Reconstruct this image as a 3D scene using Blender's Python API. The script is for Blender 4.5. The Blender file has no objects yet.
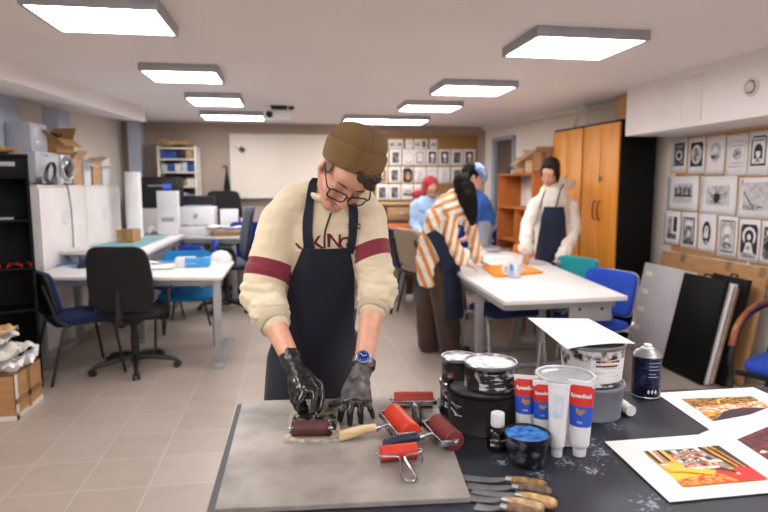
import bpy, bmesh, math, random
from mathutils import Vector as V, Matrix as M4, Quaternion, noise
random.seed(7)
PI = math.pi
SC = bpy.context.scene
COL = SC.collection

# ---------------------------------------------------------------- camera geometry
FPX, CAMZ = 592.0, 1.45
PITCH, YAW = math.radians(6.74), math.radians(8.87)
CF = V((math.sin(YAW)*math.cos(PITCH), math.cos(YAW)*math.cos(PITCH), -math.sin(PITCH)))
CR = V((math.cos(YAW), -math.sin(YAW), 0.0))
CU = CR.cross(CF)
CP = V((0, 0, CAMZ))
def W(px, py, x=None, y=None, z=None):
    """the place in the room seen at a spot of the photograph, on a plane x=, y= or z="""
    d = CF*FPX + CR*(px-384) - CU*(py-256)
    t = (z-CAMZ)/d.z if z is not None else (y/d.y if y is not None else x/d.x)
    return CP + d*t

# ---------------------------------------------------------------- materials
MATS = {}
def _inp(b, k, v):
    if k in b.inputs: b.inputs[k].default_value = v
def mat(name, col, rough=.5, metal=0., col2=None, scale=8., detail=3., bump=0., bscale=60., fac=(.35, .65),
        spec=.5, emit=None, estr=0., coord='Object', stretch=(1, 1, 1), alpha=None, trans=0., sheen=0., rvar=0., coat=0.):
    if name in MATS: return MATS[name]
    m = bpy.data.materials.new(name); m.use_nodes = True
    nt = m.node_tree; b = nt.nodes['Principled BSDF']; L = nt.links
    _inp(b, 'Base Color', (*col, 1)); _inp(b, 'Roughness', rough); _inp(b, 'Metallic', metal)
    _inp(b, 'Specular IOR Level', spec); _inp(b, 'Transmission Weight', trans)
    _inp(b, 'Sheen Weight', sheen); _inp(b, 'Coat Weight', coat)
    if alpha is not None: _inp(b, 'Alpha', alpha)
    if emit: _inp(b, 'Emission Color', (*emit, 1)); _inp(b, 'Emission Strength', estr)
    if col2 or bump or rvar:
        tc = nt.nodes.new('ShaderNodeTexCoord'); mp = nt.nodes.new('ShaderNodeMapping')
        mp.inputs['Scale'].default_value = stretch
        L.new(tc.outputs[coord], mp.inputs[0])
        n = nt.nodes.new('ShaderNodeTexNoise'); n.inputs['Scale'].default_value = scale; n.inputs['Detail'].default_value = detail
        L.new(mp.outputs[0], n.inputs['Vector'])
        r = nt.nodes.new('ShaderNodeValToRGB')
        r.color_ramp.elements[0].position = fac[0]; r.color_ramp.elements[1].position = fac[1]
        r.color_ramp.elements[0].color = (*col, 1); r.color_ramp.elements[1].color = (*(col2 or col), 1)
        L.new(n.outputs['Fac'], r.inputs[0])
        if col2: L.new(r.outputs[0], b.inputs['Base Color'])
        if rvar:
            mr = nt.nodes.new('ShaderNodeMapRange'); mr.inputs[3].default_value = rough-rvar; mr.inputs[4].default_value = rough+rvar
            L.new(n.outputs['Fac'], mr.inputs[0]); L.new(mr.outputs[0], b.inputs['Roughness'])
        if bump:
            n2 = nt.nodes.new('ShaderNodeTexNoise'); n2.inputs['Scale'].default_value = bscale; n2.inputs['Detail'].default_value = 4
            L.new(mp.outputs[0], n2.inputs['Vector'])
            bp = nt.nodes.new('ShaderNodeBump'); bp.inputs['Strength'].default_value = bump; bp.inputs['Distance'].default_value = .004
            L.new(n2.outputs['Fac'], bp.inputs['Height']); L.new(bp.outputs[0], b.inputs['Normal'])
    MATS[name] = m
    return m

def ribbed(name, col, rough=.9, scale=60., axis='X', bump=.6, col2=None, coord='UV'):
    """knitted or brushed cloth with fine parallel ribs"""
    m = mat(name, col, rough, sheen=.1)
    nt = m.node_tree; b = nt.nodes['Principled BSDF']; L = nt.links
    tc = nt.nodes.new('ShaderNodeTexCoord'); w = nt.nodes.new('ShaderNodeTexWave')
    w.bands_direction = axis; w.inputs['Scale'].default_value = scale; w.inputs['Distortion'].default_value = .6
    L.new(tc.outputs[coord], w.inputs['Vector'])
    bp = nt.nodes.new('ShaderNodeBump'); bp.inputs['Strength'].default_value = bump; bp.inputs['Distance'].default_value = .003
    L.new(w.outputs['Fac'], bp.inputs['Height']); L.new(bp.outputs[0], b.inputs['Normal'])
    if col2:
        r = nt.nodes.new('ShaderNodeValToRGB'); r.color_ramp.elements[0].color = (*col2, 1); r.color_ramp.elements[1].color = (*col, 1)
        L.new(w.outputs['Fac'], r.inputs[0]); L.new(r.outputs[0], b.inputs['Base Color'])
    return m

# ---------------------------------------------------------------- mesh builder
class B:
    """collects shapes for ONE mesh; every shape may name its own material slot"""
    def __init__(s): s.bm = bmesh.new(); s.mats = []; s.uv = s.bm.loops.layers.uv.new('UVMap')
    def slot(s, m):
        if m is None: return 0
        if m not in s.mats: s.mats.append(m)
        return s.mats.index(m)
    def _fin(s, fs, m):
        i = s.slot(m)
        for f in fs: f.material_index = i; f.smooth = True
        return fs
    def box(s, x0, x1, y0, y1, z0, z1, m=None, bev=0., seg=2, T=None):
        vs = [s.bm.verts.new((x, y, z)) for z in (z0, z1) for y in (y0, y1) for x in (x0, x1)]
        q = [(0, 2, 3, 1), (4, 5, 7, 6), (0, 1, 5, 4), (2, 6, 7, 3), (0, 4, 6, 2), (1, 3, 7, 5)]
        fs = [s.bm.faces.new([vs[i] for i in f]) for f in q]
        if bev > 0:
            es = list({e for f in fs for e in f.edges})
            r = bmesh.ops.bevel(s.bm, geom=es, offset=bev, segments=seg, profile=.5, affect='EDGES')
            fs = list({f for v in r['verts'] for f in v.link_faces} | {f for f in r['faces']} | {f for f in fs if f.is_valid})
            vs = list({v for f in fs for v in f.verts})
        if T is not None:
            for v in vs: v.co = T @ v.co
        s._fin(fs, m); return fs
    def cyl(s, p0, p1, r0, r1=None, n=16, m=None, caps=True):
        p0, p1 = V(p0), V(p1); r1 = r0 if r1 is None else r1
        return s.tube([p0, p1], [r0, r1], n, m, caps)
    def tube(s, pts, r, n=8, m=None, caps=True, closed=False):
        pts = [V(p) for p in pts]; k = len(pts)
        rs = r if isinstance(r, (list, tuple)) else [r]*k
        rings = []; up = None
        for i, p in enumerate(pts):
            a = pts[(i-1) % k] if (closed or i > 0) else p; c = pts[(i+1) % k] if (closed or i < k-1) else p
            t = (c-a).normalized() if (c-a).length > 1e-9 else V((0, 0, 1))
            if up is None: up = t.orthogonal().normalized()
            up = (up - t*up.dot(t)); up = up.normalized() if up.length > 1e-6 else t.orthogonal().normalized()
            w = t.cross(up)
            rr = rs[i]; ra, rb = rr if isinstance(rr, tuple) else (rr, rr)
            rings.append([s.bm.verts.new(p + up*(ra*math.cos(2*PI*j/n)) + w*(rb*math.sin(2*PI*j/n))) for j in range(n)])
        fs = []
        for i in range(k if closed else k-1):
            A, Bn = rings[i], rings[(i+1) % k]
            for j in range(n):
                f = s.bm.faces.new((A[j], A[(j+1) % n], Bn[(j+1) % n], Bn[j])); fs.append(f)
                for l, uu in zip(f.loops, ((j/n, i/k), ((j+1)/n, i/k), ((j+1)/n, (i+1)/k), (j/n, (i+1)/k))): l[s.uv].uv = uu
        if caps and not closed:
            fs.append(s.bm.faces.new(rings[0][::-1])); fs.append(s.bm.faces.new(rings[-1]))
        s._fin(fs, m); return fs
    def lathe(s, prof, c=(0, 0, 0), n=32, m=None, T=None, ms=None):
        """prof: list of (radius, z); ms: material per band"""
        c = V(c); rings = []
        for r, z in prof:
            if r < 1e-6: rings.append([s.bm.verts.new(c+V((0, 0, z)))])
            else: rings.append([s.bm.verts.new(c+V((r*math.cos(2*PI*j/n), r*math.sin(2*PI*j/n), z))) for j in range(n)])
        allf = []
        for i in range(len(rings)-1):
            A, Bn = rings[i], rings[i+1]; fs = []
            for j in range(n):
                jj = (j+1) % n
                if len(A) == 1 and len(Bn) == 1: continue
                if len(A) == 1: f = s.bm.faces.new((A[0], Bn[jj], Bn[j]))
                elif len(Bn) == 1: f = s.bm.faces.new((A[j], A[jj], Bn[0]))
                else:
                    f = s.bm.faces.new((A[j], A[jj], Bn[jj], Bn[j]))
                    for l, uu in zip(f.loops, ((j/n, prof[i][1]), ((j+1)/n, prof[i][1]), ((j+1)/n, prof[i+1][1]), (j/n, prof[i+1][1]))): l[s.uv].uv = uu
                fs.append(f)
            s._fin(fs, ms[i] if ms else m); allf += fs
        if T is not None:
            for v in {v for r in rings for v in r}: v.co = T @ v.co
        return allf
    def sphere(s, c, r, m=None, u=16, v=10, T=None):
        rx, ry, rz = r if isinstance(r, (tuple, list)) else (r, r, r)
        X = M4.Translation(V(c)) @ (T or M4()) @ M4.Diagonal((rx, ry, rz, 1))
        g = bmesh.ops.create_uvsphere(s.bm, u_segments=u, v_segments=v, radius=1, matrix=X)
        fs = list({f for vv in g['verts'] for f in vv.link_faces}); s._fin(fs, m); return fs
    def prism(s, poly, z0, z1, m=None, T=None, mtop=None):
        """extrude a 2D outline (x, y) between two heights"""
        a = [s.bm.verts.new((x, y, z0)) for x, y in poly]; b = [s.bm.verts.new((x, y, z1)) for x, y in poly]; n = len(poly)
        fs = [s.bm.faces.new(a[::-1])] + [s.bm.faces.new((a[i], a[(i+1) % n], b[(i+1) % n], b[i])) for i in range(n)]
        top = s.bm.faces.new(b)
        if T is not None:
            for v in a+b: v.co = T @ v.co
        s._fin(fs, m); s._fin([top], mtop or m); return fs+[top]
    def poly(s, pts, m=None):
        f = s.bm.faces.new([s.bm.verts.new(p) for p in pts]); s._fin([f], m); return f
    def grid(s, fn, nu, nv, m=None, th=0., closed_u=False, mfn=None):
        """sheet from fn(u, v), u and v in 0..1; th gives it thickness"""
        P = [[V(fn(i/nu, j/nv)) for i in range(nu+(0 if closed_u else 1))] for j in range(nv+1)]
        N = len(P[0]); fs = []
        def layer(Q, flip):
            vs = [[s.bm.verts.new(p) for p in row] for row in Q]
            for j in range(nv):
                for i in range(nu):
                    ii = (i+1) % N
                    q = (vs[j][i], vs[j][ii], vs[j+1][ii], vs[j+1][i])
                    f = s.bm.faces.new(q[::-1] if flip else q); f.material_index = s.slot(mfn(i/nu, j/nv) if mfn else m); f.smooth = True; fs.append(f)
                    uvs = ((i/nu, j/nv), ((i+1)/nu, j/nv), ((i+1)/nu, (j+1)/nv), (i/nu, (j+1)/nv))
                    for l, uu in zip(f.loops, uvs[::-1] if flip else uvs): l[s.uv].uv = uu
            return vs
        A = layer(P, False)
        if th:
            Q = []
            for j in range(nv+1):
                row = []
                for i in range(N):
                    i0, i1 = ((i-1) % N, (i+1) % N) if closed_u else (max(i-1, 0), min(i+1, N-1))
                    du = P[j][i1]-P[j][i0]; dv = P[min(j+1, nv)][i]-P[max(j-1, 0)][i]
                    nn = du.cross(dv); nn = nn.normalized() if nn.length > 1e-12 else V((0, 0, 1))
                    row.append(P[j][i]-nn*th)
                Q.append(row)
            C = layer(Q, True); rim = []
            for j in (0, nv):
                for i in range(nu):
                    ii = (i+1) % N; q = (A[j][i], C[j][i], C[j][ii], A[j][ii]); rim.append(s.bm.faces.new(q if j == 0 else q[::-1]))
            if not closed_u:
                for i in (0, N-1):
                    for j in range(nv):
                        q = (A[j][i], A[j+1][i], C[j+1][i], C[j][i]); rim.append(s.bm.faces.new(q if i == 0 else q[::-1]))
            s._fin(rim, m if m is not None else (mfn(0, 0) if mfn else None)); fs += rim
        return fs
    def text(s, txt, size, T, m=None, depth=.0006, bold=0.):
        cu = bpy.data.curves.new('lettering', 'FONT'); cu.body = txt; cu.size = size; cu.extrude = depth; cu.align_x = 'CENTER'; cu.align_y = 'CENTER'; cu.offset = bold
        cu.resolution_u = 3
        o = bpy.data.objects.new('lettering', cu); COL.objects.link(o)
        me = bpy.data.meshes.new_from_object(o.evaluated_get(bpy.context.evaluated_depsgraph_get()))
        n0 = len(s.bm.faces); nv = len(s.bm.verts)
        s.bm.from_mesh(me); s.bm.faces.ensure_lookup_table(); s.bm.verts.ensure_lookup_table()
        for v in s.bm.verts[nv:]: v.co = T(v.co) if callable(T) else T @ v.co
        i = s.slot(m)
        for f in s.bm.faces[n0:]: f.material_index = i
        bpy.data.objects.remove(o); bpy.data.curves.remove(cu); bpy.data.meshes.remove(me)
    def mesh(s, me, m=None, T=None):
        n0 = len(s.bm.faces); nv = len(s.bm.verts)
        s.bm.from_mesh(me); s.bm.faces.ensure_lookup_table(); s.bm.verts.ensure_lookup_table(); i = s.slot(m)
        if T is not None:
            for v in s.bm.verts[nv:]: v.co = T @ v.co
        for f in s.bm.faces[n0:]: f.material_index = i; f.smooth = True
    def build(s, name, m=None, parent=None, T=None, ang=38., recalc=False):
        if T is not None: bmesh.ops.transform(s.bm, matrix=T, verts=s.bm.verts)
        if recalc: bmesh.ops.recalc_face_normals(s.bm, faces=s.bm.faces)
        me = bpy.data.meshes.new(name)
        if s.mats and m is not None and m not in s.mats: pass
        s.bm.to_mesh(me); s.bm.free()
        for x in (s.mats or [m]): me.materials.append(x)
        if ang is not None: me.set_sharp_from_angle(angle=math.radians(ang))
        o = bpy.data.objects.new(name, me); COL.objects.link(o)
        if parent: o.parent = parent
        return o

def tag(o, label, cat, group=None, kind=None):
    o['label'] = label; o['category'] = cat
    if group: o['group'] = group
    if kind: o['kind'] = kind
    return o
def thing(name, label, cat, loc=(0, 0, 0), rz=0., group=None):
    o = bpy.data.objects.new(name, None); COL.objects.link(o); o.empty_display_size = .05
    o.location = loc; o.rotation_euler = (0, 0, rz)
    return tag(o, label, cat, group)
def struct(o, label=None):
    o['kind'] = 'structure'
    if label: o['label'] = label
    return o
def dup(root, loc=None, rz=None, label=None, group=None, mats=None, rot=None):
    """copy of a thing with its own copies of each part; mats swaps materials by name"""
    def one(o, par):
        c = o.copy(); COL.objects.link(c); c.parent = par
        if mats and c.data and any(k and k.name in mats for k in c.data.materials):
            c.data = c.data.copy()
            for i, k in enumerate(c.data.materials):
                if k and k.name in mats: c.data.materials[i] = mats[k.name]
        for ch in list(o.children): one(ch, c)
        return c
    r = one(root, None)
    if loc is not None: r.location = loc
    if rot is not None: r.rotation_euler = rot
    elif rz is not None: r.rotation_euler = (0, 0, rz)
    if label: r['label'] = label
    if group: r['group'] = group
    return r
def arc(c, r, a0, a1, n, ax='xy'):
    out = []
    for i in range(n+1):
        a = a0+(a1-a0)*i/n; u, w = r*math.cos(a), r*math.sin(a)
        out.append(V(c)+{'xy': V((u, w, 0)), 'xz': V((u, 0, w)), 'yz': V((0, u, w))}[ax])
    return out
def smooth_path(pts, n=6):
    pts = [V(p) for p in pts]; out = []
    for i in range(len(pts)-1):
        p0 = pts[max(i-1, 0)]; p1 = pts[i]; p2 = pts[i+1]; p3 = pts[min(i+2, len(pts)-1)]
        for k in range(n):
            t = k/n
            out.append(.5*((2*p1)+(p2-p0)*t+(2*p0-5*p1+4*p2-p3)*t*t+(3*p1-p0-3*p2+p3)*t**3))
    return out+[pts[-1]]
def rrect(w, h, r, n=4, cx=0, cy=0):
    out = []
    for sx, sy, a in ((1, 1, 0), (-1, 1, 90), (-1, -1, 180), (1, -1, 270)):
        for i in range(n+1):
            t = math.radians(a+90*i/n); out.append((cx+sx*(w/2-r)+r*math.cos(t), cy+sy*(h/2-r)+r*math.sin(t)))
    return out
def frame3(o, x, y, z=None):
    """matrix from origin and two axes (z = x cross y)"""
    x = V(x).normalized(); z = x.cross(V(y)).normalized() if z is None else V(z).normalized(); y = z.cross(x)
    return M4(((x.x, y.x, z.x, o[0]), (x.y, y.y, z.y, o[1]), (x.z, y.z, z.z, o[2]), (0, 0, 0, 1)))

# organic shapes: overlapping tapered limbs fused into one skin
def blob(parts, voxel=.006, smooth=6, fac=.5):
    """parts: ('c', p0, p1, r0, r1) tapered limb | ('e', centre, (rx,ry,rz), matrix or None)"""
    b = B()
    for p in parts:
        if p[0] == 'c':
            p0, p1 = V(p[1]), V(p[2]); r0, r1 = p[3], p[4]; d = p1-p0
            k = max(3, int(d.length/max(min(r0, r1)*.45, .004)))
            k = min(k, 12)
            b.cyl(p0, p1, r0, r1, 14); b.sphere(p0, r0, None, 14, 9); b.sphere(p1, r1, None, 14, 9)
        elif p[0] == 'e': b.sphere(p[1], p[2], None, 22, 14, p[3] if len(p) > 3 else None)
        elif p[0] == 'l': b.tube(p[1], p[2], 20)
    bmesh.ops.recalc_face_normals(b.bm, faces=b.bm.faces)
    me = bpy.data.meshes.new('skin'); b.bm.to_mesh(me); b.bm.free()
    o = bpy.data.objects.new('skin', me); COL.objects.link(o)
    r = o.modifiers.new('r', 'REMESH'); r.mode = 'VOXEL'; r.voxel_size = voxel
    if smooth:
        s = o.modifiers.new('s', 'SMOOTH'); s.factor = fac; s.iterations = smooth
    out = bpy.data.meshes.new_from_object(o.evaluated_get(bpy.context.evaluated_depsgraph_get()))
    bpy.data.objects.remove(o); bpy.data.meshes.remove(me)
    return out
def displace(me, fn):
    """move each vertex along its normal by fn(position)"""
    ns = [v.normal.copy() for v in me.vertices]
    for v, n in zip(me.vertices, ns): v.co = v.co + n*fn(v.co)
    me.update()
def mesh_obj(name, me, mats, parent=None, pick=None, T=None):
    me.name = name
    if T is not None: me.transform(T)
    me.materials.clear()
    for m in mats: me.materials.append(m)
    for p in me.polygons:
        p.use_smooth = True
        p.material_index = pick(p.center) if pick else 0
    o = bpy.data.objects.new(name, me); COL.objects.link(o)
    if parent: o.parent = parent
    return o
def cut(me, keep):
    """drop the faces whose centre fails keep()"""
    bm = bmesh.new(); bm.from_mesh(me)
    bmesh.ops.delete(bm, geom=[f for f in bm.faces if not keep(f.calc_center_median())], context='FACES')
    bm.to_mesh(me); bm.free(); return me
def solidify(me, th):
    bm = bmesh.new(); bm.from_mesh(me)
    bmesh.ops.solidify(bm, geom=bm.faces[:], thickness=th); bm.to_mesh(me); bm.free(); return me
def hx(s):
    v = [int(s[i:i+2], 16)/255 for i in (1, 3, 5)]
    return tuple(c/12.92 if c <= .04045 else ((c+.055)/1.055)**2.4 for c in v)
M = dict(
    wall=mat('painted plaster cream', hx('#efe5d9'), .85, col2=hx('#e8ddd0'), scale=1.2, bump=.05, bscale=90),
    backwall=mat('painted plaster grey beige', hx('#b3a296'), .85, col2=hx('#a99789'), scale=1.1, bump=.05, bscale=90),
    ceil=mat('matt ceiling paint', hx('#f3eeed'), .9, col2=hx('#efe9e8'), scale=.8, bump=.04, bscale=80),
    blue=mat('blue grey wall paint', hx('#c3cadb'), .8, col2=hx('#bac2d5'), scale=2),
    soff=mat('white boxing paint', hx('#f0eceb'), .8, col2=hx('#ebe6e5'), scale=1.5),
    white=mat('white laminate', hx('#e9e5e3'), .45, col2=hx('#e0dbd8'), scale=3),
    whitep=mat('white plastic', hx('#e4e4e6'), .4, col2=hx('#d9d9dc'), scale=6),
    paper=mat('white paper', hx('#f1eff0'), .8, col2=hx('#e7e5e6'), scale=5),
    offp=mat('off white paper', hx('#e2dcd4'), .85, col2=hx('#d4ccc2'), scale=7),
    grey=mat('grey painted steel', hx('#a9abb0'), .4, .3, col2=hx('#9c9ea3'), scale=6),
    alu=mat('brushed aluminium', hx('#b9babd'), .35, .85, col2=hx('#a5a6aa'), scale=12),
    chrome=mat('polished steel', hx('#d5d6d8'), .18, 1., col2=hx('#bdbec2'), scale=9),
    black=mat('black plastic', hx('#141316'), .5, col2=hx('#1c1b1e'), scale=10),
    blackm=mat('matt black lacquer', hx('#040405'), .6, spec=.2, col2=hx('#060607'), scale=4),
    blackf=mat('black woven cloth', hx('#151417'), .95, col2=hx('#1f1d20'), scale=90, bump=.2, bscale=300),
    bluef=mat('blue woven cloth', hx('#1d48b4'), .95, col2=hx('#183c9c'), scale=70, bump=.2, bscale=300),
    navyf=mat('navy woven seat cloth', hx('#0b2050'), .95, col2=hx('#091b45'), scale=70, bump=.2, bscale=300),
    tealf=mat('teal woven cloth', hx('#0e8f93'), .95, col2=hx('#0b7f85'), scale=70, bump=.2, bscale=300),
    cyanf=mat('bright blue woven cloth', hx('#0b79b8'), .95, col2=hx('#0a6aa6'), scale=70, bump=.2, bscale=300),
    greyf=mat('slate grey woven cloth', hx('#5c6474'), .95, col2=hx('#525a69'), scale=70, bump=.2, bscale=300),
    beigef=mat('beige woven cloth', hx('#a08c78'), .95, col2=hx('#94806d'), scale=70, bump=.2, bscale=300),
    orangep=mat('orange moulded plastic', hx('#d8742a'), .4, col2=hx('#cc6a22'), scale=6),
    card=mat('brown cardboard', hx('#b98d5f'), .85, col2=hx('#ab7f52'), scale=6, stretch=(1, 1, 5)),
    card2=mat('pale cardboard', hx('#c9a37a'), .85, col2=hx('#bb946a'), scale=6, stretch=(1, 1, 5)),
    tape=mat('clear brown packing tape', hx('#8d6b47'), .3, col2=hx('#94724d'), scale=6),
    beech=mat('orange beech veneer', hx('#e0973c'), .42, col2=hx('#d3862c'), scale=3.5, detail=6, stretch=(9, 9, .7)),
    oak=mat('darker orange veneer', hx('#c97a35'), .45, col2=hx('#b9692a'), scale=3.5, detail=6, stretch=(9, 9, .7)),
    wood=mat('pale turned wood', hx('#d9bf98'), .5, col2=hx('#c6a97f'), scale=14, stretch=(1, 1, 6)),
    arm=mat('varnished brown wood', hx('#8e4a22'), .3, col2=hx('#6f3616'), scale=12, stretch=(4, 1, 1)),
    cork=mat('cork board', hx('#c8955a'), .9, col2=hx('#b9854a'), scale=60, detail=5, bump=.15, bscale=150),
    cork2=mat('darker cork board', hx('#9a7440'), .9, col2=hx('#8a6636'), scale=60, detail=5),
    ink=mat('black printing ink', hx('#1a1a1e'), .7, col2=hx('#2c2c30'), scale=30),
    inkg=mat('worn grey ink', hx('#85838a'), .8, col2=hx('#c9c7ca'), scale=26, detail=6, fac=(.4, .6)),
    inkd=mat('mottled dark ink', hx('#26262b'), .8, col2=hx('#9b999e'), scale=45, detail=6, fac=(.45, .62)),
    inkl=mat('pale mottled grey ink', hx('#bcbabf'), .8, col2=hx('#dcdadd'), scale=24, detail=6),
    red=mat('bright red paint', hx('#c8281e'), .4, col2=hx('#b8221a'), scale=8),
    glass=mat('dark glass', hx('#15110f'), .08, coat=.5),
    acr=mat('pale grey acrylic', hx('#ccd0dd'), .2, col2=hx('#c2c7d5'), scale=3, alpha=.85),
)
def lampmat():
    m = bpy.data.materials.new('lit diffuser'); m.use_nodes = True; nt = m.node_tree
    e = nt.nodes.new('ShaderNodeEmission'); e.inputs[0].default_value = (1, .975, .975, 1); e.inputs[1].default_value = 13
    nt.links.new(e.outputs[0], nt.nodes['Material Output'].inputs[0]); return m
M['lamp'] = lampmat()
def floormat():
    m = mat('beige floor tiles', hx('#b5a599'), .38); nt = m.node_tree; b = nt.nodes['Principled BSDF']; L = nt.links
    tc = nt.nodes.new('ShaderNodeTexCoord'); mp = nt.nodes.new('ShaderNodeMapping'); mp.inputs['Location'].default_value = (1.354+.322*20, -2.87+.325*20, 0)
    L.new(tc.outputs['Object'], mp.inputs[0])
    br = nt.nodes.new('ShaderNodeTexBrick'); br.offset = 0; br.squash = 1
    br.inputs['Color1'].default_value = (*hx('#a89a90'), 1); br.inputs['Color2'].default_value = (*hx('#a19388'), 1); br.inputs['Mortar'].default_value = (*hx('#b9afa6'), 1)
    br.inputs['Scale'].default_value = 1; br.inputs['Mortar Size'].default_value = .003; br.inputs['Brick Width'].default_value = .322; br.inputs['Row Height'].default_value = .325
    L.new(mp.outputs[0], br.inputs['Vector'])
    n = nt.nodes.new('ShaderNodeTexNoise'); n.inputs['Scale'].default_value = 6; n.inputs['Detail'].default_value = 6; L.new(mp.outputs[0], n.inputs['Vector'])
    mx = nt.nodes.new('ShaderNodeMix'); mx.data_type = 'RGBA'; mx.blend_type = 'MULTIPLY'; mx.inputs[0].default_value = .25
    r = nt.nodes.new('ShaderNodeValToRGB'); r.color_ramp.elements[0].position = .3; r.color_ramp.elements[1].position = .6; r.color_ramp.elements[0].color = (.75, .72, .7, 1)
    L.new(n.outputs['Fac'], r.inputs[0]); L.new(br.outputs['Color'], mx.inputs[6]); L.new(r.outputs[0], mx.inputs[7]); L.new(mx.outputs[2], b.inputs['Base Color'])
    bp = nt.nodes.new('ShaderNodeBump'); bp.inputs['Strength'].default_value = .25; bp.inputs['Distance'].default_value = .002; bp.invert = True
    L.new(br.outputs['Fac'], bp.inputs['Height']); L.new(bp.outputs[0], b.inputs['Normal'])
    return m
M['floor'] = floormat()

ZC = 2.30
LW = [(-2.78, -2.6), (-2.78, 4.0), (-2.20, 8.4)]          # left wall line
RW = [(3.42, -2.6), (3.42, 4.9), (2.80, 8.4)]             # right wall line
def wallx(line, y):
    for (x0, y0), (x1, y1) in zip(line, line[1:]):
        if y <= y1: return x0+(x1-x0)*(y-y0)/(y1-y0)
    return line[-1][0]
b = B(); b.prism([(-2.9, -2.7), (3.55, -2.7), (3.55, 8.5), (-2.9, 8.5)], -.1, 0); struct(b.build('floor', M['floor']))
b = B(); b.prism([(-2.9, -2.7), (3.55, -2.7), (3.55, 8.5), (-2.9, 8.5)], ZC, ZC+.1); struct(b.build('ceiling', M['ceil']))
b = B(); b.prism(LW+[(-2.9, 8.5), (-2.9, -2.6)], 0, ZC); struct(b.build('wall_left', M['wall'], recalc=True))
b = B(); b.prism([(-2.9, 8.4), (3.55, 8.4), (3.55, 8.5), (-2.9, 8.5)], 0, ZC); struct(b.build('wall_back', M['backwall'], recalc=True))
b = B(); b.prism([(-2.9, -2.7), (3.55, -2.7), (3.55, -2.6), (-2.9, -2.6)], 0, ZC); struct(b.build('wall_front', M['wall'], recalc=True))
# right wall with the doorway
b = B(); DY0, DY1, DZ = 7.58, 8.14, 2.12
dx0, dx1 = wallx(RW, DY0), wallx(RW, DY1)
b.prism([RW[0], RW[1], (dx0, DY0), (3.55, DY0), (3.55, -2.6)], 0, ZC)
b.prism([(dx1, DY1), (2.80, 8.4), (3.55, 8.4), (3.55, DY1)], 0, ZC)
b.prism([(dx0, DY0), (dx1, DY1), (3.55, DY1), (3.55, DY0)], DZ, ZC)
struct(b.build('wall_right', M['wall'], recalc=True))
d = V((dx1-dx0, DY1-DY0, 0)).normalized(); nrm = V((-d.y, d.x, 0))
T = frame3((dx0, DY0, 0), d, nrm); wd = math.hypot(dx1-dx0, DY1-DY0)
b = B(); b.box(.05, wd-.05, -.06, -.02, 0, DZ-.05, bev=.003, T=T)
door = struct(b.build('door_1', mat('dark brown door', hx('#6a5a50'), .5, col2=hx('#5e4f46'), scale=3, stretch=(8, 8, 1))))
b = B()
for bx in ((0, .05, 0, DZ), (wd-.06, wd+.02, 0, DZ), (.0, wd, DZ-.05, DZ)): b.box(bx[0], bx[1], -.08, .03, bx[2], bx[3], bev=.004, T=T)
b.build('door_frame', mat('blue grey door frame', hx('#a3a9b6'), .5, col2=hx('#98a0ae'), scale=4), door)
b = B(); b.box(wd-.16, wd-.1, -.02, .0, .95, 1.1, T=T); b.cyl(T @ V((wd-.13, 0, 1.03)), T @ V((wd-.13, .05, 1.03)), .008); b.cyl(T @ V((wd-.13, .05, 1.03)), T @ V((wd-.25, .05, 1.03)), .009)
b.build('door_handle', M['alu'], door)
# ceiling beam on the left with sloped underside
b = B()
def beam(): 
    a0, a1 = (-2.06, 2.6), (-1.57, 6.98)
    P = []
    for (x, y) in (a0, a1): P.append([V((x, y, ZC)), V((x, y, 2.15)), V((wallx(LW, y), y, 2.24)), V((wallx(LW, y), y, ZC))])
    v = [[b.bm.verts.new(p) for p in r] for r in P]
    b.bm.faces.new(v[0]); b.bm.faces.new(v[1][::-1])
    for i in range(4): b.bm.faces.new((v[0][i], v[1][i], v[1][(i+1) % 4], v[0][(i+1) % 4]))
beam(); struct(b.build('beam_left', M['ceil'], recalc=True))
for nm, poly in (('column_left', [(-2.7, 5.3), (-2.40, 5.3), (-2.40, 5.91), (-2.7, 5.91)]), ('column_left_middle', [(-2.52, 6.5), (-2.30, 6.5), (-2.30, 6.82), (-2.52, 6.82)]),
                 ('column_back', [(-2.08, 8.22), (-1.92, 8.22), (-1.92, 8.42), (-2.08, 8.42)])):
    b = B(); b.prism(poly, 1.47 if nm != 'column_back' else 0, ZC)
    if nm != 'column_back': xm = max(p[0] for p in poly)-.09; b.prism([(min(p[0], xm), p[1]) for p in poly], 0, 1.47)
    struct(b.build(nm, M['blue'], recalc=True))
# white boxing under the ceiling on the right
b = B(); b.box(2.92, 3.43, .4, 4.92, 1.885, ZC+.01, bev=.004); sof = struct(b.build('trim_1', M['soff']))
# cove between right wall and ceiling, back-wall pipe
b = B(); b.prism([(RW[1][0]+.02, 4.93), (RW[2][0]+.02, 8.4), (RW[2][0]-.05, 8.4), (RW[1][0]-.05, 4.93)], ZC-.05, ZC); struct(b.build('trim_2', M['wall'], recalc=True))
for nm, ln in (('baseboard_back', [(-2.2, 8.4), (2.8, 8.4), (2.8, 8.38), (-2.2, 8.38)]),):
    b = B(); b.prism(ln, 0, .08); struct(b.build(nm, M['grey'], recalc=True))
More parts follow.
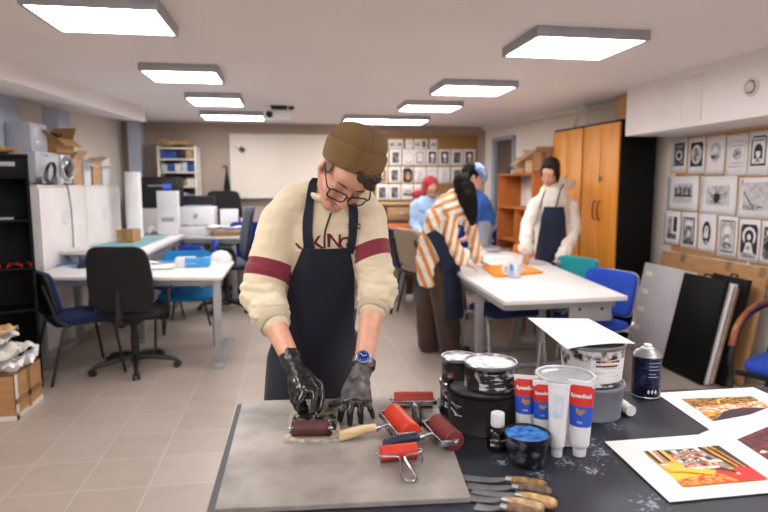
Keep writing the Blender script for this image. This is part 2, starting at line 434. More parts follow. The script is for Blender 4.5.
# hatch and air valve in the boxing
def onface(px, py): return W(px, py, x=2.92)
b = B(); p0, p1 = onface(683, 78), onface(701, 121); y0, y1 = sorted((p0.y, p1.y)); z0, z1 = sorted((p0.z, p1.z))
h = thing('access_hatch', 'small white access hatch in the white ceiling boxing', 'hatch', (2.92, (y0+y1)/2, (z0+z1)/2))
for q in ((y0, y1, z0, z0+.012), (y0, y1, z1-.012, z1), (y0, y0+.012, z0, z1), (y1-.012, y1, z0, z1)): b.box(-.006, .001, q[0]-h.location.y, q[1]-h.location.y, q[2]-h.location.z, q[3]-h.location.z, bev=.002)
b.build('frame', M['soff'], h)
b = B(); b.box(-.003, .001, y0+.016-h.location.y, y1-.016-h.location.y, z0+.016-h.location.z, z1-.016-h.location.z); b.build('panel', M['soff'], h)
p = onface(752, 87); R_ = M4.Rotation(-PI/2, 4, 'Y')
v = thing('air_valve', 'round white ventilation valve in the ceiling boxing', 'vent', p)
b = B(); b.lathe([(.062, 0), (.062, .008), (.05, .018), (.042, .012), (.042, -.0)], n=32, T=R_); b.build('rim', M['offp'], v)
b = B(); b.lathe([(.043, .002), (.0, .002)], n=32, T=R_); b.build('throat', M['black'], v)
b = B(); b.lathe([(.0, .024), (.03, .02), (.033, .012), (.02, .003)], n=32, T=R_); b.build('disc', M['offp'], v)

# unseen glowing window added behind the camera to brighten ceiling and front
b = B(); b.box(-1.2, 2.2, -2.605, -2.595, 1.05, 2.15); wn = struct(b.build('fill_window_1', mat('added fill light pane', (.8, .85, .9), .2, emit=(.93, .96, 1), estr=1.2)))
for q in ((-1.26, 2.26, .98, 1.05), (-1.26, 2.26, 2.15, 2.21), (-1.26, -1.2, 1.05, 2.15), (2.2, 2.26, 1.05, 2.15), (-.1, -.04, 1.05, 2.15), (1.04, 1.10, 1.05, 2.15)):
    b = B(); b.box(q[0], q[1], -2.6, -2.55, q[2], q[3], bev=.004); b.build('fill_window_frame', M['white'], wn)
# ceiling lights: the grid of flat panels goes on past the camera
def lamp(cx, cy, sx, sy, rz, label, h=.055):
    t = thing('ceiling_light', label, 'ceiling light', (cx, cy, ZC-h), rz, 'flat ceiling panel lights')
    b = B(); e = .016
    for q in ((-sx/2, sx/2, -sy/2, -sy/2+e), (-sx/2, sx/2, sy/2-e, sy/2), (-sx/2, -sx/2+e, -sy/2+e, sy/2-e), (sx/2-e, sx/2, -sy/2+e, sy/2-e)): b.box(q[0], q[1], q[2], q[3], 0, h, bev=.002)
    b.box(-sx/2+.01, sx/2-.01, -sy/2+.01, sy/2-.01, h-.01, h-.002)
    b.build('housing', M['grey'], t)
    b = B(); b.box(-sx/2+e, sx/2-e, -sy/2+e, sy/2-e, .004, .010); b.build('diffuser', M['lamp'], t)
lamps = [([(8, 3), (154, 10), (183, 38), (66, 32)], 'large lit panel light nearest the camera in the left row'),
         ([(500, 57), (540, 36), (655, 40.6), (596, 61)], 'large lit panel light nearest the white ceiling boxing on the right'),
         ([(133.5, 70), (218, 73), (225, 85), (157, 82)], 'lit panel light second along the left row'),
         ([(430, 95), (444, 85), (519, 88), (495, 97)], 'lit panel light second along the right row'),
         ([(183, 98), (240, 99), (245, 107), (195, 106)], 'small lit panel light third along the left row'),
         ([(399, 111), (405, 105), (460, 107), (453, 113)], 'small lit panel light third along the right row'),
         ([(200, 114.5), (267, 117), (262, 121), (204, 120)], 'thin lit panel light beside the ceiling projector'),
         ([(343, 119), (427, 120.5), (424, 125), (343, 124)], 'thin lit panel light above the corkboard at the back')]
for q, lab in lamps:
    P = [W(x, y, z=ZC-.055) for x, y in q]
    xs = [p.x for p in P]; ys = sorted(p.y for p in P)
    x0 = sorted(xs)[0]*.5+sorted(xs)[1]*.5; x1 = sorted(xs)[2]*.5+sorted(xs)[3]*.5
    lamp((x0+x1)/2, (ys[0]+ys[1]+ys[2]+ys[3])/4, x1-x0, min(.62, (ys[2]+ys[3]-ys[0]-ys[1])/2), 0, lab)
for yy in (1.75, .15, -1.45):
    for xx in (-.92, 1.72): lamp(xx, yy, .62, .58, 0, 'lit panel light on the ceiling behind the camera')
def sp(c, e): return math.copysign(abs(c)**e, c)
def pad(b, w, d, h, m=None, T=None, e1=.35, e2=.35, bend=None, nu=32, nv=12):
    """soft cushion shape of width w, depth d, height h about its centre"""
    rings = []
    for j in range(nv+1):
        v = -PI/2+PI*j/nv; row = []
        for i in range(nu):
            u = 2*PI*i/nu
            p = V((w/2*sp(math.cos(v), e1)*sp(math.cos(u), e2), d/2*sp(math.cos(v), e1)*sp(math.sin(u), e2), h/2*sp(math.sin(v), e1)))
            if bend: p = V(bend(p))
            if T is not None: p = T @ p
            row.append(p)
        rings.append(row)
    vs = [[b.bm.verts.new(p) for p in r] for r in rings]; fs = []
    for j in range(nv):
        for i in range(nu):
            a = (vs[j][i], vs[j][(i+1) % nu], vs[j+1][(i+1) % nu], vs[j+1][i])
            fs.append(b.bm.faces.new(a))
    bmesh.ops.remove_doubles(b.bm, verts=vs[0]+vs[-1], dist=1e-6)
    b._fin([f for f in fs if f.is_valid], m)

def visitor_chair(label, cloth, backcloth=None, frame='black', group='stacking visitor chairs', shell='black'):
    """four-legged office visitor chair, faces -Y"""
    t = thing('visitor_chair', label, 'chair', group=group)
    b = B(); pad(b, .47, .43, .055, T=M4.Translation((0, -.01, .455)), bend=lambda p: (p.x, p.y, p.z-.02*(p.y < -.12)*(abs(p.y)-.12)*6)); b.build('seat', cloth, t, ang=60)
    b = B(); b.prism(rrect(.44, .40, .06), .418, .432); b.build('seat_pan', M[shell], t)
    TB = M4.Translation((0, .235, .665)) @ M4.Rotation(math.radians(-12), 4, 'X')
    b = B(); pad(b, .46, .05, .33, T=TB, bend=lambda p: (p.x, p.y-.045+.9*p.x*p.x*-.8+.045, p.z)); b.build('backrest', backcloth or cloth, t, ang=60)
    b = B(); pad(b, .47, .02, .34, T=TB @ M4.Translation((0, .026, 0)), bend=lambda p: (p.x, p.y-.72*p.x*p.x, p.z)); b.build('back_shell', M[shell], t, ang=60)
    for s in (-1, 1):
        b = B(); b.tube([(s*.255, -.25, .0), (s*.25, -.19, .40), (s*.245, -.16, .425), (s*.2, -.1, .43)], .0115, 8); b.build('leg', M[frame], t)
        b = B(); b.tube([(s*.255, .27, .0), (s*.25, .17, .40), (s*.245, .14, .425), (s*.2, .1, .43)], .0115, 8); b.build('leg', M[frame], t)
        b = B(); b.tube(smooth_path([(s*.235, .13, .43), (s*.236, .20, .47), (s*.22, .225, .56), (s*.2, .275, .74)], 4), .0115, 8); b.build('back_upright', M[frame], t)
    for y_ in (-.17, .15): b = B(); b.tube([(-.245, y_, .425), (.245, y_, .425)], .01, 8); b.build('seat_rail', M[frame], t)
    return t

def office_chair(label, cloth, arms=True, group='swivel office chairs', seat_h=.47, back=(.47, .52)):
    """swivel chair on a five-star base, faces -Y"""
    t = thing('office_chair', label, 'chair', group=group)
    base = B(); base.cyl((0, 0, .06), (0, 0, .13), .035, .03, 16); base.build('base_hub', M['black'], t)
    for k in range(5):
        a = math.radians(90+72*k+20); c, s = math.cos(a), math.sin(a)
        b = B(); b.tube([(c*.02, s*.02, .105), (c*.14, s*.14, .10), (c*.28, s*.28, .075), (c*.325, s*.325, .06)], [(.020, .030), (.019, .026), (.015, .020), (.012, .015)], 10); arm_ = b.build('base_arm', M['black'], t)
        b = B(); q = (-s, c)
        for sg in (-1, 1):
            ce = V((c*.325, s*.325, .027)); b.cyl(ce+V((q[0]*sg*.008, q[1]*sg*.008, 0)), ce+V((q[0]*sg*.028, q[1]*sg*.028, 0)), .0275, n=16)
        b.cyl((c*.325, s*.325, .03), (c*.325, s*.325, .062), .009); b.build('caster', M['black'], arm_)
    b = B(); b.cyl((0, 0, .12), (0, 0, seat_h-.06), .024); b.cyl((0, 0, .1), (0, 0, .3), .03); b.build('gas_column', M['black'], t)
    b = B(); b.box(-.08, .08, -.1, .12, seat_h-.075, seat_h-.03, bev=.01); b.cyl((.05, -.02, seat_h-.05), (.24, -.04, seat_h-.055), .007); b.build('mechanism', M['black'], t)
    b = B(); pad(b, .49, .47, .085, T=M4.Translation((0, -.02, seat_h+.015)), e1=.45, bend=lambda p: (p.x, p.y, p.z-.25*max(0, -p.y-.12)**1.5)); b.build('seat', cloth, t, ang=60)
    b = B(); b.tube(smooth_path([(0, .06, seat_h-.05), (0, .22, seat_h-.055), (0, .275, seat_h), (0, .27, seat_h+.12), (0, .27, seat_h+.24)], 4), [(.012, .03)]*17, 10)
    b.cyl((0, .26, seat_h-.02), (0, .305, seat_h-.02), .022, n=14); b.build('back_bar', M['black'], t)
    bw, bh = back
    TB = M4.Translation((0, .24, seat_h+.07+bh/2)) @ M4.Rotation(math.radians(-8), 4, 'X')
    shape = lambda p: (p.x*(1-.18*max(0, p.z/bh+.05)), p.y-.55*p.x*p.x+.12*(p.z+.1)**2, p.z)
    b = B(); pad(b, bw, .06, bh, T=TB, e1=.4, bend=shape); b.build('backrest', cloth, t, ang=60)
    b = B(); pad(b, bw+.015, .03, bh+.012, T=TB @ M4.Translation((0, .03, 0)), e1=.35, bend=shape); b.build('back_shell', M['blackf'] if cloth.name.startswith('black') else M['black'], t, ang=60)
    if arms:
        for s in (-1, 1):
            b = B(); b.tube(smooth_path([(s*.2, .03, seat_h-.03), (s*.28, .04, seat_h-.02), (s*.295, .07, seat_h+.1), (s*.29, .02, seat_h+.2), (s*.29, -.16, seat_h+.205), (s*.292, -.2, seat_h+.17)], 5), [(.014, .022)]*26, 10)
            b.build('armrest', M['black'], t)
    return t

def desk(label, poly, z, th=.028, legs=(), topm=None, name='work_table', legm=None, apron=True):
    c = V((sum(p[0] for p in poly)/len(poly), sum(p[1] for p in poly)/len(poly), 0))
    t = thing(name, label, 'table', c)
    b = B(); b.prism([(p[0]-c.x, p[1]-c.y) for p in poly], z-th, z)
    bmesh.ops.bevel(b.bm, geom=b.bm.edges[:], offset=.003, segments=2, affect='EDGES', profile=.5); b.build('tabletop', topm or M['white'], t)
    lm = legm or M['grey']
    for x, y in legs:
        b = B(); b.box(x-c.x-.03, x-c.x+.03, y-c.y-.03, y-c.y+.03, .03, z-th, bev=.004)
        b.box(x-c.x-.035, x-c.x+.035, y-c.y-.06, y-c.y+.06, 0, .035, bev=.006); b.build('leg', lm, t)
    if apron:
        b = B(); ins = [(c.x+(p[0]-c.x)*.9, c.y+(p[1]-c.y)*.86) for p in poly]
        for i in range(len(ins)):
            p, q = ins[i], ins[(i+1) % len(ins)]
            d = V((q[0]-p[0], q[1]-p[1], 0)); L = d.length
            b.box(0, L, -.012, .012, z-th-.055, z-th, bev=.002, T=frame3((p[0]-c.x, p[1]-c.y, 0), d, V((-d.y, d.x, 0))))
        b.build('under_frame', lm, t)
    return t

def place(o, x, y, rz): o.location = (x, y, 0); o.rotation_euler = (0, 0, math.radians(rz)); return o

def carton(label, x0, x1, y0, y1, z, h, m=None, open_=True, rz=0., name='cardboard_box', flaps=(40, 60, 20, 50), group=None):
    """open cardboard carton with four flaps"""
    m = m or M['card']; cx, cy = (x0+x1)/2, (y0+y1)/2; w, d = x1-x0, y1-y0
    t = thing(name, label, 'box', (cx, cy, z), math.radians(rz), group); b = B(); th = .006
    b.box(-w/2, w/2, -d/2, d/2, 0, th)
    for q in ((-w/2, w/2, -d/2, -d/2+th), (-w/2, w/2, d/2-th, d/2), (-w/2, -w/2+th, -d/2, d/2), (w/2-th, w/2, -d/2, d/2)): b.box(*q, 0, h)
    if not open_: b.box(-w/2, w/2, -d/2, d/2, h-th, h)
    b.build('carton', m, t)
    b = B(); b.box(-.025, .025, -d/2-.0008, d/2+.0008, h*.15, h*(1 if open_ else 1.001)); b.build('tape', M['tape'], t)
    if open_:
        for k, (ax, L, D) in enumerate((((0, -d/2), w, d*.48), ((w/2, 0), d, w*.45), ((0, d/2), w, d*.48), ((-w/2, 0), d, w*.45))):
            if flaps[k] is None: continue
            Tm = M4.Translation((ax[0], ax[1], h)) @ M4.Rotation(math.radians(90*k), 4, 'Z') @ M4.Rotation(math.radians(-flaps[k]), 4, 'X')
            b = B(); b.box(-L/2+.003, L/2-.003, -D, 0, -.002, .002, T=Tm @ M4.Identity(4)); b.build('flap', m, t)
    return t

def crumple(label, cx, cy, z, w, d, h, m, name='crumpled_paper', cat='paper', seed=1, rz=0, n=18, group=None):
    """a loose crumpled sheet standing on z"""
    sd = V((seed*7.3, seed*3.1, 0))
    def fn(u, v):
        x, y = (u-.5), (v-.5)
        q = abs(noise.noise(V((u*3.1, v*3.1, 0))+sd))*.9+abs(noise.noise(V((u*7, v*7, 1))+sd))*.45
        e = noise.noise(V((u*2, v*2, 5))+sd)*.14
        return V(((x+e)*w, (y+e)*d, h*q))
    b = B(); b.grid(fn, n, n, th=.0015)
    zmin = min(v.co.z for v in b.bm.verts)
    for v in b.bm.verts: v.co.z -= zmin
    o = b.build(name, m, ang=20); o.location = (cx, cy, z); o.rotation_euler = (0, 0, math.radians(rz))
    return tag(o, label, cat, group)
def sheet(label, cx, cy, z, w, d, m, rz=0, name='paper_sheet', cat='paper', curl=.0, group=None, th=.0012):
    b = B(); b.grid(lambda u, v: V(((u-.5)*w, (v-.5)*d, th+curl*((2*u-1)**2*.5+(2*v-1)**2*.5))), 8, 8, th=th)
    o = b.build(name, m); o.location = (cx, cy, z); o.rotation_euler = (0, 0, math.radians(rz)); return tag(o, label, cat, group)
# ------------------------------------------------------------- black rack at the left edge
rk = thing('metal_rack', 'tall black open rack with one small label plate at left edge', 'rack', (-1.80, 4.49, 0))
RKR = math.radians(22); rk.rotation_euler = (0, 0, RKR)
def onR(x, y, z): return V((-1.80, 4.49, z)) + V(((x+1.80)*math.cos(RKR)-(y-4.49)*math.sin(RKR), (x+1.80)*math.sin(RKR)+(y-4.49)*math.cos(RKR), 0))
def rb(n, q, m=M['blackm'], par=rk, bev=.003):
    b = B(); b.box(q[0]+1.80, q[1]+1.80, q[2]-4.49, q[3]-4.49, q[4], q[5], bev=bev); return b.build(n, m, par)
rb('side_panel', (-1.82, -1.80, 4.49, 4.79, .0, 1.66)); rb('side_panel', (-2.5, -2.48, 4.49, 4.79, .0, 1.66))
rb('back_panel', (-2.48, -1.82, 4.775, 4.79, .0, 1.66)); rb('top', (-2.5, -1.80, 4.48, 4.79, 1.645, 1.67))
rb('header', (-2.48, -1.82, 4.495, 4.515, 1.5, 1.645))
for z in (1.20, .86, .56): rb('shelf', (-2.48, -1.82, 4.5, 4.775, z, z+.018))
rb('label_plate', (-1.97, -1.88, 4.488, 4.495, 1.585, 1.615), M['grey'], bev=.001)
# red-handled tools on the rack shelf
for k, (dx, dz, rz) in enumerate(((0, 0, 10), (.06, 0, -15), (.13, 0, 25), (.19, 0, 5))):
    t = thing('hand_tool', ['red handled chisel first from the left on the rack shelf', 'red handled chisel second from the left on the rack shelf', 'red handled chisel third from the left on the rack shelf', 'red handled chisel rightmost on the rack shelf'][k], 'tool', onR(-2.02+dx, 4.56, .878+.012), math.radians(rz)+RKR, 'red handled tools on the rack')
    b = B(); b.tube([(0, 0, 0), (.0, -.02, 0), (0, -.03, 0)], [.008, .011, .008], 10); b.sphere((0, .03, .004), (.012, .035, .012)); b.build('handle', M['red'], t)
    b = B(); b.cyl((0, .05, .004), (0, .15, .0), .004); b.box(-.006, .006, .14, .19, -.003, .003); b.build('blade', M['alu'], t)
b = B(); b.box(-.14, .14, -.12, .12, 0, .012, bev=.003); o = b.build('steel_tray', M['grey']); o.location = onR(-2.05, 4.63, 1.218); o.rotation_euler = (0, 0, RKR); tag(o, 'thin grey steel tray lying on the upper rack shelf', 'tray')
crumple('brown crumpled wrapping paper lying on top of the black rack', *onR(-2.1, 4.63, 0).xy, 1.672, .45, .26, .12, M['card2'], seed=4)
# carton of waste paper under the rack
c = carton('taped brown carton stuffed with waste paper on the floor', -2.09, -1.71, 3.85, 4.24, 0, .29, open_=False)
for q in ((-.19, .19, -.197, -.195, .0, .03), (.19, .192, -.195, .195, 0, .035), (-.197, -.15, -.197, -.195, 0, .29), (.1901, .192, -.195, -.16, 0, .29)):
    b = B(); b.box(*q); b.build('paper_label', M['offp'], c)
b = B(); b.box(.19, .193, -.02, .02, .02, .29); b.box(.19, .193, -.195, .195, .10, .135); b.build('tape', M['tape'], c)
for k, (x, y, z, w, h, s, mm, lab) in enumerate(((-1.91, 4.03, .292, .40, .15, 2, 'paper', 'crumpled white paper lowest on the brown carton'), (-1.89, 4.0, .37, .34, .13, 5, 'offp', 'crumpled off white paper in the middle of the waste heap'),
        (-2.0, 4.1, .44, .34, .11, 8, 'paper', 'crumpled white paper near the top of the waste heap'), (-1.97, 4.05, .50, .30, .06, 11, 'card2', 'folded pale brown wrapping sheet topping the waste heap'))):
    crumple(lab, x, y, z, w, w, h, M[mm], seed=s, group='waste paper on the carton')
# ------------------------------------------------------------- white cabinets along the left wall
cd = V((.118, 1, 0)).normalized(); cn = V((cd.y, -cd.x, 0))
def cabinet(o, L, label):
    t = thing('storage_cabinet', label, 'cabinet', o); t.rotation_euler = (0, 0, math.atan2(cd.y, cd.x))
    # local x runs along the wall, local -y faces the room
    b = B(); b.box(0, L-.004, 0, .27, .0, 1.44, bev=.003); b.build('carcass', M['white'], t)
    b = B(); b.box(-.0, L-.004, -.006, .27, 1.44, 1.46, bev=.003); b.build('top_board', M['white'], t)
    b = B(); b.box(.004, L-.008, -.018, -.001, .05, 1.435, bev=.003); d_ = b.build('door', M['white'], t)
    b = B(); b.lathe([(.075, 0), (.075, .004), (.06, .006), (.052, .002), (0, .001)], n=28, T=M4.Translation((L*.5, -.018, 1.16)) @ M4.Rotation(PI/2, 4, 'X') @ M4.Diagonal((.62, 1, 1, 1))); b.build('handle', M['whitep'], d_)
    return t
o0 = V((-2.14, 5.46, 0))
cabinet(o0, .86, 'white storage cabinet under the silver machine'); cabinet(o0+cd*.86, .84, 'white storage cabinet under the row of cartons')
def onc(t_, dpt, z): return o0+cd*t_-cn*dpt+V((0, 0, z))
crot = math.atan2(cd.y, cd.x)
# silver machine with a round glass door
mc = thing('drying_machine', 'silver machine with a round dark glass door on white cabinet', 'machine', onc(.06, .02, 1.46), crot)
b = B(); b.box(0, .60, .0, .24, .012, .29, bev=.01); b.build('body', mat('silver grey enamel', hx('#c4c6ce'), .4, col2=hx('#b8bac2'), scale=5), mc)
b = B(); b.box(.40, .60, -.012, .0, .015, .285, bev=.004); b.build('front_panel', mat('pale silver panel', hx('#cfd0d6'), .35, .2, col2=hx('#c2c3c9'), scale=6), mc)
Td = M4.Translation((.50, -.013, .15)) @ M4.Rotation(PI/2, 4, 'X')
b = B(); b.lathe([(.115, 0), (.115, .012), (.1, .028), (.088, .022), (.086, .01)], n=40, T=Td); dr = b.build('door_ring', mat('silver door ring', hx('#c9cacf'), .25, .5, col2=hx('#bcbdc3'), scale=8), mc)
b = B(); b.lathe([(.088, .012), (.06, .024), (0, .03)], n=32, T=Td); b.build('door_glass', M['glass'], dr)
for z in (.06, .12, .2):
    b = B(); b.cyl((.602, .05, z), (.625, .05, z), .016, n=14); b.build('knob', M['alu'], mc)
for x, y in ((.04, .04), (.56, .04), (.04, .2), (.56, .2)):
    b = B(); b.cyl((x, y, 0), (x, y, .014), .015, n=10); b.build('foot', M['black'], mc)
for x in (.08, .16):
    b = B(); b.box(x, x+.05, -.002, .002, .25, .27); b.build('badge', M['inkg'], mc)
# cable loops hanging before the machine
b = B(); pts = []
for i in range(60):
    a = i*.36; r = .075+.02*math.sin(i*.7); pts.append(onc(.06+.11+r*math.cos(a)*1.1, -.025-.0006*i, 1.565+r*math.sin(a)))
b.tube(pts, .005, 6); pts2 = [onc(.29, -.03, 1.53), onc(.32, -.02, 1.475), onc(.42, -.02, 1.47), onc(.50, -.018, 1.45), onc(.515, -.035, 1.2), onc(.51, -.035, .78)]
b.tube(smooth_path(pts2, 6), .005, 6)
tag(b.build('power_cable', M['black']), 'dark power cable looped by the silver machine and hanging down', 'cable')
b = B(); b.box(-.02, .02, -.02, .02, -.03, .03, bev=.004); o = b.build('power_adapter', M['whitep']); o.location = onc(.335, -.035, 1.49); tag(o, 'white plug adapter on the cabinet edge below the machine', 'adapter')
b = B(); b.tube([(0, 0, 0), (.1, 0, .02)], [(.03, .025), (.024, .02)], 12); b.cyl((.1, 0, .02), (.115, 0, .024), .02, n=12); o = b.build('hair_dryer', M['alu']); o.location = onc(.02, -.015, 1.492); o.rotation_euler = (0, 0, crot+.3); tag(o, 'silver cylinder lying before the machine near the rack', 'dryer')
# acrylic panel and box on the machine
ap = thing('acrylic_case', 'pale grey acrylic case standing on the silver machine', 'case', onc(.06, .05, 1.754), crot)
b = B(); b.box(.0, .27, 0, .006, 0, .235, bev=.001); b.box(0, .006, .006, .2, 0, .235, bev=.001); b.box(.264, .27, .006, .2, 0, .235, bev=.001); b.box(0, .27, .2, .206, 0, .235, bev=.001); b.box(0, .27, 0, .206, -.003, .0); b.build('walls', M['acr'], ap)
b = B(); b.box(.06, .2, -.004, .0, .02, .09, bev=.002); b.build('slot', M['acr'], ap)
carton('open brown carton with a raised flap on the silver machine', onc(.37, .08, 0).x-.12, onc(.37, .08, 0).x+.12, onc(.5, .12, 0).y-.14, onc(.5, .12, 0).y+.14, 1.752, .13, flaps=(25, -40, 60, 70), rz=-12)
b = B(); pts = [onc(.42+.1*math.cos(i*.8)+.004*i, .06+.04*math.sin(i*.9), 1.90+.014*math.sin(i*1.3)+.02) for i in range(26)]
b.tube(smooth_path(pts, 3), .006, 6); tag(b.build('cable_coil', M['black']), 'coil of black cable on top of the open carton', 'cable')
# cartons along the second cabinet
for k, (t0, w, h, m, lab, fl) in enumerate(((.68, .20, .25, 'card2', 'brown carton beside the silver machine', (-30, 50, 60, 40)), (.90, .17, .22, 'whitep', 'white open carton between two brown cartons', (20, -20, 30, 10)),
                                     (1.10, .20, .24, 'card2', 'brown carton with opened flaps right of the white carton', (-50, 30, 20, 60)), (1.33, .15, .19, 'whitep', 'white carton at the far end of the cabinets', (30, 10, 20, 20)))):
    p = onc(t0+w/2, .125, 0); carton(lab, p.x-.115, p.x+.115, p.y-w/2+.006, p.y+w/2-.006, 1.46, h, M[m], flaps=fl, rz=-6.7, group='cartons on the cabinets')
b = B(); b.box(-.11, .11, -.07, .07, 0, .30, bev=.006); o = b.build('foam_block', M['offp']); o.location = onc(1.60, .15, 1.46); o.rotation_euler = (0, 0, crot); tag(o, 'tall off white block standing at the cabinet end', 'block')

# ------------------------------------------------------------- left work table with its chairs
pA, pB = W(38, 277, z=.74), W(222, 277, z=.74); pC = W(233, 262, z=.74)
dirA = (pB-pA).normalized(); nA = V((-dirA.y, dirA.x, 0)); D_ = .84
pD = W(234, 261, z=.74); nA = (pD-pB).normalized(); D_ = (pD-pB).length; pA = pB-dirA*1.52; pE = pA+nA*D_
fa, fb = pB+nA*.06-dirA*.05, pA+nA*.06+dirA*.05
tb = desk('white work table with blue paper and glove box, behind the black office chair', [(pA.x, pA.y), (pB.x, pB.y), (pD.x, pD.y), (pE.x, pE.y)], .74,
     legs=[tuple(q)[:2] for q in (fa, fb)])
c = tb.location
for q in (pB-dirA*.05, pA+dirA*.05):
    b = B(); b.box(-.03, .03, -.02, D_-.1, .0, .03, bev=.006, T=M4.Translation((q.x-c.x, q.y-c.y, 0)) @ M4.Rotation(math.atan2(nA.y, nA.x)-PI/2, 4, 'Z')); b.build('foot_bar', M['grey'], tb)
def onA(u, v, z=.74): return pA+dirA*u+nA*v+V((0, 0, z-pA.z))
rA = math.degrees(math.atan2(dirA.y, dirA.x))
# things on it
gb = thing('glove_box', 'white and blue box of gloves on the left work table', 'box', W(192, 268, z=.74)+V((0, .08, 0)), math.radians(rA+8))
b = B(); b.box(-.14, .14, -.065, .065, 0, .085, bev=.003); b.build('carton', mat('blue printed carton', hx('#3fa0e2'), .5, col2=hx('#379ada'), scale=9), gb)
b = B(); b.box(-.141, -.06, -.066, .066, -.0005+.001, .086, bev=.002); b.box(-.06, .02, -.02, .066, .084, .0862); b.build('white_panel', M['whitep'], gb)
b = B(); b.box(.02, .09, -.03, .04, .085, .0865, bev=.001); b.build('opening', M['blackm'], gb)
b = B(); b.text('GLOVES', .026, M4.Translation((-.01, -.0662, .035)) @ M4.Rotation(PI/2, 4, 'X'), depth=.0003); b.build('lettering', M['whitep'], gb)
cp = thing('baseball_cap', 'white baseball cap lying on the left work table corner', 'cap', W(222, 264, z=.74)+V((-.02, .1, 0)), math.radians(200))
b = B(); b.lathe([(.095, 0), (.098, .03), (.09, .065), (.068, .092), (.036, .108), (0, .113)], n=28); b.sphere((0, 0, .113), .007); b.build('crown', M['paper'], cp)
b = B(); b.grid(lambda u, v: V(((.098+.075*v*math.sin(PI*u)**.6)*math.cos((u-.5)*1.9), (.098+.03*v)*math.sin((u-.5)*1.9), .012-.02*v*(2*u-1)**2+.004)), 14, 5, th=.004); b.build('brim', M['paper'], cp)
b = B(); b.tube([(-.097, .03, .02), (-.101, 0, .035), (-.097, -.03, .02)], .006, 6); b.build('strap_gap', M['black'], cp)
bluep = mat('bright blue paper', hx('#4a97dd'), .8, col2=hx('#4290d6'), scale=6)
for k, (px, py, w, d, rz, m, lab) in enumerate(((62, 264, .34, .2, 8, 'b', 'blue paper sheet on the table end beside the rack'), (78, 262, .22, .16, 30, 'p', 'white paper sheet lying over the blue sheet'), (88, 267, .26, .14, -8, 'b', 'blue paper sheet behind the black office chair'),
      (155, 268, .3, .2, 10, 'p', 'white paper sheet near the glove box'), (150, 263, .2, .14, -30, 'p', 'small white paper behind the black office chair'), (168, 262, .16, .12, 20, 'b', 'small blue scrap of paper by the glove box'))):
    p = W(px, py, z=.742); sheet(lab, p.x, p.y, .742+.0016*k, w, d, bluep if m == 'b' else M['paper'], rz+rA, curl=.004, group='papers on the left table')
crumple('crumpled white cloth on the far side of the left table', *W(82, 255, z=.78).xy, .742, .3, .18, .07, M['offp'], seed=21, name='crumpled_cloth', cat='cloth')
crumple('crumpled white tissue beside the black chair back', *W(143, 258, z=.76).xy, .742, .14, .14, .10, M['paper'], seed=9, name='tissue')
t = thing('tape_dispenser', 'dark tape dispenser on the left table beside office chair', 'dispenser', W(84, 268, z=.74), .4)
b = B(); b.prism([(-.05, 0), (.05, 0), (.05, .02), (.02, .05), (-.03, .05), (-.05, .03)], -.02, .02, T=M4.Rotation(PI/2, 4, 'X')); b.build('body', M['black'], t)
b = B(); b.cyl((-.005, -.014, .035), (-.005, .014, .035), .026, n=20); b.build('tape_roll', M['bluef'], t)
# chairs
chA = place(visitor_chair('blue visitor chair on black legs beside the black rack', M['navyf'], M['navyf']), -1.66, 4.84, 124)
p = W(131, 368, z=0)
oc = place(office_chair('black swivel office chair with armrests turned to the left work table', M['blackf']), p.x+.04, p.y, 174)
oc.scale = (1, 1, .955)
chB = dup(chA, (-.98, 5.66, 0), math.radians(4), 'bright blue visitor chair pushed under the far side of the left table', mats={'navy woven seat cloth': M['cyanf']})
# ------------------------------------------------------------- cutting table behind
q0 = W(60, 250.5, y=5.72); zc = q0.z
q1 = W(147, 250.5, z=zc)
q2 = W(184, 234.5, y=7.4); q2.x = max(q2.x, -1.5); q3 = V((-1.90, 7.3, zc)); q0.x = -2.08
ct = desk('pale cutting table with a green mat beside the white cabinets', [(q0.x, q0.y), (q1.x, q1.y), (q2.x, q2.y), (q3.x, q3.y)], zc, th=.04, legs=[(q0.x+.1, q0.y+.1), (q1.x-.1, q1.y+.1), (q2.x-.1, q2.y-.1), (q3.x+.1, q3.y-.1)])
m1 = [W(88, 247, z=zc), W(140, 248, z=zc), W(170, 236.5, z=zc), W(133, 237, z=zc)]
b = B(); b.prism([(p.x, p.y) for p in m1], zc+.001, zc+.005); tag(b.build('cutting_mat', mat('blue green cutting mat', hx('#7fb0b5'), .6, col2=hx('#76a8ae'), scale=5)), 'blue green cutting mat lying on the pale cutting table', 'mat')
p = W(127, 243, z=zc); carton('small brown carton standing on the green cutting mat', p.x-.08, p.x+.08, p.y-.02, p.y+.2, zc+.006, .13, M['card'], flaps=(None, None, None, None), rz=-8)
pr = W(135.5, 236, z=zc)
b = B(); pr = W(135.5, 237, y=7.0); hr = W(135, 172, y=7.0).z-zc-.006; b.lathe([(.0, 0), (.085, 0), (.085, hr), (.075, hr), (.075, hr-.08), (0, hr-.08)], n=32); o = b.build('paper_roll', M['paper']); o.location = (pr.x, 7.0, zc+.006); tag(o, 'tall white paper roll standing on the cutting table', 'paper roll')
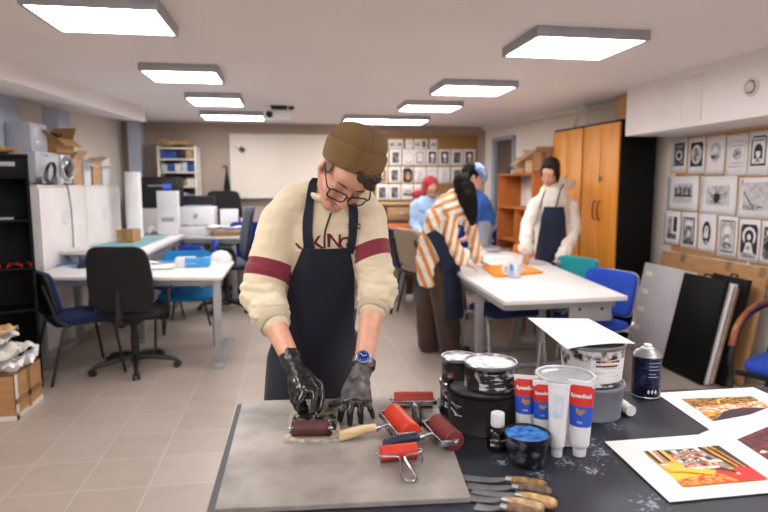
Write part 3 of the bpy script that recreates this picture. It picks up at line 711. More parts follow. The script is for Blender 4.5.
# ------------------------------------------------------------- printer desk at the back
pd = desk('long printer desk with papers before the back wall', [(-1.37, 7.56), (-.62, 7.42), (-.55, 8.12), (-1.32, 8.14)], .83, th=.03, legs=[(-1.28, 7.66), (-.72, 7.56), (-.7, 8.0), (-1.24, 8.0)])
def pbox(name, label, cat, px0, px1, py0, py1, y, dep, m, zb=None, bev=.01, extra=None, rz=0):
    a = W(px0, py1, y=y); c = W(px1, py0, y=y); z0 = zb if zb is not None else a.z
    t = thing(name, label, cat, ((a.x+c.x)/2, y+dep/2, z0), rz); w = c.x-a.x; h = c.z-z0
    b = B(); b.box(-w/2, w/2, -dep/2, dep/2, 0, h, bev=bev); b.build('body', m, t)
    if extra: extra(t, w, dep, h)
    return t
def pr_front(m1='grey', m2='inkg'):
    def f(t, w, d, h):
        b = B(); b.box(-w*.42, w*.42, -d/2-.012, -d/2, h*.08, h*.30, bev=.004); b.build('paper_tray', M['whitep'], t)
        b = B(); b.box(-w*.45, w*.45, -d/2-.004, -d/2, h*.36, h*.40); b.box(-w*.06, w*.06, -d/2-.006, -d/2, h*.62, h*.78, bev=.002); b.build('badge', M[m2], t)
        b = B(); b.box(-w*.35, w*.35, -d*.3, d*.35, h, h+.015, bev=.004); b.build('output_tray', M[m1], t)
    return f
pbox('laser_printer', 'white laser printer on the printer desk before a black monitor', 'printer', 178, 214, 207, 235, 7.62, .36, M['whitep'], zb=.832, extra=pr_front())
def plot(t, w, d, h):
    b = B(); b.box(-w*.5, w*.5, -d/2-.03, -d/2, h*.45, h*.95, bev=.015); b.build('front_cover', M['black'], t)
    b = B(); b.box(w*.1, w*.32, -d/2-.034, -d/2-.03, h*.62, h*.78); b.build('display', mat('blue lit display', hx('#2a3a80'), .3, emit=hx('#4a66d0'), estr=.6), t)
    b = B(); b.box(-w*.3, w*.1, -d/2-.033, -d/2-.03, h*.7, h*.74); b.build('badge', M['grey'], t)
pbox('inkjet_plotter', 'wide black plotter behind the tall paper roll', 'printer', 142, 178, 177, 206, 7.66, .38, M['black'], zb=1.18, extra=plot)
pbox('plotter_cabinet', 'white cabinet carrying the black plotter', 'cabinet', 142, 176, 206, 240, 7.67, .38, M['whitep'], zb=0.0, bev=.004, extra=lambda t, w, d, h: [None, B.build(( lambda bb: (bb.box(-w*.45, w*.45, -d/2-.01, -d/2, h*.55, h*.97, bev=.003), bb)[1])(B()), 'door', M['white'], t), B.build((lambda bb: (bb.box(-w*.2, w*.1, -d/2-.02, -d/2-.01, h*.72, h*.77, bev=.002), bb)[1])(B()), 'handle', M['grey'], t)])
pbox('computer_tower', 'white tower box standing left of the laser printer', 'computer', 158, 177, 191, 232, 7.32, .14, M['whitep'], zb=zc+.004, bev=.008, extra=lambda t, w, d, h: B.build((lambda bb: (bb.box(-w*.3, w*.3, -d/2-.004, -d/2, h*.3, h*.4), bb)[1])(B()), 'panel', M['grey'], t))
a = W(178, 208, y=7.98); c = W(215, 195.5, y=7.98)
mo = thing('computer_monitor', 'black computer monitor behind the laser printer', 'monitor', ((a.x+c.x)/2, 8.0, .833)); w = c.x-a.x; zt = c.z-.833
b = B(); b.box(-w/2, w/2, -.025, .0, zt-.30, zt, bev=.006); b.build('casing', M['black'], mo)
b = B(); b.box(-w/2+.015, w/2-.015, -.0265, -.025, zt-.285, zt-.015); b.build('screen', mat('dark switched off screen', hx('#1d1f24'), .25, col2=hx('#22242a'), scale=2), mo)
b = B(); b.box(-.03, .03, .0, .02, .0, zt-.1, bev=.003); b.box(-.11, .11, -.08, .08, 0, .012, bev=.004); b.build('stand', M['black'], mo)
# paper stacks on the right of the desk
for k, (px, py, w, h, m, lab) in enumerate(((228, 231, .34, .05, 'card', 'brown stack of card lowest in the paper pile'), (226, 225, .40, .045, 'offp', 'off white paper stack in the middle of the pile'))):
    p = W(px, 235, y=7.62); b = B()
    z0 = .832+.052*k
    for i in range(5): b.box(-w/2+random.uniform(-.015, .015), w/2+random.uniform(-.015, .015), -.13+random.uniform(-.01, .01), .13+random.uniform(-.01, .01), h*i/5, h*(i+1)/5-.0004, bev=.001, seg=1)
    o = b.build('paper_stack', M[m]); o.location = (p.x, 7.67, z0); tag(o, lab, 'paper', 'paper pile beside the laser printer')
p = W(227, 215, y=7.66); pbox('paper_ream', 'white paper ream topping the pile beside the laser printer', 'paper', 220, 237, 209.5, 220, 7.6, .2, M['paper'], zb=.94, bev=.004, extra=lambda t, w, d, h: B.build((lambda bb: (bb.box(-w*.5, w*.5, -d/2-.002, -d/2, h*.1, h*.3), bb)[1])(B()), 'wrapper', M['offp'], t))
crumple('loose crumpled papers on the pile beside the printer', p.x-.02, 7.6, .934, .46, .2, .05, M['paper'], seed=31)
for k, (px, h, m) in enumerate(((242, .2, 'offp'), (247, .22, 'whitep'))):
    p = W(px, 215, y=7.62); b = B(); b.lathe([(0, 0), (.035, 0), (.036, h*.6), (.02, h*.75), (.014, h*.8), (.016, h), (0, h)], n=18); o = b.build('spray_bottle', M[m]); o.location = (min(p.x, -.62), 7.66, .832); tag(o, ['beige bottle at the right end of the printer desk', 'white bottle at the right end of the printer desk'][k], 'bottle', 'bottles on the printer desk')
crumple('white plastic bag hanging at the cutting table far corner', *W(160, 233, y=7.5).xy, zc+.004, .3, .2, .14, M['paper'], seed=14, name='plastic_bag', cat='bag')
# chairs in the back left
c0 = place(office_chair('black high backed swivel chair before the whiteboard', M['blackf'], arms=False), W(222, 215, y=8.0).x+.02, 8.0, 5); c0.location.z = 0
for o in c0.children:
    if o.name.startswith(('backrest', 'back_shell')): o.location.z += .33
    if o.name.startswith('back_bar'): o.scale.z = 1.25; o.location.z -= .08
oc2 = place(office_chair('slate grey swivel chair standing behind the capped man', M['greyf'], arms=True, back=(.46, .60), seat_h=.55), W(228, 310, z=0).x, W(228, 310, z=0).y, -80)
oc3 = dup(chA, (W(193, 240, y=6.9).x, 6.9, 0), math.radians(-80), 'blue visitor chair seen side on behind the glove box', mats={'navy woven seat cloth': M['bluef']})
chD = dup(chA, (W(172, 250, y=6.35).x, 6.3, 0), math.radians(-50), 'blue visitor chair between the left table and cutting table', mats={'navy woven seat cloth': M['bluef']})
chE = dup(oc, (W(252, 215, y=7.9).x, 7.85, 0), math.radians(170), 'blue swivel chair under the whiteboard beside the printer desk', mats={'black woven cloth': M['bluef']})
# ------------------------------------------------------------- back wall furniture
a = W(160, 200, y=8.05); c = W(195, 146, y=8.05); w = c.x-a.x
sh = thing('storage_shelf', 'grey steel shelf filled with boxes against the back wall', 'shelf', ((a.x+c.x)/2, 8.2, 0)); hh = c.z
for sx in (-1, 1):
    for sy in (-.14, .14):
        b = B(); b.box(sx*w/2-.016, sx*w/2+.016, sy-.016, sy+.016, 0, hh, bev=.002); b.build('post', M['offp'], sh)
lv = [.25, .62, .98, 1.2, 1.42, 1.62, 1.84, hh-.02]
lv = [.3, .75] + [W(170, y_, y=8.05).z for y_ in (200.5, 186, 171.5, 158.5)] + [hh-.02]
for z in lv:
    b = B(); b.box(-w/2, w/2, -.15, .15, z-.022, z, bev=.003); b.build('shelf', M['offp'], sh)
b = B(); b.box(-w/2, w/2, .15, .156, .2, hh); b.build('back_panel', mat('dark shelf back', hx('#4c4642'), .8, col2=hx('#443e3a'), scale=3), sh)
kinds = [('bluebox', hx('#2b4f9c')), ('lightbox', hx('#c9cdd6')), ('darkbox', hx('#2e2b2c')), ('tanbox', hx('#b79468')), ('lilacbox', hx('#8f86b4')), ('whitebox', hx('#e0dcd8'))]
bxm = {k: mat('storage box '+k, v, .6, col2=tuple(x*.85 for x in v), scale=5) for k, v in kinds}
cname = {'bluebox': 'blue', 'lightbox': 'pale grey', 'darkbox': 'black', 'tanbox': 'tan', 'lilacbox': 'lilac', 'whitebox': 'white'}
rows = {5: ['bluebox', 'bluebox', 'darkbox', 'tanbox'], 4: ['lightbox', 'bluebox', 'whitebox', 'lightbox', 'bluebox'], 3: ['darkbox', 'darkbox', 'tanbox', 'whitebox'], 2: ['darkbox', 'lilacbox', 'lightbox', 'lilacbox']}
rn = {5: 'top', 4: 'second', 3: 'third', 2: 'fourth'}; on = ['first', 'second', 'third', 'fourth', 'fifth']
for lvl, ks in rows.items():
    x = -w/2+.025; step = (w-.05)/len(ks)
    for i, k in enumerate(ks):
        h = random.uniform(.08, .12); b = B(); bw = step-.012; b.box(-bw/2, bw/2, -.1, .1, 0, h, bev=.004); b.box(-bw/2-.003, bw/2+.003, -.103, .103, h-.02, h, bev=.003)
        o = b.build('storage_box', bxm[k]); o.location = (sh.location.x+x+step/2, 8.17, lv[lvl]+.0005); x += step
        tag(o, f'{cname[k]} storage box {on[i]} from left on the {rn[lvl]} level of the steel shelf', 'box', 'boxes on the steel shelf')
crumple('tan wrapping sheet piled on top of the steel shelf', sh.location.x-.05, 8.2, hh+.001, w*.9, .26, .14, M['card2'], seed=17)
# whiteboard
a, c = W(231, 198, y=8.36), W(231, 133.5, y=8.36); x0, z0, z1 = a.x, a.z, c.z; x1 = .95
wb = thing('whiteboard', 'large cream whiteboard on the back wall', 'whiteboard', ((x0+x1)/2, 8.37, z0)); w = x1-x0; h = z1-z0
b = B(); b.box(-w/2+.015, w/2-.015, -.008, .025, .015, h-.015); b.build('panel', mat('cream enamel board', hx('#ddd2c6'), .4, col2=hx('#d6cbbe'), scale=1), wb)
b = B()
for q in ((-w/2, w/2, 0, .02), (-w/2, w/2, h-.02, h), (-w/2, -w/2+.02, .02, h-.02), (w/2-.02, w/2, .02, h-.02)): b.box(q[0], q[1], -.018, .028, q[2], q[3], bev=.003)
b.build('frame', M['offp'], wb)
b = B(); b.box(-w/2+.1, w/2-.1, -.07, -.01, -.012, .006, bev=.003); b.build('pen_tray', M['grey'], wb)
p = W(240, 148, y=8.35); er = thing('board_eraser', 'small dark and white eraser stuck on the whiteboard', 'eraser', (p.x, 8.36, p.z), 0); er.rotation_euler = (0, math.radians(35), 0)
b = B(); b.box(-.07, .07, -.02, .0, -.03, .03, bev=.006); b.build('felt', M['offp'], er)
b = B(); b.box(.0, .075, -.04, -.02, -.032, .032, bev=.006); b.build('grip', mat('blue black plastic', hx('#2c3046'), .5, col2=hx('#262a3e'), scale=6), er)
# umbrella-like stick leaning by the whiteboard
p = W(227, 196, y=8.33); q = W(226, 166, y=8.33)
st = thing('hanging_umbrella', 'folded dark umbrella hanging left of the whiteboard', 'umbrella', (p.x, 8.37, p.z))
L_ = q.z-p.z; b = B(); b.lathe([(0, 0), (.02, .02), (.045, .1), (.035, L_*.45), (.012, L_*.75), (.01, L_*.8)], n=12); b.build('canopy', M['blackf'], st)
b = B(); b.tube([(0, 0, L_*.75), (0, 0, L_-.05), (-.0, 0, L_), (-.03, 0, L_+.01), (-.045, 0, L_-.02)], .009, 8); b.build('handle', M['black'], st)
# ceiling projector
p = W(279, 112, y=6.6); pj = thing('ceiling_projector', 'white projector hanging from the ceiling by the left lights', 'projector', (p.x, 6.6, 0))
zb = W(279, 121, y=6.6).z; zt = W(279, 111, y=6.6).z
b = B(); b.box(-.15, .12, -.12, .12, zb, zt, bev=.015); b.build('casing', M['whitep'], pj)
b = B(); b.cyl((-.1, -.14, (zb+zt)/2), (-.1, -.11, (zb+zt)/2), .035, n=20); b.build('lens', M['glass'], pj)
b = B(); b.cyl((0, 0, zt), (0, 0, ZC-.02), .012); b.box(-.08, .08, -.08, .08, ZC-.025, ZC, bev=.003); b.tube([(-.06, -.04, zt), (-.09, -.02, zt+.05), (0, 0, ZC-.05)], .007, 6); b.tube([(.08, -.04, zt), (.09, -.02, zt+.05), (0, 0, ZC-.05)], .007, 6); b.build('mount', M['black'], pj)
b = B(); b.box(.1, .16, -.03, .03, zt+.02, zt+.08, bev=.005); b.tube([(.13, 0, zt+.08), (.12, 0, ZC-.01)], .006, 6); b.tube(smooth_path([(.13, 0, zt+.02), (.1, .02, zt-.03), (.05, .02, zt)], 4), .005, 6); b.build('junction_box', M['black'], pj)
# pipe on the back wall and brass corner clutter
b = B(); b.cyl((W(163, 130, y=8.38).x, 8.385, 1.2), (W(163, 130, y=8.38).x, 8.385, ZC), .012); struct(b.build('trim_3', M['grey']))
# ------------------------------------------------------------- twin wardrobes
wd0 = V((2.93, 4.985, 0)); wdir = V((-.0785, .997, 0)); wrot = math.atan2(wdir.y, wdir.x)
def wardrobe(o, L, label):
    t = thing('wardrobe', label, 'wardrobe', o, wrot)      # local x along the wall, local +y into the room
    H_ = 2.045; D = .36; b = B()
    for q in ((0, .02, -D, 0, 0, H_), (L-.02, L, -D, 0, 0, H_), (0, L, -D, 0, H_-.02, H_), (0, L, -D, 0, 0, .06), (0, L, -D, -D+.01, 0, H_)): b.box(*q, bev=.002)
    b.build('carcass', M['blackm'], t)
    for i in (0, 1):
        x0 = .012+i*(L-.02)/2; x1 = x0+(L-.02)/2-.005
        b = B(); b.box(x0, x1, .001, .02, .065, H_-.022, bev=.002); d_ = b.build('door', M['beech'], t)
        hxp = (x1-.035) if i == 0 else (x0+.035)
        b = B(); b.tube(smooth_path([(hxp, .02, 1.13), (hxp, .048, 1.15), (hxp, .055, 1.22), (hxp, .048, 1.29), (hxp, .02, 1.31)], 5), .007, 8); b.build('handle', M['arm'], d_)
        if i == 0: b = B(); b.cyl((x1-.03, .02, 1.52), (x1-.03, .03, 1.52), .014, n=14); b.box(x1-.034, x1-.026, .03, .05, 1.49, 1.55, bev=.002); b.build('lock', M['alu'], d_)
    return t
wardrobe(wd0, .592, 'orange beech wardrobe with black side next to the white boxing')
wardrobe(wd0+wdir*.596, .592, 'orange beech wardrobe right behind the white hooded person')
def onW(u, d, z): return wd0+wdir*u+V((wdir.y, -wdir.x, 0))*d+V((0, 0, z))
p = onW(.1, .16, 0); carton('brown carton on top of the nearer wardrobe', p.x-.1, p.x+.1, p.y-.09, p.y+.09, 2.047, .21, M['card'], open_=False, rz=4)
p = onW(.02, .06, 0); b = B(); b.box(-.03, .03, -.012, .0, 0, .05, bev=.003); o = b.build('wardrobe_clip', M['alu']); o.location = (3.02, 4.975, 1.90); tag(o, 'small metal label clip on the black wardrobe side', 'clip')
# ------------------------------------------------------------- low orange bookcase behind
bs = thing('bookcase', 'open orange bookcase with pale back by the dark doorway', 'bookcase', (2.62, 6.22, 0))
H_ = 1.60; L = 1.1; D = .30
def bb(n, q, m=M['oak']): b = B(); b.box(*q, bev=.002); return b.build(n, m, bs)
for y in (0, L-.02): bb('side_panel', (0, D, y, y+.02, 0, H_-.02))
bb('divider', (.004, D, .5, .52, 0, 1.18))
bb('top', (-.008, D, -.005, L+.005, H_-.02, H_)); 
for z in (.04, .42, .80, 1.20): bb('shelf', (.002, D-.01, .02, L-.02, z-.02, z))
bb('back_panel', (D, D+.008, 0, L, 0, H_), M['offp'])
for k, (y, z, h, lab) in enumerate(((6.36, 1.602, .22, 'open brown carton on the bookcase beside the wardrobe'), (6.62, 1.602, .15, 'low brown carton on top of the orange bookcase'))):
    carton(lab, 2.63, 2.88, y-.11, y+.11, z, h, M['card2'], flaps=(30, -40, 20, -35), group='cartons on the bookcase')
for k, (y, m) in enumerate(((6.86, 'alu'), (7.0, 'inkg'), (7.14, 'black'))):
    b = B(); b.box(-.08, .08, -.05, .05, 0, .04+.01*k, bev=.006); b.box(-.05, .04, -.03, .03, .04+.01*k, .055+.01*k, bev=.003); o = b.build('tool_case', M[m]); o.location = (2.76, y, 1.602); tag(o, ['silver flat case on the bookcase nearest the low carton', 'mottled grey flat case in the middle of the bookcase top', 'black flat case at the doorway end of the bookcase'][k], 'case', 'flat cases on the bookcase')
b = B(); b.grid(lambda u, v: V((.16*math.cos(PI*u), (v-.5)*.02, .20*math.sin(PI*u)))+V((0, 0, .03)), 20, 2, th=.012); b.tube([V((.16*math.cos(PI*i/16), 0, .03+.2*math.sin(PI*i/16))) for i in range(17)], .014, 8)
o = b.build('white_arch', M['offp']); o.location = onW(.9, .14, 2.045); o.rotation_euler = (0, 0, 1.5); tag(o, 'pale curved hoop leaning on top of the farther wardrobe', 'hoop')
# ------------------------------------------------------------- right work tables
rt = desk('long white work table with orange print and mug in the right aisle', [(1.30, 3.465), (2.15, 3.50), (2.33, 5.05), (1.36, 5.05)], .74, legs=[], th=.03)
c = rt.location
def bar(par, nm, q, m, bev=.004):
    b = B(); b.box(q[0]-c.x, q[1]-c.x, q[2]-c.y, q[3]-c.y, q[4], q[5], bev=bev); return b.build(nm, m, par)
for y in (4.42, 4.95):
    bar(rt, 'leg', (1.42, 1.48, y-.03, y+.03, .03, .70), M['grey']); bar(rt, 'leg', (1.94, 2.0, y-.03, y+.03, .03, .70), M['grey'])
    bar(rt, 'foot_bar', (1.35, 2.16, y-.035, y+.035, 0, .04), M['grey'], .01)
b = B(); b.box(1.80-c.x, 2.10-c.x, 3.60-c.y, 3.615-c.y, .555, .685, bev=.004); pl = b.build('bracket_plate', M['grey'], rt)
for x in (1.87, 2.03): b = B(); b.cyl((x-c.x, 3.597-c.y, .64), (x-c.x, 3.601-c.y, .64), .010, n=14); b.build('plate_hole', M['black'], pl)
rt2 = desk('second white work table behind, strewn with grey papers', [(1.38, 5.12), (2.36, 5.12), (2.38, 6.6), (1.44, 6.6)], .74, legs=[(1.5, 5.3), (2.25, 5.3), (2.25, 6.45), (1.55, 6.45)], th=.03)
# orange print board, mug, papers
o4 = [W(482, 265.5, z=.755), W(524, 264, z=.755), W(543, 271.6, z=.755), W(495, 276, z=.755)]
cc = sum(o4, V((0, 0, 0)))/4; ob = thing('print_screen', 'orange framed board with a grey picture lying on the white table', 'frame', (cc.x, cc.y, .742))
orp = mat('bright orange card', hx('#f2961e'), .6, col2=hx('#ea8a14'), scale=6)
b = B(); b.prism([(p.x-cc.x, p.y-cc.y) for p in o4][::-1], 0, .014); b.build('board', orp, ob, recalc=True)
b = B(); b.prism([((p.x-cc.x)*.5+.04, (p.y-cc.y)*.5+.02) for p in o4][::-1], .0142, .0156); b.build('picture', mat('grey print picture', hx('#8d8580'), .8, col2=hx('#c9bfb4'), scale=30), ob, recalc=True)
p = W(514, 277, z=.742); mg = thing('mug', 'white mug with a bold blue letter beside the orange board', 'mug', p)
mg.scale = (1.3, 1.3, 1.15)
b = B(); b.lathe([(0, 0), (.036, 0), (.04, .006), (.04, .098), (.036, .1), (.035, .01), (0, .01)], n=36); b.build('cup', M['whitep'], mg, ang=50)
b = B(); b.tube(smooth_path([(-.039, 0, .08), (-.066, 0, .078), (-.072, 0, .05), (-.06, 0, .026), (-.039, 0, .024)], 5), .006, 8); b.build('handle', M['whitep'], mg)
b = B()
def wrapm(r):
    def f(v):
        a = v.x/r-PI/2-.12; rr = r+.0006+v.z; return V((rr*math.cos(a), rr*math.sin(a), v.y+.048))
    return f
b.text('N', .095, wrapm(.04), depth=.0004, bold=.007); b.build('letter', mat('sky blue glaze', hx('#2f8fdc'), .4, col2=hx('#2a86d2'), scale=6), mg)
for k, (px, py, w, d, rz, m, lab) in enumerate(((478, 254, .34, .24, 12, 'inkl', 'grey printed sheet on the far white table end'), (500, 257, .26, .2, -20, 'paper', 'white sheet on the table left of the white sleeve'), (470, 262, .28, .18, 30, 'offp', 'off white sheet under the striped sleeve'), (487, 247, .3, .22, 5, 'inkg', 'dark mottled print lying on the second table'), (480, 241, .36, .2, -10, 'inkl', 'pale grey print on the second table far end'))):
    p = W(px, py, z=.745); sheet(lab, p.x, p.y, .742+.0015*k, w, d, M[m], rz, curl=.003, group='sheets on the right tables')
for k, (px, py) in enumerate(((493, 252), (474, 249), (505, 250))):
    p = W(px, py, z=.75); t = thing('ink_tray', ['small grey tray with dark ink on the second table', 'small grey tray beside the striped sleeve', 'small grey tray near the white sleeve'][k], 'tray', (p.x, p.y, .752), .3*k, 'ink trays on the right tables')
    b = B(); b.prism(rrect(.14, .09, .015), 0, .004); b.tube([V((x, y, .006)) for x, y in rrect(.14, .09, .015)], .005, 6, closed=True); b.build('tray', M['grey'], t)
    b = B(); b.prism(rrect(.09, .05, .02), .004, .006); b.build('ink', M['inkd'], t)
# ------------------------------------------------------------- chairs on the right
cC = visitor_chair('bright blue visitor chair with silver legs at the near table corner', M['bluef'], frame='alu', shell='grey', group='silver legged chairs')
def put(o, bx, by, ang, s=1.0, dz=0.):
    a = math.radians(ang); o.location = (bx+.24*math.sin(a)*s, by-.24*math.cos(a)*s, dz); o.rotation_euler = (0, 0, a); o.scale = (s, s, s); return o
put(cC, 2.36, 4.06, -70)
cT = put(dup(cC, label='teal visitor chair beside the white hooded person', mats={'blue woven cloth': M['tealf']}), 2.49, 4.86, -70)
cO = put(dup(cC, label='orange moulded chair beyond the white hooded person', mats={'blue woven cloth': M['orangep']}), 2.54, 6.0, -60)
cN = put(dup(cC, label='navy visitor chair tucked under the near end of the white table', mats={'blue woven cloth': M['navyf']}), 1.62, 4.42, 12); cN.location = (1.69, 4.55, 0)
for ch in list(cN.children):
    if ch.name.startswith(('backrest', 'back_shell', 'back_upright')): bpy.data.objects.remove(ch)
cN.name = 'stool'; cN['category'] = 'stool'; cN['label'] = 'navy topped stool with silver legs under the white table end'
if 'group' in cN: del cN['group']
cB1 = put(dup(cC, label='blue visitor chair at the far table end, nearer the striped person'), 2.12, 7.52, 176, 1.15)
cB2 = put(dup(cC, label='blue visitor chair at the far table end, nearer the bookcase'), 2.56, 7.48, -172, 1.08)
for o_ in (cB1, cB2):
    for ch in o_.children:
        if ch.name.startswith('back_shell'): ch.data = ch.data.copy(); ch.data.materials[0] = M['bluef']
cBe = put(dup(chA, label='beige visitor chair on black legs left of the striped person', mats={'navy woven seat cloth': M['beigef']}), W(406, 250, y=6.3).x, 6.25, 108, 1.2)
for ch in cBe.children:
    if ch.name.startswith('back_shell'): ch.data = ch.data.copy(); ch.data.materials[0] = M['beigef']
cBb = put(dup(chA, label='blue visitor chair behind the beige chair near the drawers', mats={'navy woven seat cloth': M['bluef']}), W(391, 240, y=7.0).x, 6.95, 100, 1.15)
# armchair with wooden arms at the right edge
ac = thing('armchair', 'blue armchair with a curved wooden armrest at the right edge', 'chair', (2.80, 2.76, 0), math.radians(-62))
b = B(); pad(b, .52, .50, .085, T=M4.Translation((0, -.02, .455)), e1=.5); b.build('seat', M['bluef'], ac, ang=60)
b = B(); pad(b, .50, .07, .42, T=M4.Translation((0, .28, .74)) @ M4.Rotation(math.radians(-12), 4, 'X'), e1=.5); b.build('backrest', M['bluef'], ac, ang=60)
for s in (-1, 1):
    b = B(); b.tube(smooth_path([(s*.3, -.27, 0), (s*.3, -.24, .35), (s*.3, -.262, .50), (s*.3, -.2, .64), (s*.3, -.07, .71), (s*.3, .12, .735), (s*.29, .3, .745)], 5), .014, 10); b.build('side_tube', M['black'], ac)
    b = B(); b.tube([(s*.3, .3, 0), (s*.3, .26, .43), (s*.27, .3, .6), (s*.25, .36, .95)], .014, 10); b.build('leg', M['black'], ac)
    b = B(); b.tube(smooth_path([(s*.3, -.265, .56), (s*.3, -.215, .66), (s*.3, -.08, .735), (s*.3, .12, .76), (s*.3, .3, .765)], 5), [(.016, .026)]*21, 10); b.build('armrest', M['arm'], ac)
b = B(); b.box(-.3, .3, -.2, -.17, .38, .41, bev=.005); b.box(-.3, .3, .17, .2, .38, .41, bev=.005); b.box(-.02, .02, -.2, .2, .385, .405); b.build('seat_frame', M['black'], ac)
# ------------------------------------------------------------- cabinet with drawers at the back
a = W(383, 240, y=7.72); e = W(424, 203, y=7.72)
dc = thing('drawer_cabinet', 'brown wooden drawer cabinet under the back corkboard', 'cabinet', (a.x, 7.72, 0)); w = e.x-a.x; zt = e.z
tan = mat('tan board', hx('#b48a5c'), .6, col2=hx('#a87e50'), scale=4, stretch=(6, 1, 1))
b = B(); b.box(0, w, 0, .45, 0, zt-.03, bev=.004); b.build('carcass', mat('dark brown veneer', hx('#5c3d28'), .5, col2=hx('#503420'), scale=5), dc)
b = B(); b.box(-.25, w+.03, -.03, .47, zt-.03, zt, bev=.004); b.build('top', tan, dc)
for z0, z1, m in ((zt-.22, zt-.05, tan), (zt-.47, zt-.27, M['orangep']), (zt-.72, zt-.50, tan), (zt-.96, zt-.75, M['orangep'])):
    b = B(); b.box(.06, w-.03, -.018, 0, z0, z1, bev=.004); d_ = b.build('drawer', m, dc); b = B(); b.box(w*.4, w*.6, -.035, -.018, (z0+z1)/2-.01, (z0+z1)/2+.01, bev=.004); b.build('handle', M['alu'], d_)
tw = desk('low white table behind the beige chair', [(1.22, 6.75), (1.62, 6.75), (1.66, 7.4), (1.25, 7.4)], .85, legs=[(1.3, 6.85), (1.55, 6.85), (1.55, 7.3), (1.32, 7.3)])
crumple('tan cloth heap on the low white table behind the beige chair', 1.4, 7.0, .852, .34, .34, .1, M['offp'], seed=41, name='cloth_heap', cat='cloth')
# ------------------------------------------------------------- boards and folders leaning by the right wall
def leaning(name, label, y0, y1, xb, xt, h, th, m, cat, edge=None, extra=None, group=None):
    t = thing(name, label, cat, (xb, y0, 0), 0, group); a = math.atan2(xt-xb, h)
    Tm = M4.Rotation(a, 4, 'Y'); b = B(); b.box(0, th, 0, y1-y0, .012, h/math.cos(a), bev=min(.004, th*.3), T=Tm); b.build('board', m, t)
    if extra: extra(t, Tm, y1-y0, h/math.cos(a), th)
    return t
def folder_x(t, Tm, L, h, th):
    b = B(); b.tube([Tm @ V((th/2, L*.35, h)), Tm @ V((th/2, L*.36, h+.02)), Tm @ V((th/2, L*.52, h+.02)), Tm @ V((th/2, L*.53, h))], .008, 8); b.build('handle', M['black'], t)
    b = B(); b.box(-.002, th+.002, -.004, .02, .012, h, bev=.002, T=Tm); b.build('zipper', M['blackm'], t)
leaning('art_portfolio', 'big black art portfolio leaning in front of the stacked boards', 3.78, 4.24, 2.92, 3.08, .77, .028, M['blackm'], 'portfolio', extra=folder_x)
leaning('grey_board', 'pale grey board with tape marks leaning beside the black portfolio', 4.14, 4.83, 2.965, 3.12, .775, .012, mat('pale grey board', hx('#b9b6ba'), .6, col2=hx('#aeabb0'), scale=4), 'board',
        extra=lambda t, Tm, L, h, th: [B.build((lambda q: (q.box(-.0015, 0, L*.80, L*.93, z, z+.04, T=Tm), q)[1])(B()), 'tape_mark', M['offp'], t) for z in (.2, .36, .52, .68)])
for k, (m, th, h, lab) in enumerate((('paper', .012, .80, 'white board first behind the black portfolio'), ('card2', .010, .79, 'tan board second behind the black portfolio'), ('inkl', .014, .80, 'pale grey board third behind the black portfolio'), ('card', .012, .77, 'brown board fourth behind the black portfolio'))):
    xo = .03+.02*k; leaning('mounting_board', lab, 3.76+.006*k, 4.12, 2.935+xo, 3.095+xo, h-.055, th, M[m], 'board', group='boards behind the portfolio')
leaning('art_portfolio', 'narrow black portfolio between the boards and kraft cardboard', 3.72, 4.08, 3.05, 3.21, .785, .03, M['blackm'], 'portfolio', extra=folder_x)
leaning('cardboard_sheet', 'large brown cardboard sheet leaning against the right wall', 3.70, 4.93, 3.20, 3.35, .865, .012, M['card'], 'cardboard',
        extra=lambda t, Tm, L, h, th: [B.build((lambda q: (q.box(-.002, th+.002, y, y+.06, h-.07, h+.002, T=Tm), q)[1])(B()), 'tape', M['tape'], t) for y in (.02, .36, .9)])
p = W(733, 262, x=3.36); b = B(); b.prism([(-.055, 0), (.055, 0), (.0, .07)], 0, .002, T=M4.Rotation(PI/2, 4, 'Z') @ M4.Rotation(PI/2, 4, 'X')); o = b.build('paper_scrap', M['paper']); o.location = (3.38, p.y, p.z-.06); tag(o, 'white paper corner poking up above the brown cardboard sheet', 'paper')
b = B(); b.prism([(-.10, 0), (.10, .0), (.12, .1), (.0, .38), (-.10, .2)], 0, .004, T=M4.Rotation(PI/2, 4, 'Z') @ M4.Rotation(PI/2, 4, 'X')); o = b.build('folded_paper', M['inkl']); o.location = (3.36, W(745, 300, x=3.36).y, .52); o.rotation_euler = (0, 0, 0); tag(o, 'folded grey paper tucked behind the cardboard by the wall', 'paper')
b = B(); b.box(3.405, 3.425, -2.5, 4.9, 0, .86, bev=.002); struct(b.build('trim_4', M['soff'])); 
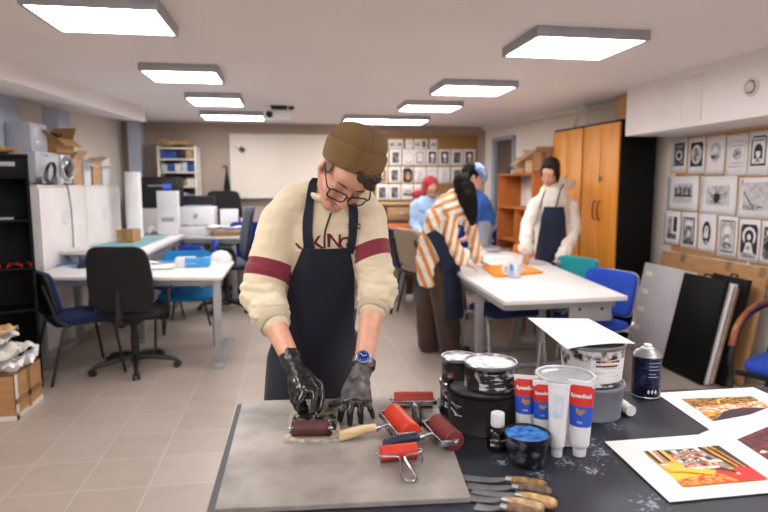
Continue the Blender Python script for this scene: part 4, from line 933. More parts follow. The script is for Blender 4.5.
# ------------------------------------------------------------- prints pinned to the corkboards
class Sheet:
    """a sheet of paper with inked shapes; local x to the right, y up, facing local +z"""
    def __init__(s, w, h, m='paper'):
        s.b = B(); s.w, s.h, s.k = w, h, 0
        s.b.grid(lambda u, v: V(((u-.5)*w, (v-.5)*h, .0015+.004*((2*u-1)**2)*((2*v-1)**2))), 6, 6, M[m], th=.001)
    def P(s, pts, m):
        s.k += 1; z = .0022+.00025*s.k
        s.b.poly([((u-.5)*s.w, (v-.5)*s.h, z) for u, v in pts], m)
    def rect(s, u0, v0, u1, v1, m): s.P([(u0, v0), (u1, v0), (u1, v1), (u0, v1)], m)
    def frame(s, u0, v0, u1, v1, t, m): 
        for q in ((u0, v0, u1, v0+t), (u0, v1-t, u1, v1), (u0, v0+t, u0+t, v1-t), (u1-t, v0+t, u1, v1-t)): s.rect(*q, m)
    def ell(s, cx, cy, rx, ry, m, a0=0, a1=2*PI, n=24):
        s.P([(cx+rx*math.cos(a0+(a1-a0)*i/n), cy+ry*math.sin(a0+(a1-a0)*i/n)) for i in range(n+(0 if a1-a0 > 6.28 else 1))], m)
    def ring(s, cx, cy, rx, ry, t, m, mi): s.ell(cx, cy, rx, ry, m); s.ell(cx, cy, rx-t, ry-t*1.1, mi)
    def line(s, pts, t, m):
        for (a, b_), (c, d) in zip(pts, pts[1:]):
            L = math.hypot(c-a, d-b_) or 1; nx, ny = -(d-b_)/L*t/2, (c-a)/L*t/2
            s.P([(a-nx, b_-ny), (c-nx, d-ny), (c+nx, d+ny), (a+nx, b_+ny)], m)
INK, IG, ID, IL, PW = M['ink'], M['inkg'], M['inkd'], M['inkl'], M['paper']
def d_room(s): s.rect(.2, .36, .82, .78, IL); s.rect(.24, .42, .80, .70, IG); s.rect(.24, .40, .80, .46, INK); [s.rect(.26+.14*i, .46, .33+.14*i, .66, ID) for i in range(4)]; s.rect(.2, .22, .82, .36, IL)
def d_dark(s): s.rect(.14, .2, .88, .86, INK); s.ell(.5, .53, .3, .26, PW); s.ell(.5, .52, .24, .2, IG); s.line([(.42, .34), (.5, .6), (.46, .7)], .07, INK)
def d_key(s): s.rect(.16, .2, .84, .86, ID); s.frame(.16, .2, .84, .86, .05, INK); s.ell(.5, .5, .2, .14, PW); s.ell(.5, .5, .13, .09, INK); s.rect(.3, .72, .7, .8, IG)
def d_oval(s): s.ring(.5, .58, .28, .24, .025, IG, PW); s.ell(.5, .58, .25, .21, IL); s.ell(.5, .5, .24, .1, ID, PI, 2*PI); s.ell(.5, .64, .1, .08, PW)
def d_globe(s): s.frame(.18, .2, .86, .84, .018, IG); s.ring(.52, .52, .2, .13, .012, INK, IL); s.ell(.5, .52, .16, .1, IG); s.line([(.45, .46), (.56, .58)], .03, INK); s.rect(.26, .70, .78, .74, IL); s.rect(.26, .28, .78, .32, IL)
def d_girl(s): s.rect(.12, .22, .84, .9, INK); s.rect(.18, .27, .78, .86, PW); [s.rect(.24+.09*i, .78, .29+.09*i, .83, INK) for i in range(6)]; s.ell(.48, .55, .2, .17, INK); s.rect(.28, .38, .68, .55, INK); s.ell(.48, .5, .11, .1, PW); s.rect(.38, .55, .58, .6, INK); s.ell(.48, .33, .13, .07, PW); s.line([(.4, .3), (.48, .38), (.56, .3)], .04, INK)
def d_insect(s): s.rect(.18, .24, .82, .76, IL); s.ell(.48, .46, .09, .13, INK); s.ell(.5, .62, .1, .07, IG); s.line([(.46, .45), (.24, .58)], .025, INK); s.line([(.5, .45), (.76, .58)], .025, INK); s.line([(.44, .38), (.28, .50)], .02, INK); s.line([(.54, .38), (.72, .5)], .02, INK); s.line([(.44, .68), (.44, .76)], .015, INK); s.line([(.56, .68), (.56, .76)], .015, INK); s.ell(.48, .33, .2, .05, IG); s.ell(.48, .36, .07, .06, INK)
def d_bones(s): s.rect(.14, .2, .95, .88, IL); s.line([(.16, .64), (.36, .36), (.46, .3), (.7, .28)], .03, INK); s.line([(.3, .6), (.5, .84), (.52, .3)], .012, IG); s.line([(.62, .86), (.6, .5), (.8, .36)], .014, IG); s.rect(.16, .2, .6, .32, IG); s.rect(.1, .8, .12, .95, INK)
def d_bars(s): s.rect(.2, .18, .8, .84, PW); s.rect(.22, .34, .38, .84, IG); s.rect(.6, .4, .82, .84, INK); s.rect(.40, .3, .46, .84, INK); s.rect(.2, .18, .8, .34, ID)
def d_arch(s): s.rect(.16, .12, .86, .86, INK); s.rect(.21, .16, .81, .82, IG); s.ell(.5, .64, .28, .14, PW, 0, PI); s.ring(.5, .42, .22, .2, .05, INK, IG); s.line([(.42, .3), (.52, .5), (.6, .34)], .05, PW); s.rect(.22, .16, .8, .24, ID)
def d_plate(s): s.ell(.48, .52, .24, .30, INK); s.ell(.48, .6, .12, .1, PW); s.ell(.46, .46, .14, .09, PW); s.ell(.5, .61, .06, .05, IG); s.rect(.4, .2, .58, .32, IG)
def d_tarot(s): s.frame(.14, .12, .88, .9, .035, INK); s.rect(.2, .16, .82, .86, IL); s.ell(.5, .64, .17, .12, PW); s.line([(.24, .72), (.34, .84)], .03, INK); s.line([(.78, .72), (.66, .84)], .03, INK); s.rect(.28, .2, .74, .48, IG); s.ell(.5, .4, .14, .06, PW); s.line([(.26, .28), (.5, .36), (.76, .26)], .03, INK); s.rect(.4, .48, .62, .56, IG)
def d_saint(s): s.rect(.1, .1, .9, .88, INK); s.ell(.5, .6, .32, .22, PW); s.ell(.5, .6, .22, .15, INK); s.rect(.3, .4, .42, .6, INK); s.rect(.58, .4, .7, .6, INK); s.ell(.5, .58, .09, .07, PW); s.P([(.24, .14), (.76, .14), (.62, .44), (.38, .44)], PW); s.ell(.5, .32, .1, .06, IG); s.rect(.14, .12, .86, .2, IG)
def d_blobs(s): s.rect(.12, .1, .9, .86, ID); s.ell(.4, .72, .14, .08, PW); s.ell(.5, .42, .3, .1, INK); s.ell(.66, .62, .1, .08, PW)
def d_doodle(s):
    for x, y in ((.25, .8), (.5, .84), (.7, .74), (.32, .5), (.6, .45)): s.ring(x, y, .09, .06, .02, INK, PW)
    s.line([(.2, .6), (.45, .66), (.75, .58)], .02, INK); [s.ell(.2+.17*i, .16, .06, .05, mat('blue ink', hx('#2c6fa8'), .7)) for i in range(4)]
b = B(); b.box(3.402, 3.4195, 2.2, 4.885, .87, 1.87); cb = b.build('corkboard', M['cork']); tag(cb, 'large cork pinboard full of prints on the right wall', 'pinboard')
PR = [((672, 138, 687, 173), d_key, 'dark keyhole print, top left corner of the right corkboard'), ((688.4, 137, 705, 174), d_dark, 'black print with a white oval bird, top row of right corkboard'),
      ((706, 135.6, 725, 174.7), d_oval, 'pale oval vignette print in the top row above the insect print'), ((726, 134, 748, 175.6), d_globe, 'thin framed print with a small globe in the top row'), ((748.5, 131, 770, 175.6), d_girl, 'bold black print of a long haired girl in a frame'),
      ((667.5, 176, 698.7, 210.6), d_room, 'wide print of an interior, left in the middle row'), ((700, 176, 737, 215), d_insect, 'print of a long limbed insect in the middle row'), ((738, 177, 775, 219), d_bones, 'large grey print with fine bent lines at right of middle row'),
      ((664, 211, 680, 245), d_bars, 'small print of black and white columns in the bottom row'), ((680.8, 212, 697, 249), d_arch, 'dark arched panel print second in the bottom row'), ((698, 214, 716, 253), d_plate, 'black oval portrait print without a frame'),
      ((717.5, 216, 737.5, 257.5), d_tarot, 'ornate card print with a sun and thin frame'), ((738.5, 219, 760, 262), d_saint, 'black print of a haloed figure in the bottom row'), ((760.7, 221, 782, 265), d_blobs, 'mottled black print right of the haloed figure'), ((756, 268, 778, 303), d_doodle, 'loose sheet with small blue doodles below the haloed figure')]
for (x0, y0, x1, y1), fn, lab in PR:
    a = W(x0, (y0+y1)/2, x=3.4); c = W(x1, (y0+y1)/2, x=3.4); t_ = W((x0+x1)/2, y0, x=3.4); bo = W((x0+x1)/2, y1, x=3.4)
    w, h = a.y-c.y, t_.z-bo.z
    s = Sheet(w*.985, h*.99); fn(s); o = s.b.build('art_print', M['paper'], ang=None)
    o.matrix_world = frame3((3.4012, (a.y+c.y)/2, (t_.z+bo.z)/2), (0, -1, 0), (0, 0, 1)) @ M4.Rotation(random.uniform(-.012, .012), 4, 'Z')
    tag(o, lab, 'print', 'prints on the right corkboard')
# back corkboard
b = B(); a = W(366, 212, y=8.37); c = W(478, 135, y=8.37); b.box(a.x, c.x, 8.375, 8.3995, a.z, c.z); tag(b.build('corkboard', M['cork2']), 'brown cork pinboard on the back wall right of the whiteboard', 'pinboard')
def g_rect(s): s.rect(.24, .2, .76, .8, ID); s.frame(.22, .18, .78, .82, .05, INK)
def g_ring(s): s.ring(.5, .5, .3, .34, .07, IG, PW); s.ell(.5, .5, .14, .2, IL)
def g_frame(s): s.frame(.2, .16, .8, .84, .06, INK); s.rect(.3, .26, .7, .74, IL)
def g_fig(s): s.rect(.18, .14, .82, .86, INK); s.ell(.5, .6, .16, .13, PW); s.P([(.3, .2), (.7, .2), (.58, .5), (.42, .5)], IG)
def g_black(s): s.rect(.12, .06, .94, .94, INK); s.ell(.55, .45, .22, .26, mat('sepia ink', hx('#8a5c3c'), .7, col2=hx('#c79a70'), scale=20)); s.rect(.5, .2, .7, .5, mat('sepia ink', (0, 0, 0)))
def g_land(s): s.rect(.15, .3, .85, .7, IG); s.rect(.15, .3, .85, .42, INK)
def g_lines(s): s.rect(.24, .16, .76, .84, IL); [s.rect(.28, .24+.14*i, .72, .29+.14*i, IG) for i in range(4)]
def g_sepia(s): s.rect(.1, .08, .9, .92, mat('brown photo ink', hx('#5c4434'), .7, col2=hx('#b08a68'), scale=14)); s.ell(.5, .6, .2, .14, mat('pale brown ink', hx('#d0b090'), .7))
BP = []
names = {g_rect: 'dark framed block', g_ring: 'grey oval ring', g_frame: 'thin black frame', g_fig: 'pale figure on black', g_black: 'sepia picture on black', g_land: 'grey landscape strip', g_lines: 'pale ruled lines', g_sepia: 'brown portrait'}
rowsP = {'top': (123, 19, [(62, g_land), (100, g_land), (150, g_lines), (192, g_land), (225, g_rect), (275, g_land)]), 'second': (192, 78, [(12, g_rect), (80, g_rect), (145, g_ring), (205, g_frame), (268, g_fig), (332, g_fig), (395, g_rect), (458, g_fig)]),
         'third': (283, 84, [(8, g_sepia), (75, g_rect), (140, g_black), (205, g_lines), (268, g_ring), (330, g_lines), (395, g_rect), (455, g_frame)]), 'fourth': (371, 78, [(12, g_rect), (75, g_rect), (140, g_land), (205, g_lines), (268, g_frame)])}
on2 = ['first', 'second', 'third', 'fourth', 'fifth', 'sixth', 'seventh', 'eighth']
for rn_, (yc, hh_, lst) in rowsP.items():
    for i, (xc, fn) in enumerate(lst):
        cx, cy = 380+xc/5.12, 120+yc/5.12; hw = 5.9 if rn_ != 'top' else 3.6; hv = 8.2 if rn_ != 'top' else 4.6
        a = W(cx-hw, cy+hv, y=8.37); c = W(cx+hw, cy-hv, y=8.37)
        s = Sheet(c.x-a.x, c.z-a.z, 'offp'); fn(s); o = s.b.build('art_print', M['offp'], ang=None)
        o.matrix_world = frame3(((a.x+c.x)/2, 8.372, (a.z+c.z)/2), (1, 0, 0), (0, 0, 1)) @ M4.Rotation(random.uniform(-.02, .02), 4, 'Z')
        tag(o, f'print of {names[fn]}, {on2[i]} from left, {rn_} row of back corkboard', 'print', 'prints on the back corkboard')
# ------------------------------------------------------------- dark workbench in the foreground
ZB = .85; ZP = ZB+.012
def splat(name, base, base2, spots, rough=.45):
    """dark top with powdery paint marks: spots = list of (x, y, radius)"""
    m = mat(name, base, rough, col2=base2, scale=5, detail=5); nt = m.node_tree; L = nt.links; b = nt.nodes['Principled BSDF']
    src = b.inputs['Base Color'].links[0].from_socket
    tc = nt.nodes.new('ShaderNodeTexCoord'); n = nt.nodes.new('ShaderNodeTexNoise'); n.inputs['Scale'].default_value = 130; n.inputs['Detail'].default_value = 6; L.new(tc.outputs['Object'], n.inputs['Vector'])
    acc = None
    for x, y, r in spots:
        d = nt.nodes.new('ShaderNodeVectorMath'); d.operation = 'DISTANCE'; d.inputs[1].default_value = (x, y, ZB); L.new(tc.outputs['Object'], d.inputs[0])
        mr = nt.nodes.new('ShaderNodeMapRange'); mr.inputs[1].default_value = 0; mr.inputs[2].default_value = r; mr.inputs[3].default_value = .27; mr.inputs[4].default_value = 0; L.new(d.outputs['Value'], mr.inputs[0])
        if acc is None: acc = mr.outputs[0]
        else:
            a = nt.nodes.new('ShaderNodeMath'); a.operation = 'MAXIMUM'; L.new(acc, a.inputs[0]); L.new(mr.outputs[0], a.inputs[1]); acc = a.outputs[0]
    s = nt.nodes.new('ShaderNodeMath'); s.operation = 'ADD'; L.new(acc, s.inputs[0]); L.new(n.outputs['Fac'], s.inputs[1])
    r2 = nt.nodes.new('ShaderNodeValToRGB'); r2.color_ramp.elements[0].position = .70; r2.color_ramp.elements[1].position = .80; L.new(s.outputs[0], r2.inputs[0])
    mx = nt.nodes.new('ShaderNodeMix'); mx.data_type = 'RGBA'; mx.inputs[7].default_value = (*hx('#8f97a8'), 1)
    L.new(r2.outputs[0], mx.inputs[0]); L.new(src, mx.inputs[6]); L.new(mx.outputs[2], b.inputs['Base Color']); return m
def wb2(px, py): return W(px, py, z=ZB)
c0_ = V((.7, .95, 0))
spots = [((wb2(x, y)-c0_).x, (wb2(x, y)-c0_).y, r) for x, y, r in ((585, 442, .07), (600, 452, .07), (565, 462, .05), (592, 470, .05), (500, 462, .04), (650, 505, .06), (610, 425, .05), (540, 475, .04))]
bp_ = [(-.158, 1.627), (1.65, 1.515), (1.65, .40), (-.178, .40)]
bt = thing('workbench', 'black topped workbench carrying ink cans, rollers and prints', 'table', c0_)
m_top = splat('black bench laminate', hx('#2a2c38'), hx('#1f212b'), spots)
b = B(); b.prism([(x-c0_.x, y-c0_.y) for x, y in bp_][::-1], ZB-.035, ZB); bmesh.ops.bevel(b.bm, geom=b.bm.edges[:], offset=.004, segments=2, affect='EDGES', profile=.5); b.build('tabletop', m_top, bt, recalc=True)
for x, y in ((-.08, 1.5), (1.52, 1.4), (1.52, .5), (-.08, .5)):
    b = B(); b.box(x-c0_.x-.03, x-c0_.x+.03, y-c0_.y-.03, y-c0_.y+.03, 0, ZB-.035, bev=.003); b.build('leg', M['blackm'], bt)
b = B(); b.box(-.72, .8, -.42, .44, ZB-.10, ZB-.036, bev=.003); b.build('under_frame', M['blackm'], bt)
# inking slab
sl = [W(242.5, 400.8, z=ZP), W(434, 396, z=ZP), W(471, 497, z=ZP), W(214.5, 509, z=ZP)]
cs = sum(sl, V((0, 0, 0)))/4
b = B(); b.prism([(p.x-cs.x, p.y-cs.y) for p in sl][::-1], ZB+.0005, ZP); bmesh.ops.bevel(b.bm, geom=b.bm.edges[:], offset=.0015, segments=1, affect='EDGES', profile=.5)
o = b.build('inking_slab', mat('ink stained grey slab', hx('#a39b94'), .42, col2=hx('#77706a'), scale=6.5, detail=5, fac=(.40, .66), rvar=.12), recalc=True); o.location = (cs.x, cs.y, 0)
tag(o, 'grey ink stained slab lying on the left of the bench', 'slab')
# lino block under the roller
lb = [W(291, 410, z=ZP+.006), W(338, 411, z=ZP+.006), W(341.3, 440, z=ZP+.006), W(283.5, 441, z=ZP+.006)]; cl = sum(lb, V((0, 0, 0)))/4; cl.z = ZP
lt = thing('printing_block', 'carved printing block inked black and cream under the roller', 'printing block', cl)
b = B(); b.prism([(p.x-cl.x, p.y-cl.y) for p in lb][::-1], .0003, .006); b.build('block', mat('cream lino', hx('#c6bba8'), .6, col2=hx('#8b8172'), scale=60), lt, recalc=True)
def onL(u, v): return (lb[3]*(1-u)+lb[2]*u)*(1-v)+(lb[0]*(1-u)+lb[1]*u)*v-cl
rl = random.Random(5); b = B(); lino = mat('inked relief', hx('#141317'), .3, col2=hx('#4a4540'), scale=160, detail=3, fac=(.5, .66))
for i in range(150):
    u, v = rl.uniform(.06, .84), rl.uniform(.08, .80); du, dv = rl.uniform(.03, .13), rl.uniform(.04, .16)
    q = [onL(min(a, .98), min(c, .97))+V((0, 0, .0003+.00002*i)) for a, c in ((u, v), (u+du, v+dv*.2), (u+du*.9, v+dv), (u-du*.1+.01, v+dv*.8))]; b.poly(q)
o = b.build('relief', lino, lt, ang=None); o['kind'] = 'stuff'

# brayers
rub = {k: mat('rubber '+k, hx(v), .42, col2=hx(w), scale=20, stretch=(1, 1, 1)) for k, v, w in (('red', '#d23a26', '#c4301f'), ('brick', '#a8382c', '#993026'), ('dark', '#5c2424', '#2b1516'), ('maroon', '#7c3032', '#6a2628'))}
bluew = mat('blue inked wood', hx('#2d3a5c'), .4, col2=hx('#1d2438'), scale=30)
def brayer(label, c, ang, r, L, rubm, handle, hl=.13, z=ZP, lift=0.):
    """roller along local x, handle towards local -y"""
    t = thing('brayer', label, 'roller', (c[0], c[1], z), ang, 'ink rollers on the slab'); R_ = M4.Rotation(PI/2, 4, 'Y')
    b = B(); b.lathe([(0, -L/2), (r-.002, -L/2), (r, -L/2+.002), (r, L/2-.002), (r-.002, L/2), (0, L/2)], n=36, T=M4.Translation((0, 0, r)) @ R_); b.build('roller', rubm, t)
    b = B(); b.cyl((-L/2-.012, 0, r), (L/2+.012, 0, r), .0035, n=10); b.build('axle', M['chrome'], t)
    if handle == 'wire':
        for s in (-1, 1): b = B(); b.tube([(s*(L/2+.006), 0, r), (s*(L/2+.007), -.006, r+.004), (s*(L/2+.007), -r-.006, .004), (s*(L/2+.003), -r-.012, .0025)], .0022, 8); b.build('foot', M['chrome'], t)
        b = B(); b.tube(smooth_path([(-L/2-.006, 0, r), (-L/2-.004, -r-.004, r+.004), (-.012, -r-.012, r+.004), (-.006, -r-.02, r), (-.012, -hl*.7, .006), (-.010, -hl, .004), (0, -hl-.008, .004), (.010, -hl, .004), (.012, -hl*.7, .006), (.006, -r-.02, r), (.012, -r-.012, r+.004), (L/2+.004, -r-.004, r+.004), (L/2+.006, 0, r)], 4), .0026, 8); b.build('wire_handle', M['chrome'], t)
        return t
    b = B(); y0 = -r-.012
    for s in (-1, 1): b.box(s*(L/2+.006)-.0012, s*(L/2+.006)+.0012, y0, .007, r-.006, r+.007, bev=.0008)
    b.box(-L/2-.006, L/2+.006, y0-.0012, y0+.0012, r-.006, r+.007, bev=.0008); fr = b.build('frame', M['chrome'], t)
    b = B(); b.tube([(-.012, y0, r), (-.014, y0-.002, .012), (-.014, y0+.004, .003)], .002, 8); b.tube([(.012, y0, r), (.014, y0-.002, .012), (.014, y0+.004, .003)], .002, 8); b.tube([(-.014, y0+.004, .003), (.014, y0+.004, .003)], .002, 8); b.build('rest', M['chrome'], fr)
    hz = .012; b = B(); b.cyl((0, y0, r), (0, y0-.03, r-.004+lift), .004, n=10); b.cyl((0, y0-.02, r-.003+lift*.6), (0, y0-.034, r-.005+lift), .0085, .0095, n=16); b.build('ferrule', M['chrome'], t)
    b = B(); hp = [(0, y0-.03, r-.004), (0, y0-.045, r-.004), (0, y0-.03-hl*.45, (r+hz)/2), (0, y0-.03-hl*.85, hz), (0, y0-.03-hl, hz)]
    if lift: hp = [(0, y0-.03, r-.004+lift), (0, y0-.045, r+lift*1.2), (0, y0-.03-hl*.45, r+lift*2.2), (0, y0-.03-hl*.85, r+lift*3.2), (0, y0-.03-hl, r+lift*3.5)]
    b.tube(smooth_path(hp, 4), [.0085, .0095, .0105, .0105, .0098, .0098, .0102, .0108, .0115, .012, .012, .0122, .0125, .0125, .0122, .0115, .009], 18); b.build('handle', {'wood': M['wood'], 'black': M['black'], 'blue': bluew}[handle], t)
    return t
def wp(px, py, z=ZP): return W(px, py, z=z)
def two(p, q, r): 
    a, c = wp(*p, ZP+r), wp(*q, ZP+r); m = (a+c)/2; return (m.x, m.y), math.atan2(c.y-a.y, c.x-a.x), (c-a).length
# (1) in the gloved hand; handle points away to the man
ctr, an, L = two((294, 430), (328, 430), .019); brayerH = brayer('dark inked roller held in the gloved right hand on the block', ctr, an+PI, .018, L, rub['dark'], 'black', hl=.10, z=ZP+.0065, lift=.016)
ctr, an, L = two((394, 399), (433, 399), .02); brayer('brick red roller with a black handle at the slab back edge', ctr, an+.02, .020, L, rub['brick'], 'black', hl=.085)
ctr, an, L = two((394, 413), (411, 433), .024); brayer('bright red roller with a pale wooden handle', ctr, an+.02, .024, L+.004, rub['red'], 'wood', hl=.090)
ctr, an, L = two((435, 423), (457, 440), .024); brayer('maroon roller with a blue handle by the slab right edge', ctr, an-.12, .023, L+.004, rub['maroon'], 'blue', hl=.085)
ctr, an, L = two((380, 453), (417, 451), .016); brayer('small bright red roller with a bent wire handle', ctr, an+.10, .0165, L, rub['red'], 'wire', hl=.10)
# palette knives
handw = [mat('stained pale handle %d' % i, hx(a), .5, col2=hx(c), scale=40, fac=(.42, .6)) for i, (a, c) in enumerate((('#a9804e', '#6b4a2c'), ('#7d6a52', '#3c332a'), ('#d4b483', '#a9793f'), ('#cdb088', '#9c7a58'), ('#8a6a4a', '#5a4430')))]
steel = mat('dull knife steel', hx('#a3a4a8'), .42, .8, col2=hx('#85868a'), scale=25)
for k, (t0, f0, e0, lab) in enumerate((((466, 469), (507.7, 479.5), (546.8, 486), 'palette knife with brown handle, farthest from the bench edge'), ((471, 478), (514, 487), (552, 492.5), 'palette knife with dark stained handle, second from the ink cup'),
        ((474, 487), (518, 495), (557, 504), 'palette knife with a long pale wooden handle'), ((459.5, 491), (504, 500), (544, 509), 'palette knife with orange stained handle nearest the camera'), ((478, 502), (503, 507), (540, 516), 'palette knife mostly below the picture edge under the others'))):
    zz = ZB+.013; a, f_, e = wp(*t0, ZB+.004), wp(*f0, zz), wp(*e0, zz); base = V((f_.x, f_.y, ZB+.001)); d = (e-f_); an = math.atan2(d.y, d.x); Lh = d.length; Lb = (V((a.x, a.y, 0))-V((f_.x, f_.y, 0))).length
    t = thing('palette_knife', lab, 'palette knife', base, an, 'palette knives on the bench'); b = B()
    b.grid(lambda u, v: V((-Lb*(1-u), (v-.5)*(.026-.008*u)*(1 if u < .85 else 1-(u-.85)*4), .0012+.012*u**2.5)), 14, 3, th=.0009); b.build('blade', steel, t)
    b = B(); b.cyl((-.004, 0, .0125), (.012, 0, .0125), .0062, .007, 14); b.build('ferrule', M['alu'], t)
    b = B(); n_ = 10; b.tube([(.008+(Lh-.008)*i/n_, 0, .0125-.001*(i/n_)) for i in range(n_+1)], [(.0075+.0035*math.sin(PI*min(1, i/n_*1.05))*.8+(.002 if i > 6 else 0)-(.004 if i == n_ else 0), .007+.0025*math.sin(PI*i/n_)) for i in range(n_+1)], 16); b.build('handle', handw[k], t)

# ------------------------------------------------------------- cans, tubes, cups
def stand(px, py, r, z=ZB):
    p = W(px, py, z=z); d = V((p.x, p.y, 0)).normalized(); return V((p.x, p.y, z))+d*r
def hgt(px, py, P): return W(px, py, y=P.y).z-P.z
dirty = mat('white tin smeared with black ink', hx('#d9d8d8'), .4, .2, col2=hx('#232226'), scale=42, detail=6, fac=(.46, .6))
dirtyk = mat('black tin smeared with white', hx('#17161a'), .35, .1, col2=hx('#b8b6b6'), scale=40, detail=6, fac=(.54, .70))
lidw = mat('white lid scraped with grey', hx('#e6e6e8'), .35, .1, col2=hx('#9a9a9e'), scale=34, detail=6, fac=(.48, .68))
dkgrey = mat('dark grey can lacquer', hx('#2d2b2c'), .45, .2, col2=hx('#242223'), scale=9)
tin = mat('worn tin plate', hx('#9d9da3'), .3, .8, col2=hx('#6d6d72'), scale=14, detail=5)
def can(label, P, r, h, body, lid, labelm=None, rim=None, name='ink_can', group='ink cans on the bench', taper=0., lab=(.25, .8, -2.4, -.6), grp=True):
    t = thing(name, label, 'can', P, 0, group); r1 = r-taper
    b = B(); b.lathe([(0, 0.0005), (r1-.002, .0005), (r1, .002), (r1, .006), (r1-.001, .008), (r-.001, h-.012), (r+.0005, h-.010), (r+.0005, h-.004), (r, h-.003)], n=44); b.build('body', body, t)
    b = B(); b.lathe([(r+.001, h-.008), (r+.0028, h-.006), (r+.003, h-.001), (r+.001, h+.0015), (r-.003, h+.001), (r-.005, h-.003)], n=44); b.build('rim', rim or tin, t)
    b = B(); b.lathe([(r-.004, h-.003), (r-.008, h-.005), (r*.6, h-.0045), (0, h-.004)], n=44); b.build('lid', lid, t)
    if labelm:
        z0, z1, a0, a1 = lab; rr = lambda z: r1+(r-r1)*(z/h)+.0006
        b = B(); b.grid(lambda u, v: V((rr(h*(z0+(z1-z0)*v))*math.cos(a0+(a1-a0)*u), rr(h*(z0+(z1-z0)*v))*math.sin(a0+(a1-a0)*u), h*(z0+(z1-z0)*v))), 20, 4); b.build('label', labelm, t)
    return t
labk = mat('torn black and white label', hx('#101014'), .5, col2=hx('#c9c7c7'), scale=30, detail=5, fac=(.5, .58), stretch=(1, 1, 4))
labw = mat('printed white label', hx('#e3e2e4'), .5, col2=hx('#a9a8ae'), scale=60, detail=2, fac=(.55, .68), stretch=(.3, .3, 4))
P1 = stand(482, 438, .083); h1 = hgt(482, 386, P1)
rr1 = abs(W(516, 400, y=P1.y).x-W(449, 400, y=P1.y).x)/2
can('big dark grey can with a black rim at the bench back', P1, rr1, h1, dkgrey, mat('grey lid', hx('#8f8f93'), .4, .3, col2=hx('#4c4b4f'), scale=30, detail=5), labelm=labk, rim=M['blackm'], lab=(.38, .72, -2.95, -2.5))
P2 = V((W(489.5, 372, y=P1.y).x, P1.y-.005, P1.z+h1+.0018)); r2 = abs(W(515, 372, y=P1.y).x-W(464, 372, y=P1.y).x)/2; h2 = hgt(489.5, 361, P2)
can('smeared ink can with a white lid stacked on the big dark can', P2, r2*.98, h2, dirtyk, lidw, labelm=labk, lab=(.12, .75, -2.3, -.5))
P3 = V((W(458, 400, y=P1.y+.09).x, P1.y+.10, ZB)); r3 = .046
hB = W(455, 380, y=P3.y).z-ZB; can('small dark ink can at the bottom of the back stack', P3, r3, hB, dirtyk, tin, lab=(.2, .8, -2.6, -1.5), labelm=labk)
P3b = P3+V((.004, 0, hB+.0018)); hC = W(455, 356, y=P3b.y).z-P3b.z; can('small dark ink can with a red mark topping the back stack', P3b, r3, hC, dirtyk, lidw, labelm=mat('red flecked label', hx('#141316'), .5, col2=hx('#a02a22'), scale=22, fac=(.52, .62)), lab=(.15, .8, -2.3, -1.2))
# bucket pair with the sheet on top
P5 = stand(597, 420, .062); P5.x = W(590, 400, y=P5.y).x
r5 = abs(W(620, 385, y=P5.y).x-W(561, 385, y=P5.y).x)/2; h5 = hgt(590, 380, P5)
grb = mat('blue grey plastic', hx('#7d818c'), .45, col2=hx('#6f737e'), scale=6)
can('blue grey plastic bucket under the white labelled bucket', P5, r5, h5, grb, grb, rim=grb, name='ink_bucket', taper=.006)
P6 = V((P5.x, P5.y, P5.z+h5+.0018)); h6 = hgt(590, 341, P6)
bk = can('white labelled bucket smeared with ink below the curved sheet', P6, r5-.002, h6, dirty, tin, name='ink_bucket', labelm=labw, taper=.008, lab=(.12, .72, -2.1, -.35))
b = B(); cols = ['#1c1c20', '#c8281e', '#e0b020', '#c8281e', '#2a2a2e']
for i, cc in enumerate(cols):
    a0 = -1.95+.16*i; b.grid(lambda u, v: V(((r5-.001+.0004)*math.cos(a0+.15*u), (r5-.001+.0004)*math.sin(a0+.15*u), h6*(.66+.05*v))), 4, 1, mat('label bar '+cc, hx(cc), .5))
b.grid(lambda u, v: V(((r5-.0026)*math.cos(-1.95+.75*u), (r5-.0026)*math.sin(-1.95+.75*u), h6*(.55+.04*v))), 10, 1, INK)
b.build('label_bars', None, bk)
b = B(); b.tube([V(((r5+.002)*math.cos(a), (r5+.002)*math.sin(a), h6-.012)) for a in [PI*i/20 for i in range(21)]], .0022, 6); b.build('bail_handle', M['chrome'], bk)
zt = P6.z+h6+.002; q = [W(527.5, 319, z=zt+.006), W(588.5, 320, z=zt+.006), W(635.7, 342.8, z=zt), W(567, 348, z=zt)]
b = B(); b.grid(lambda u, v: (q[3]*(1-u)+q[2]*u)*(1-v)+(q[0]*(1-u)+q[1]*u)*v+V((0, 0, -.006*(2*u-1)**2*(1-v)+.004)), 14, 10, th=.0008); tag(b.build('paper_sheet', M['paper']), 'white curved sheet of paper lying on top of the stacked buckets', 'paper')
# pot with clear lid
P4 = stand(563, 446, .055); P4.x = W(563.5, 420, y=P4.y).x; r4 = abs(W(590, 375, y=P4.y).x-W(537, 375, y=P4.y).x)/2; h4 = hgt(563, 374, P4)
can('white pot with a translucent grey lid behind the paint tubes', P4, r4, h4, mat('white pot plastic', hx('#cfcfd2'), .4, col2=hx('#8f8f94'), scale=12, detail=5, fac=(.5, .72)), mat('translucent grey lid', hx('#9d9fa3'), .16, col2=hx('#b4b6b9'), scale=5), name='ink_pot', rim=mat('pale pot rim', hx('#c3c4c7'), .3, col2=hx('#b5b6b9'), scale=5), taper=.007)
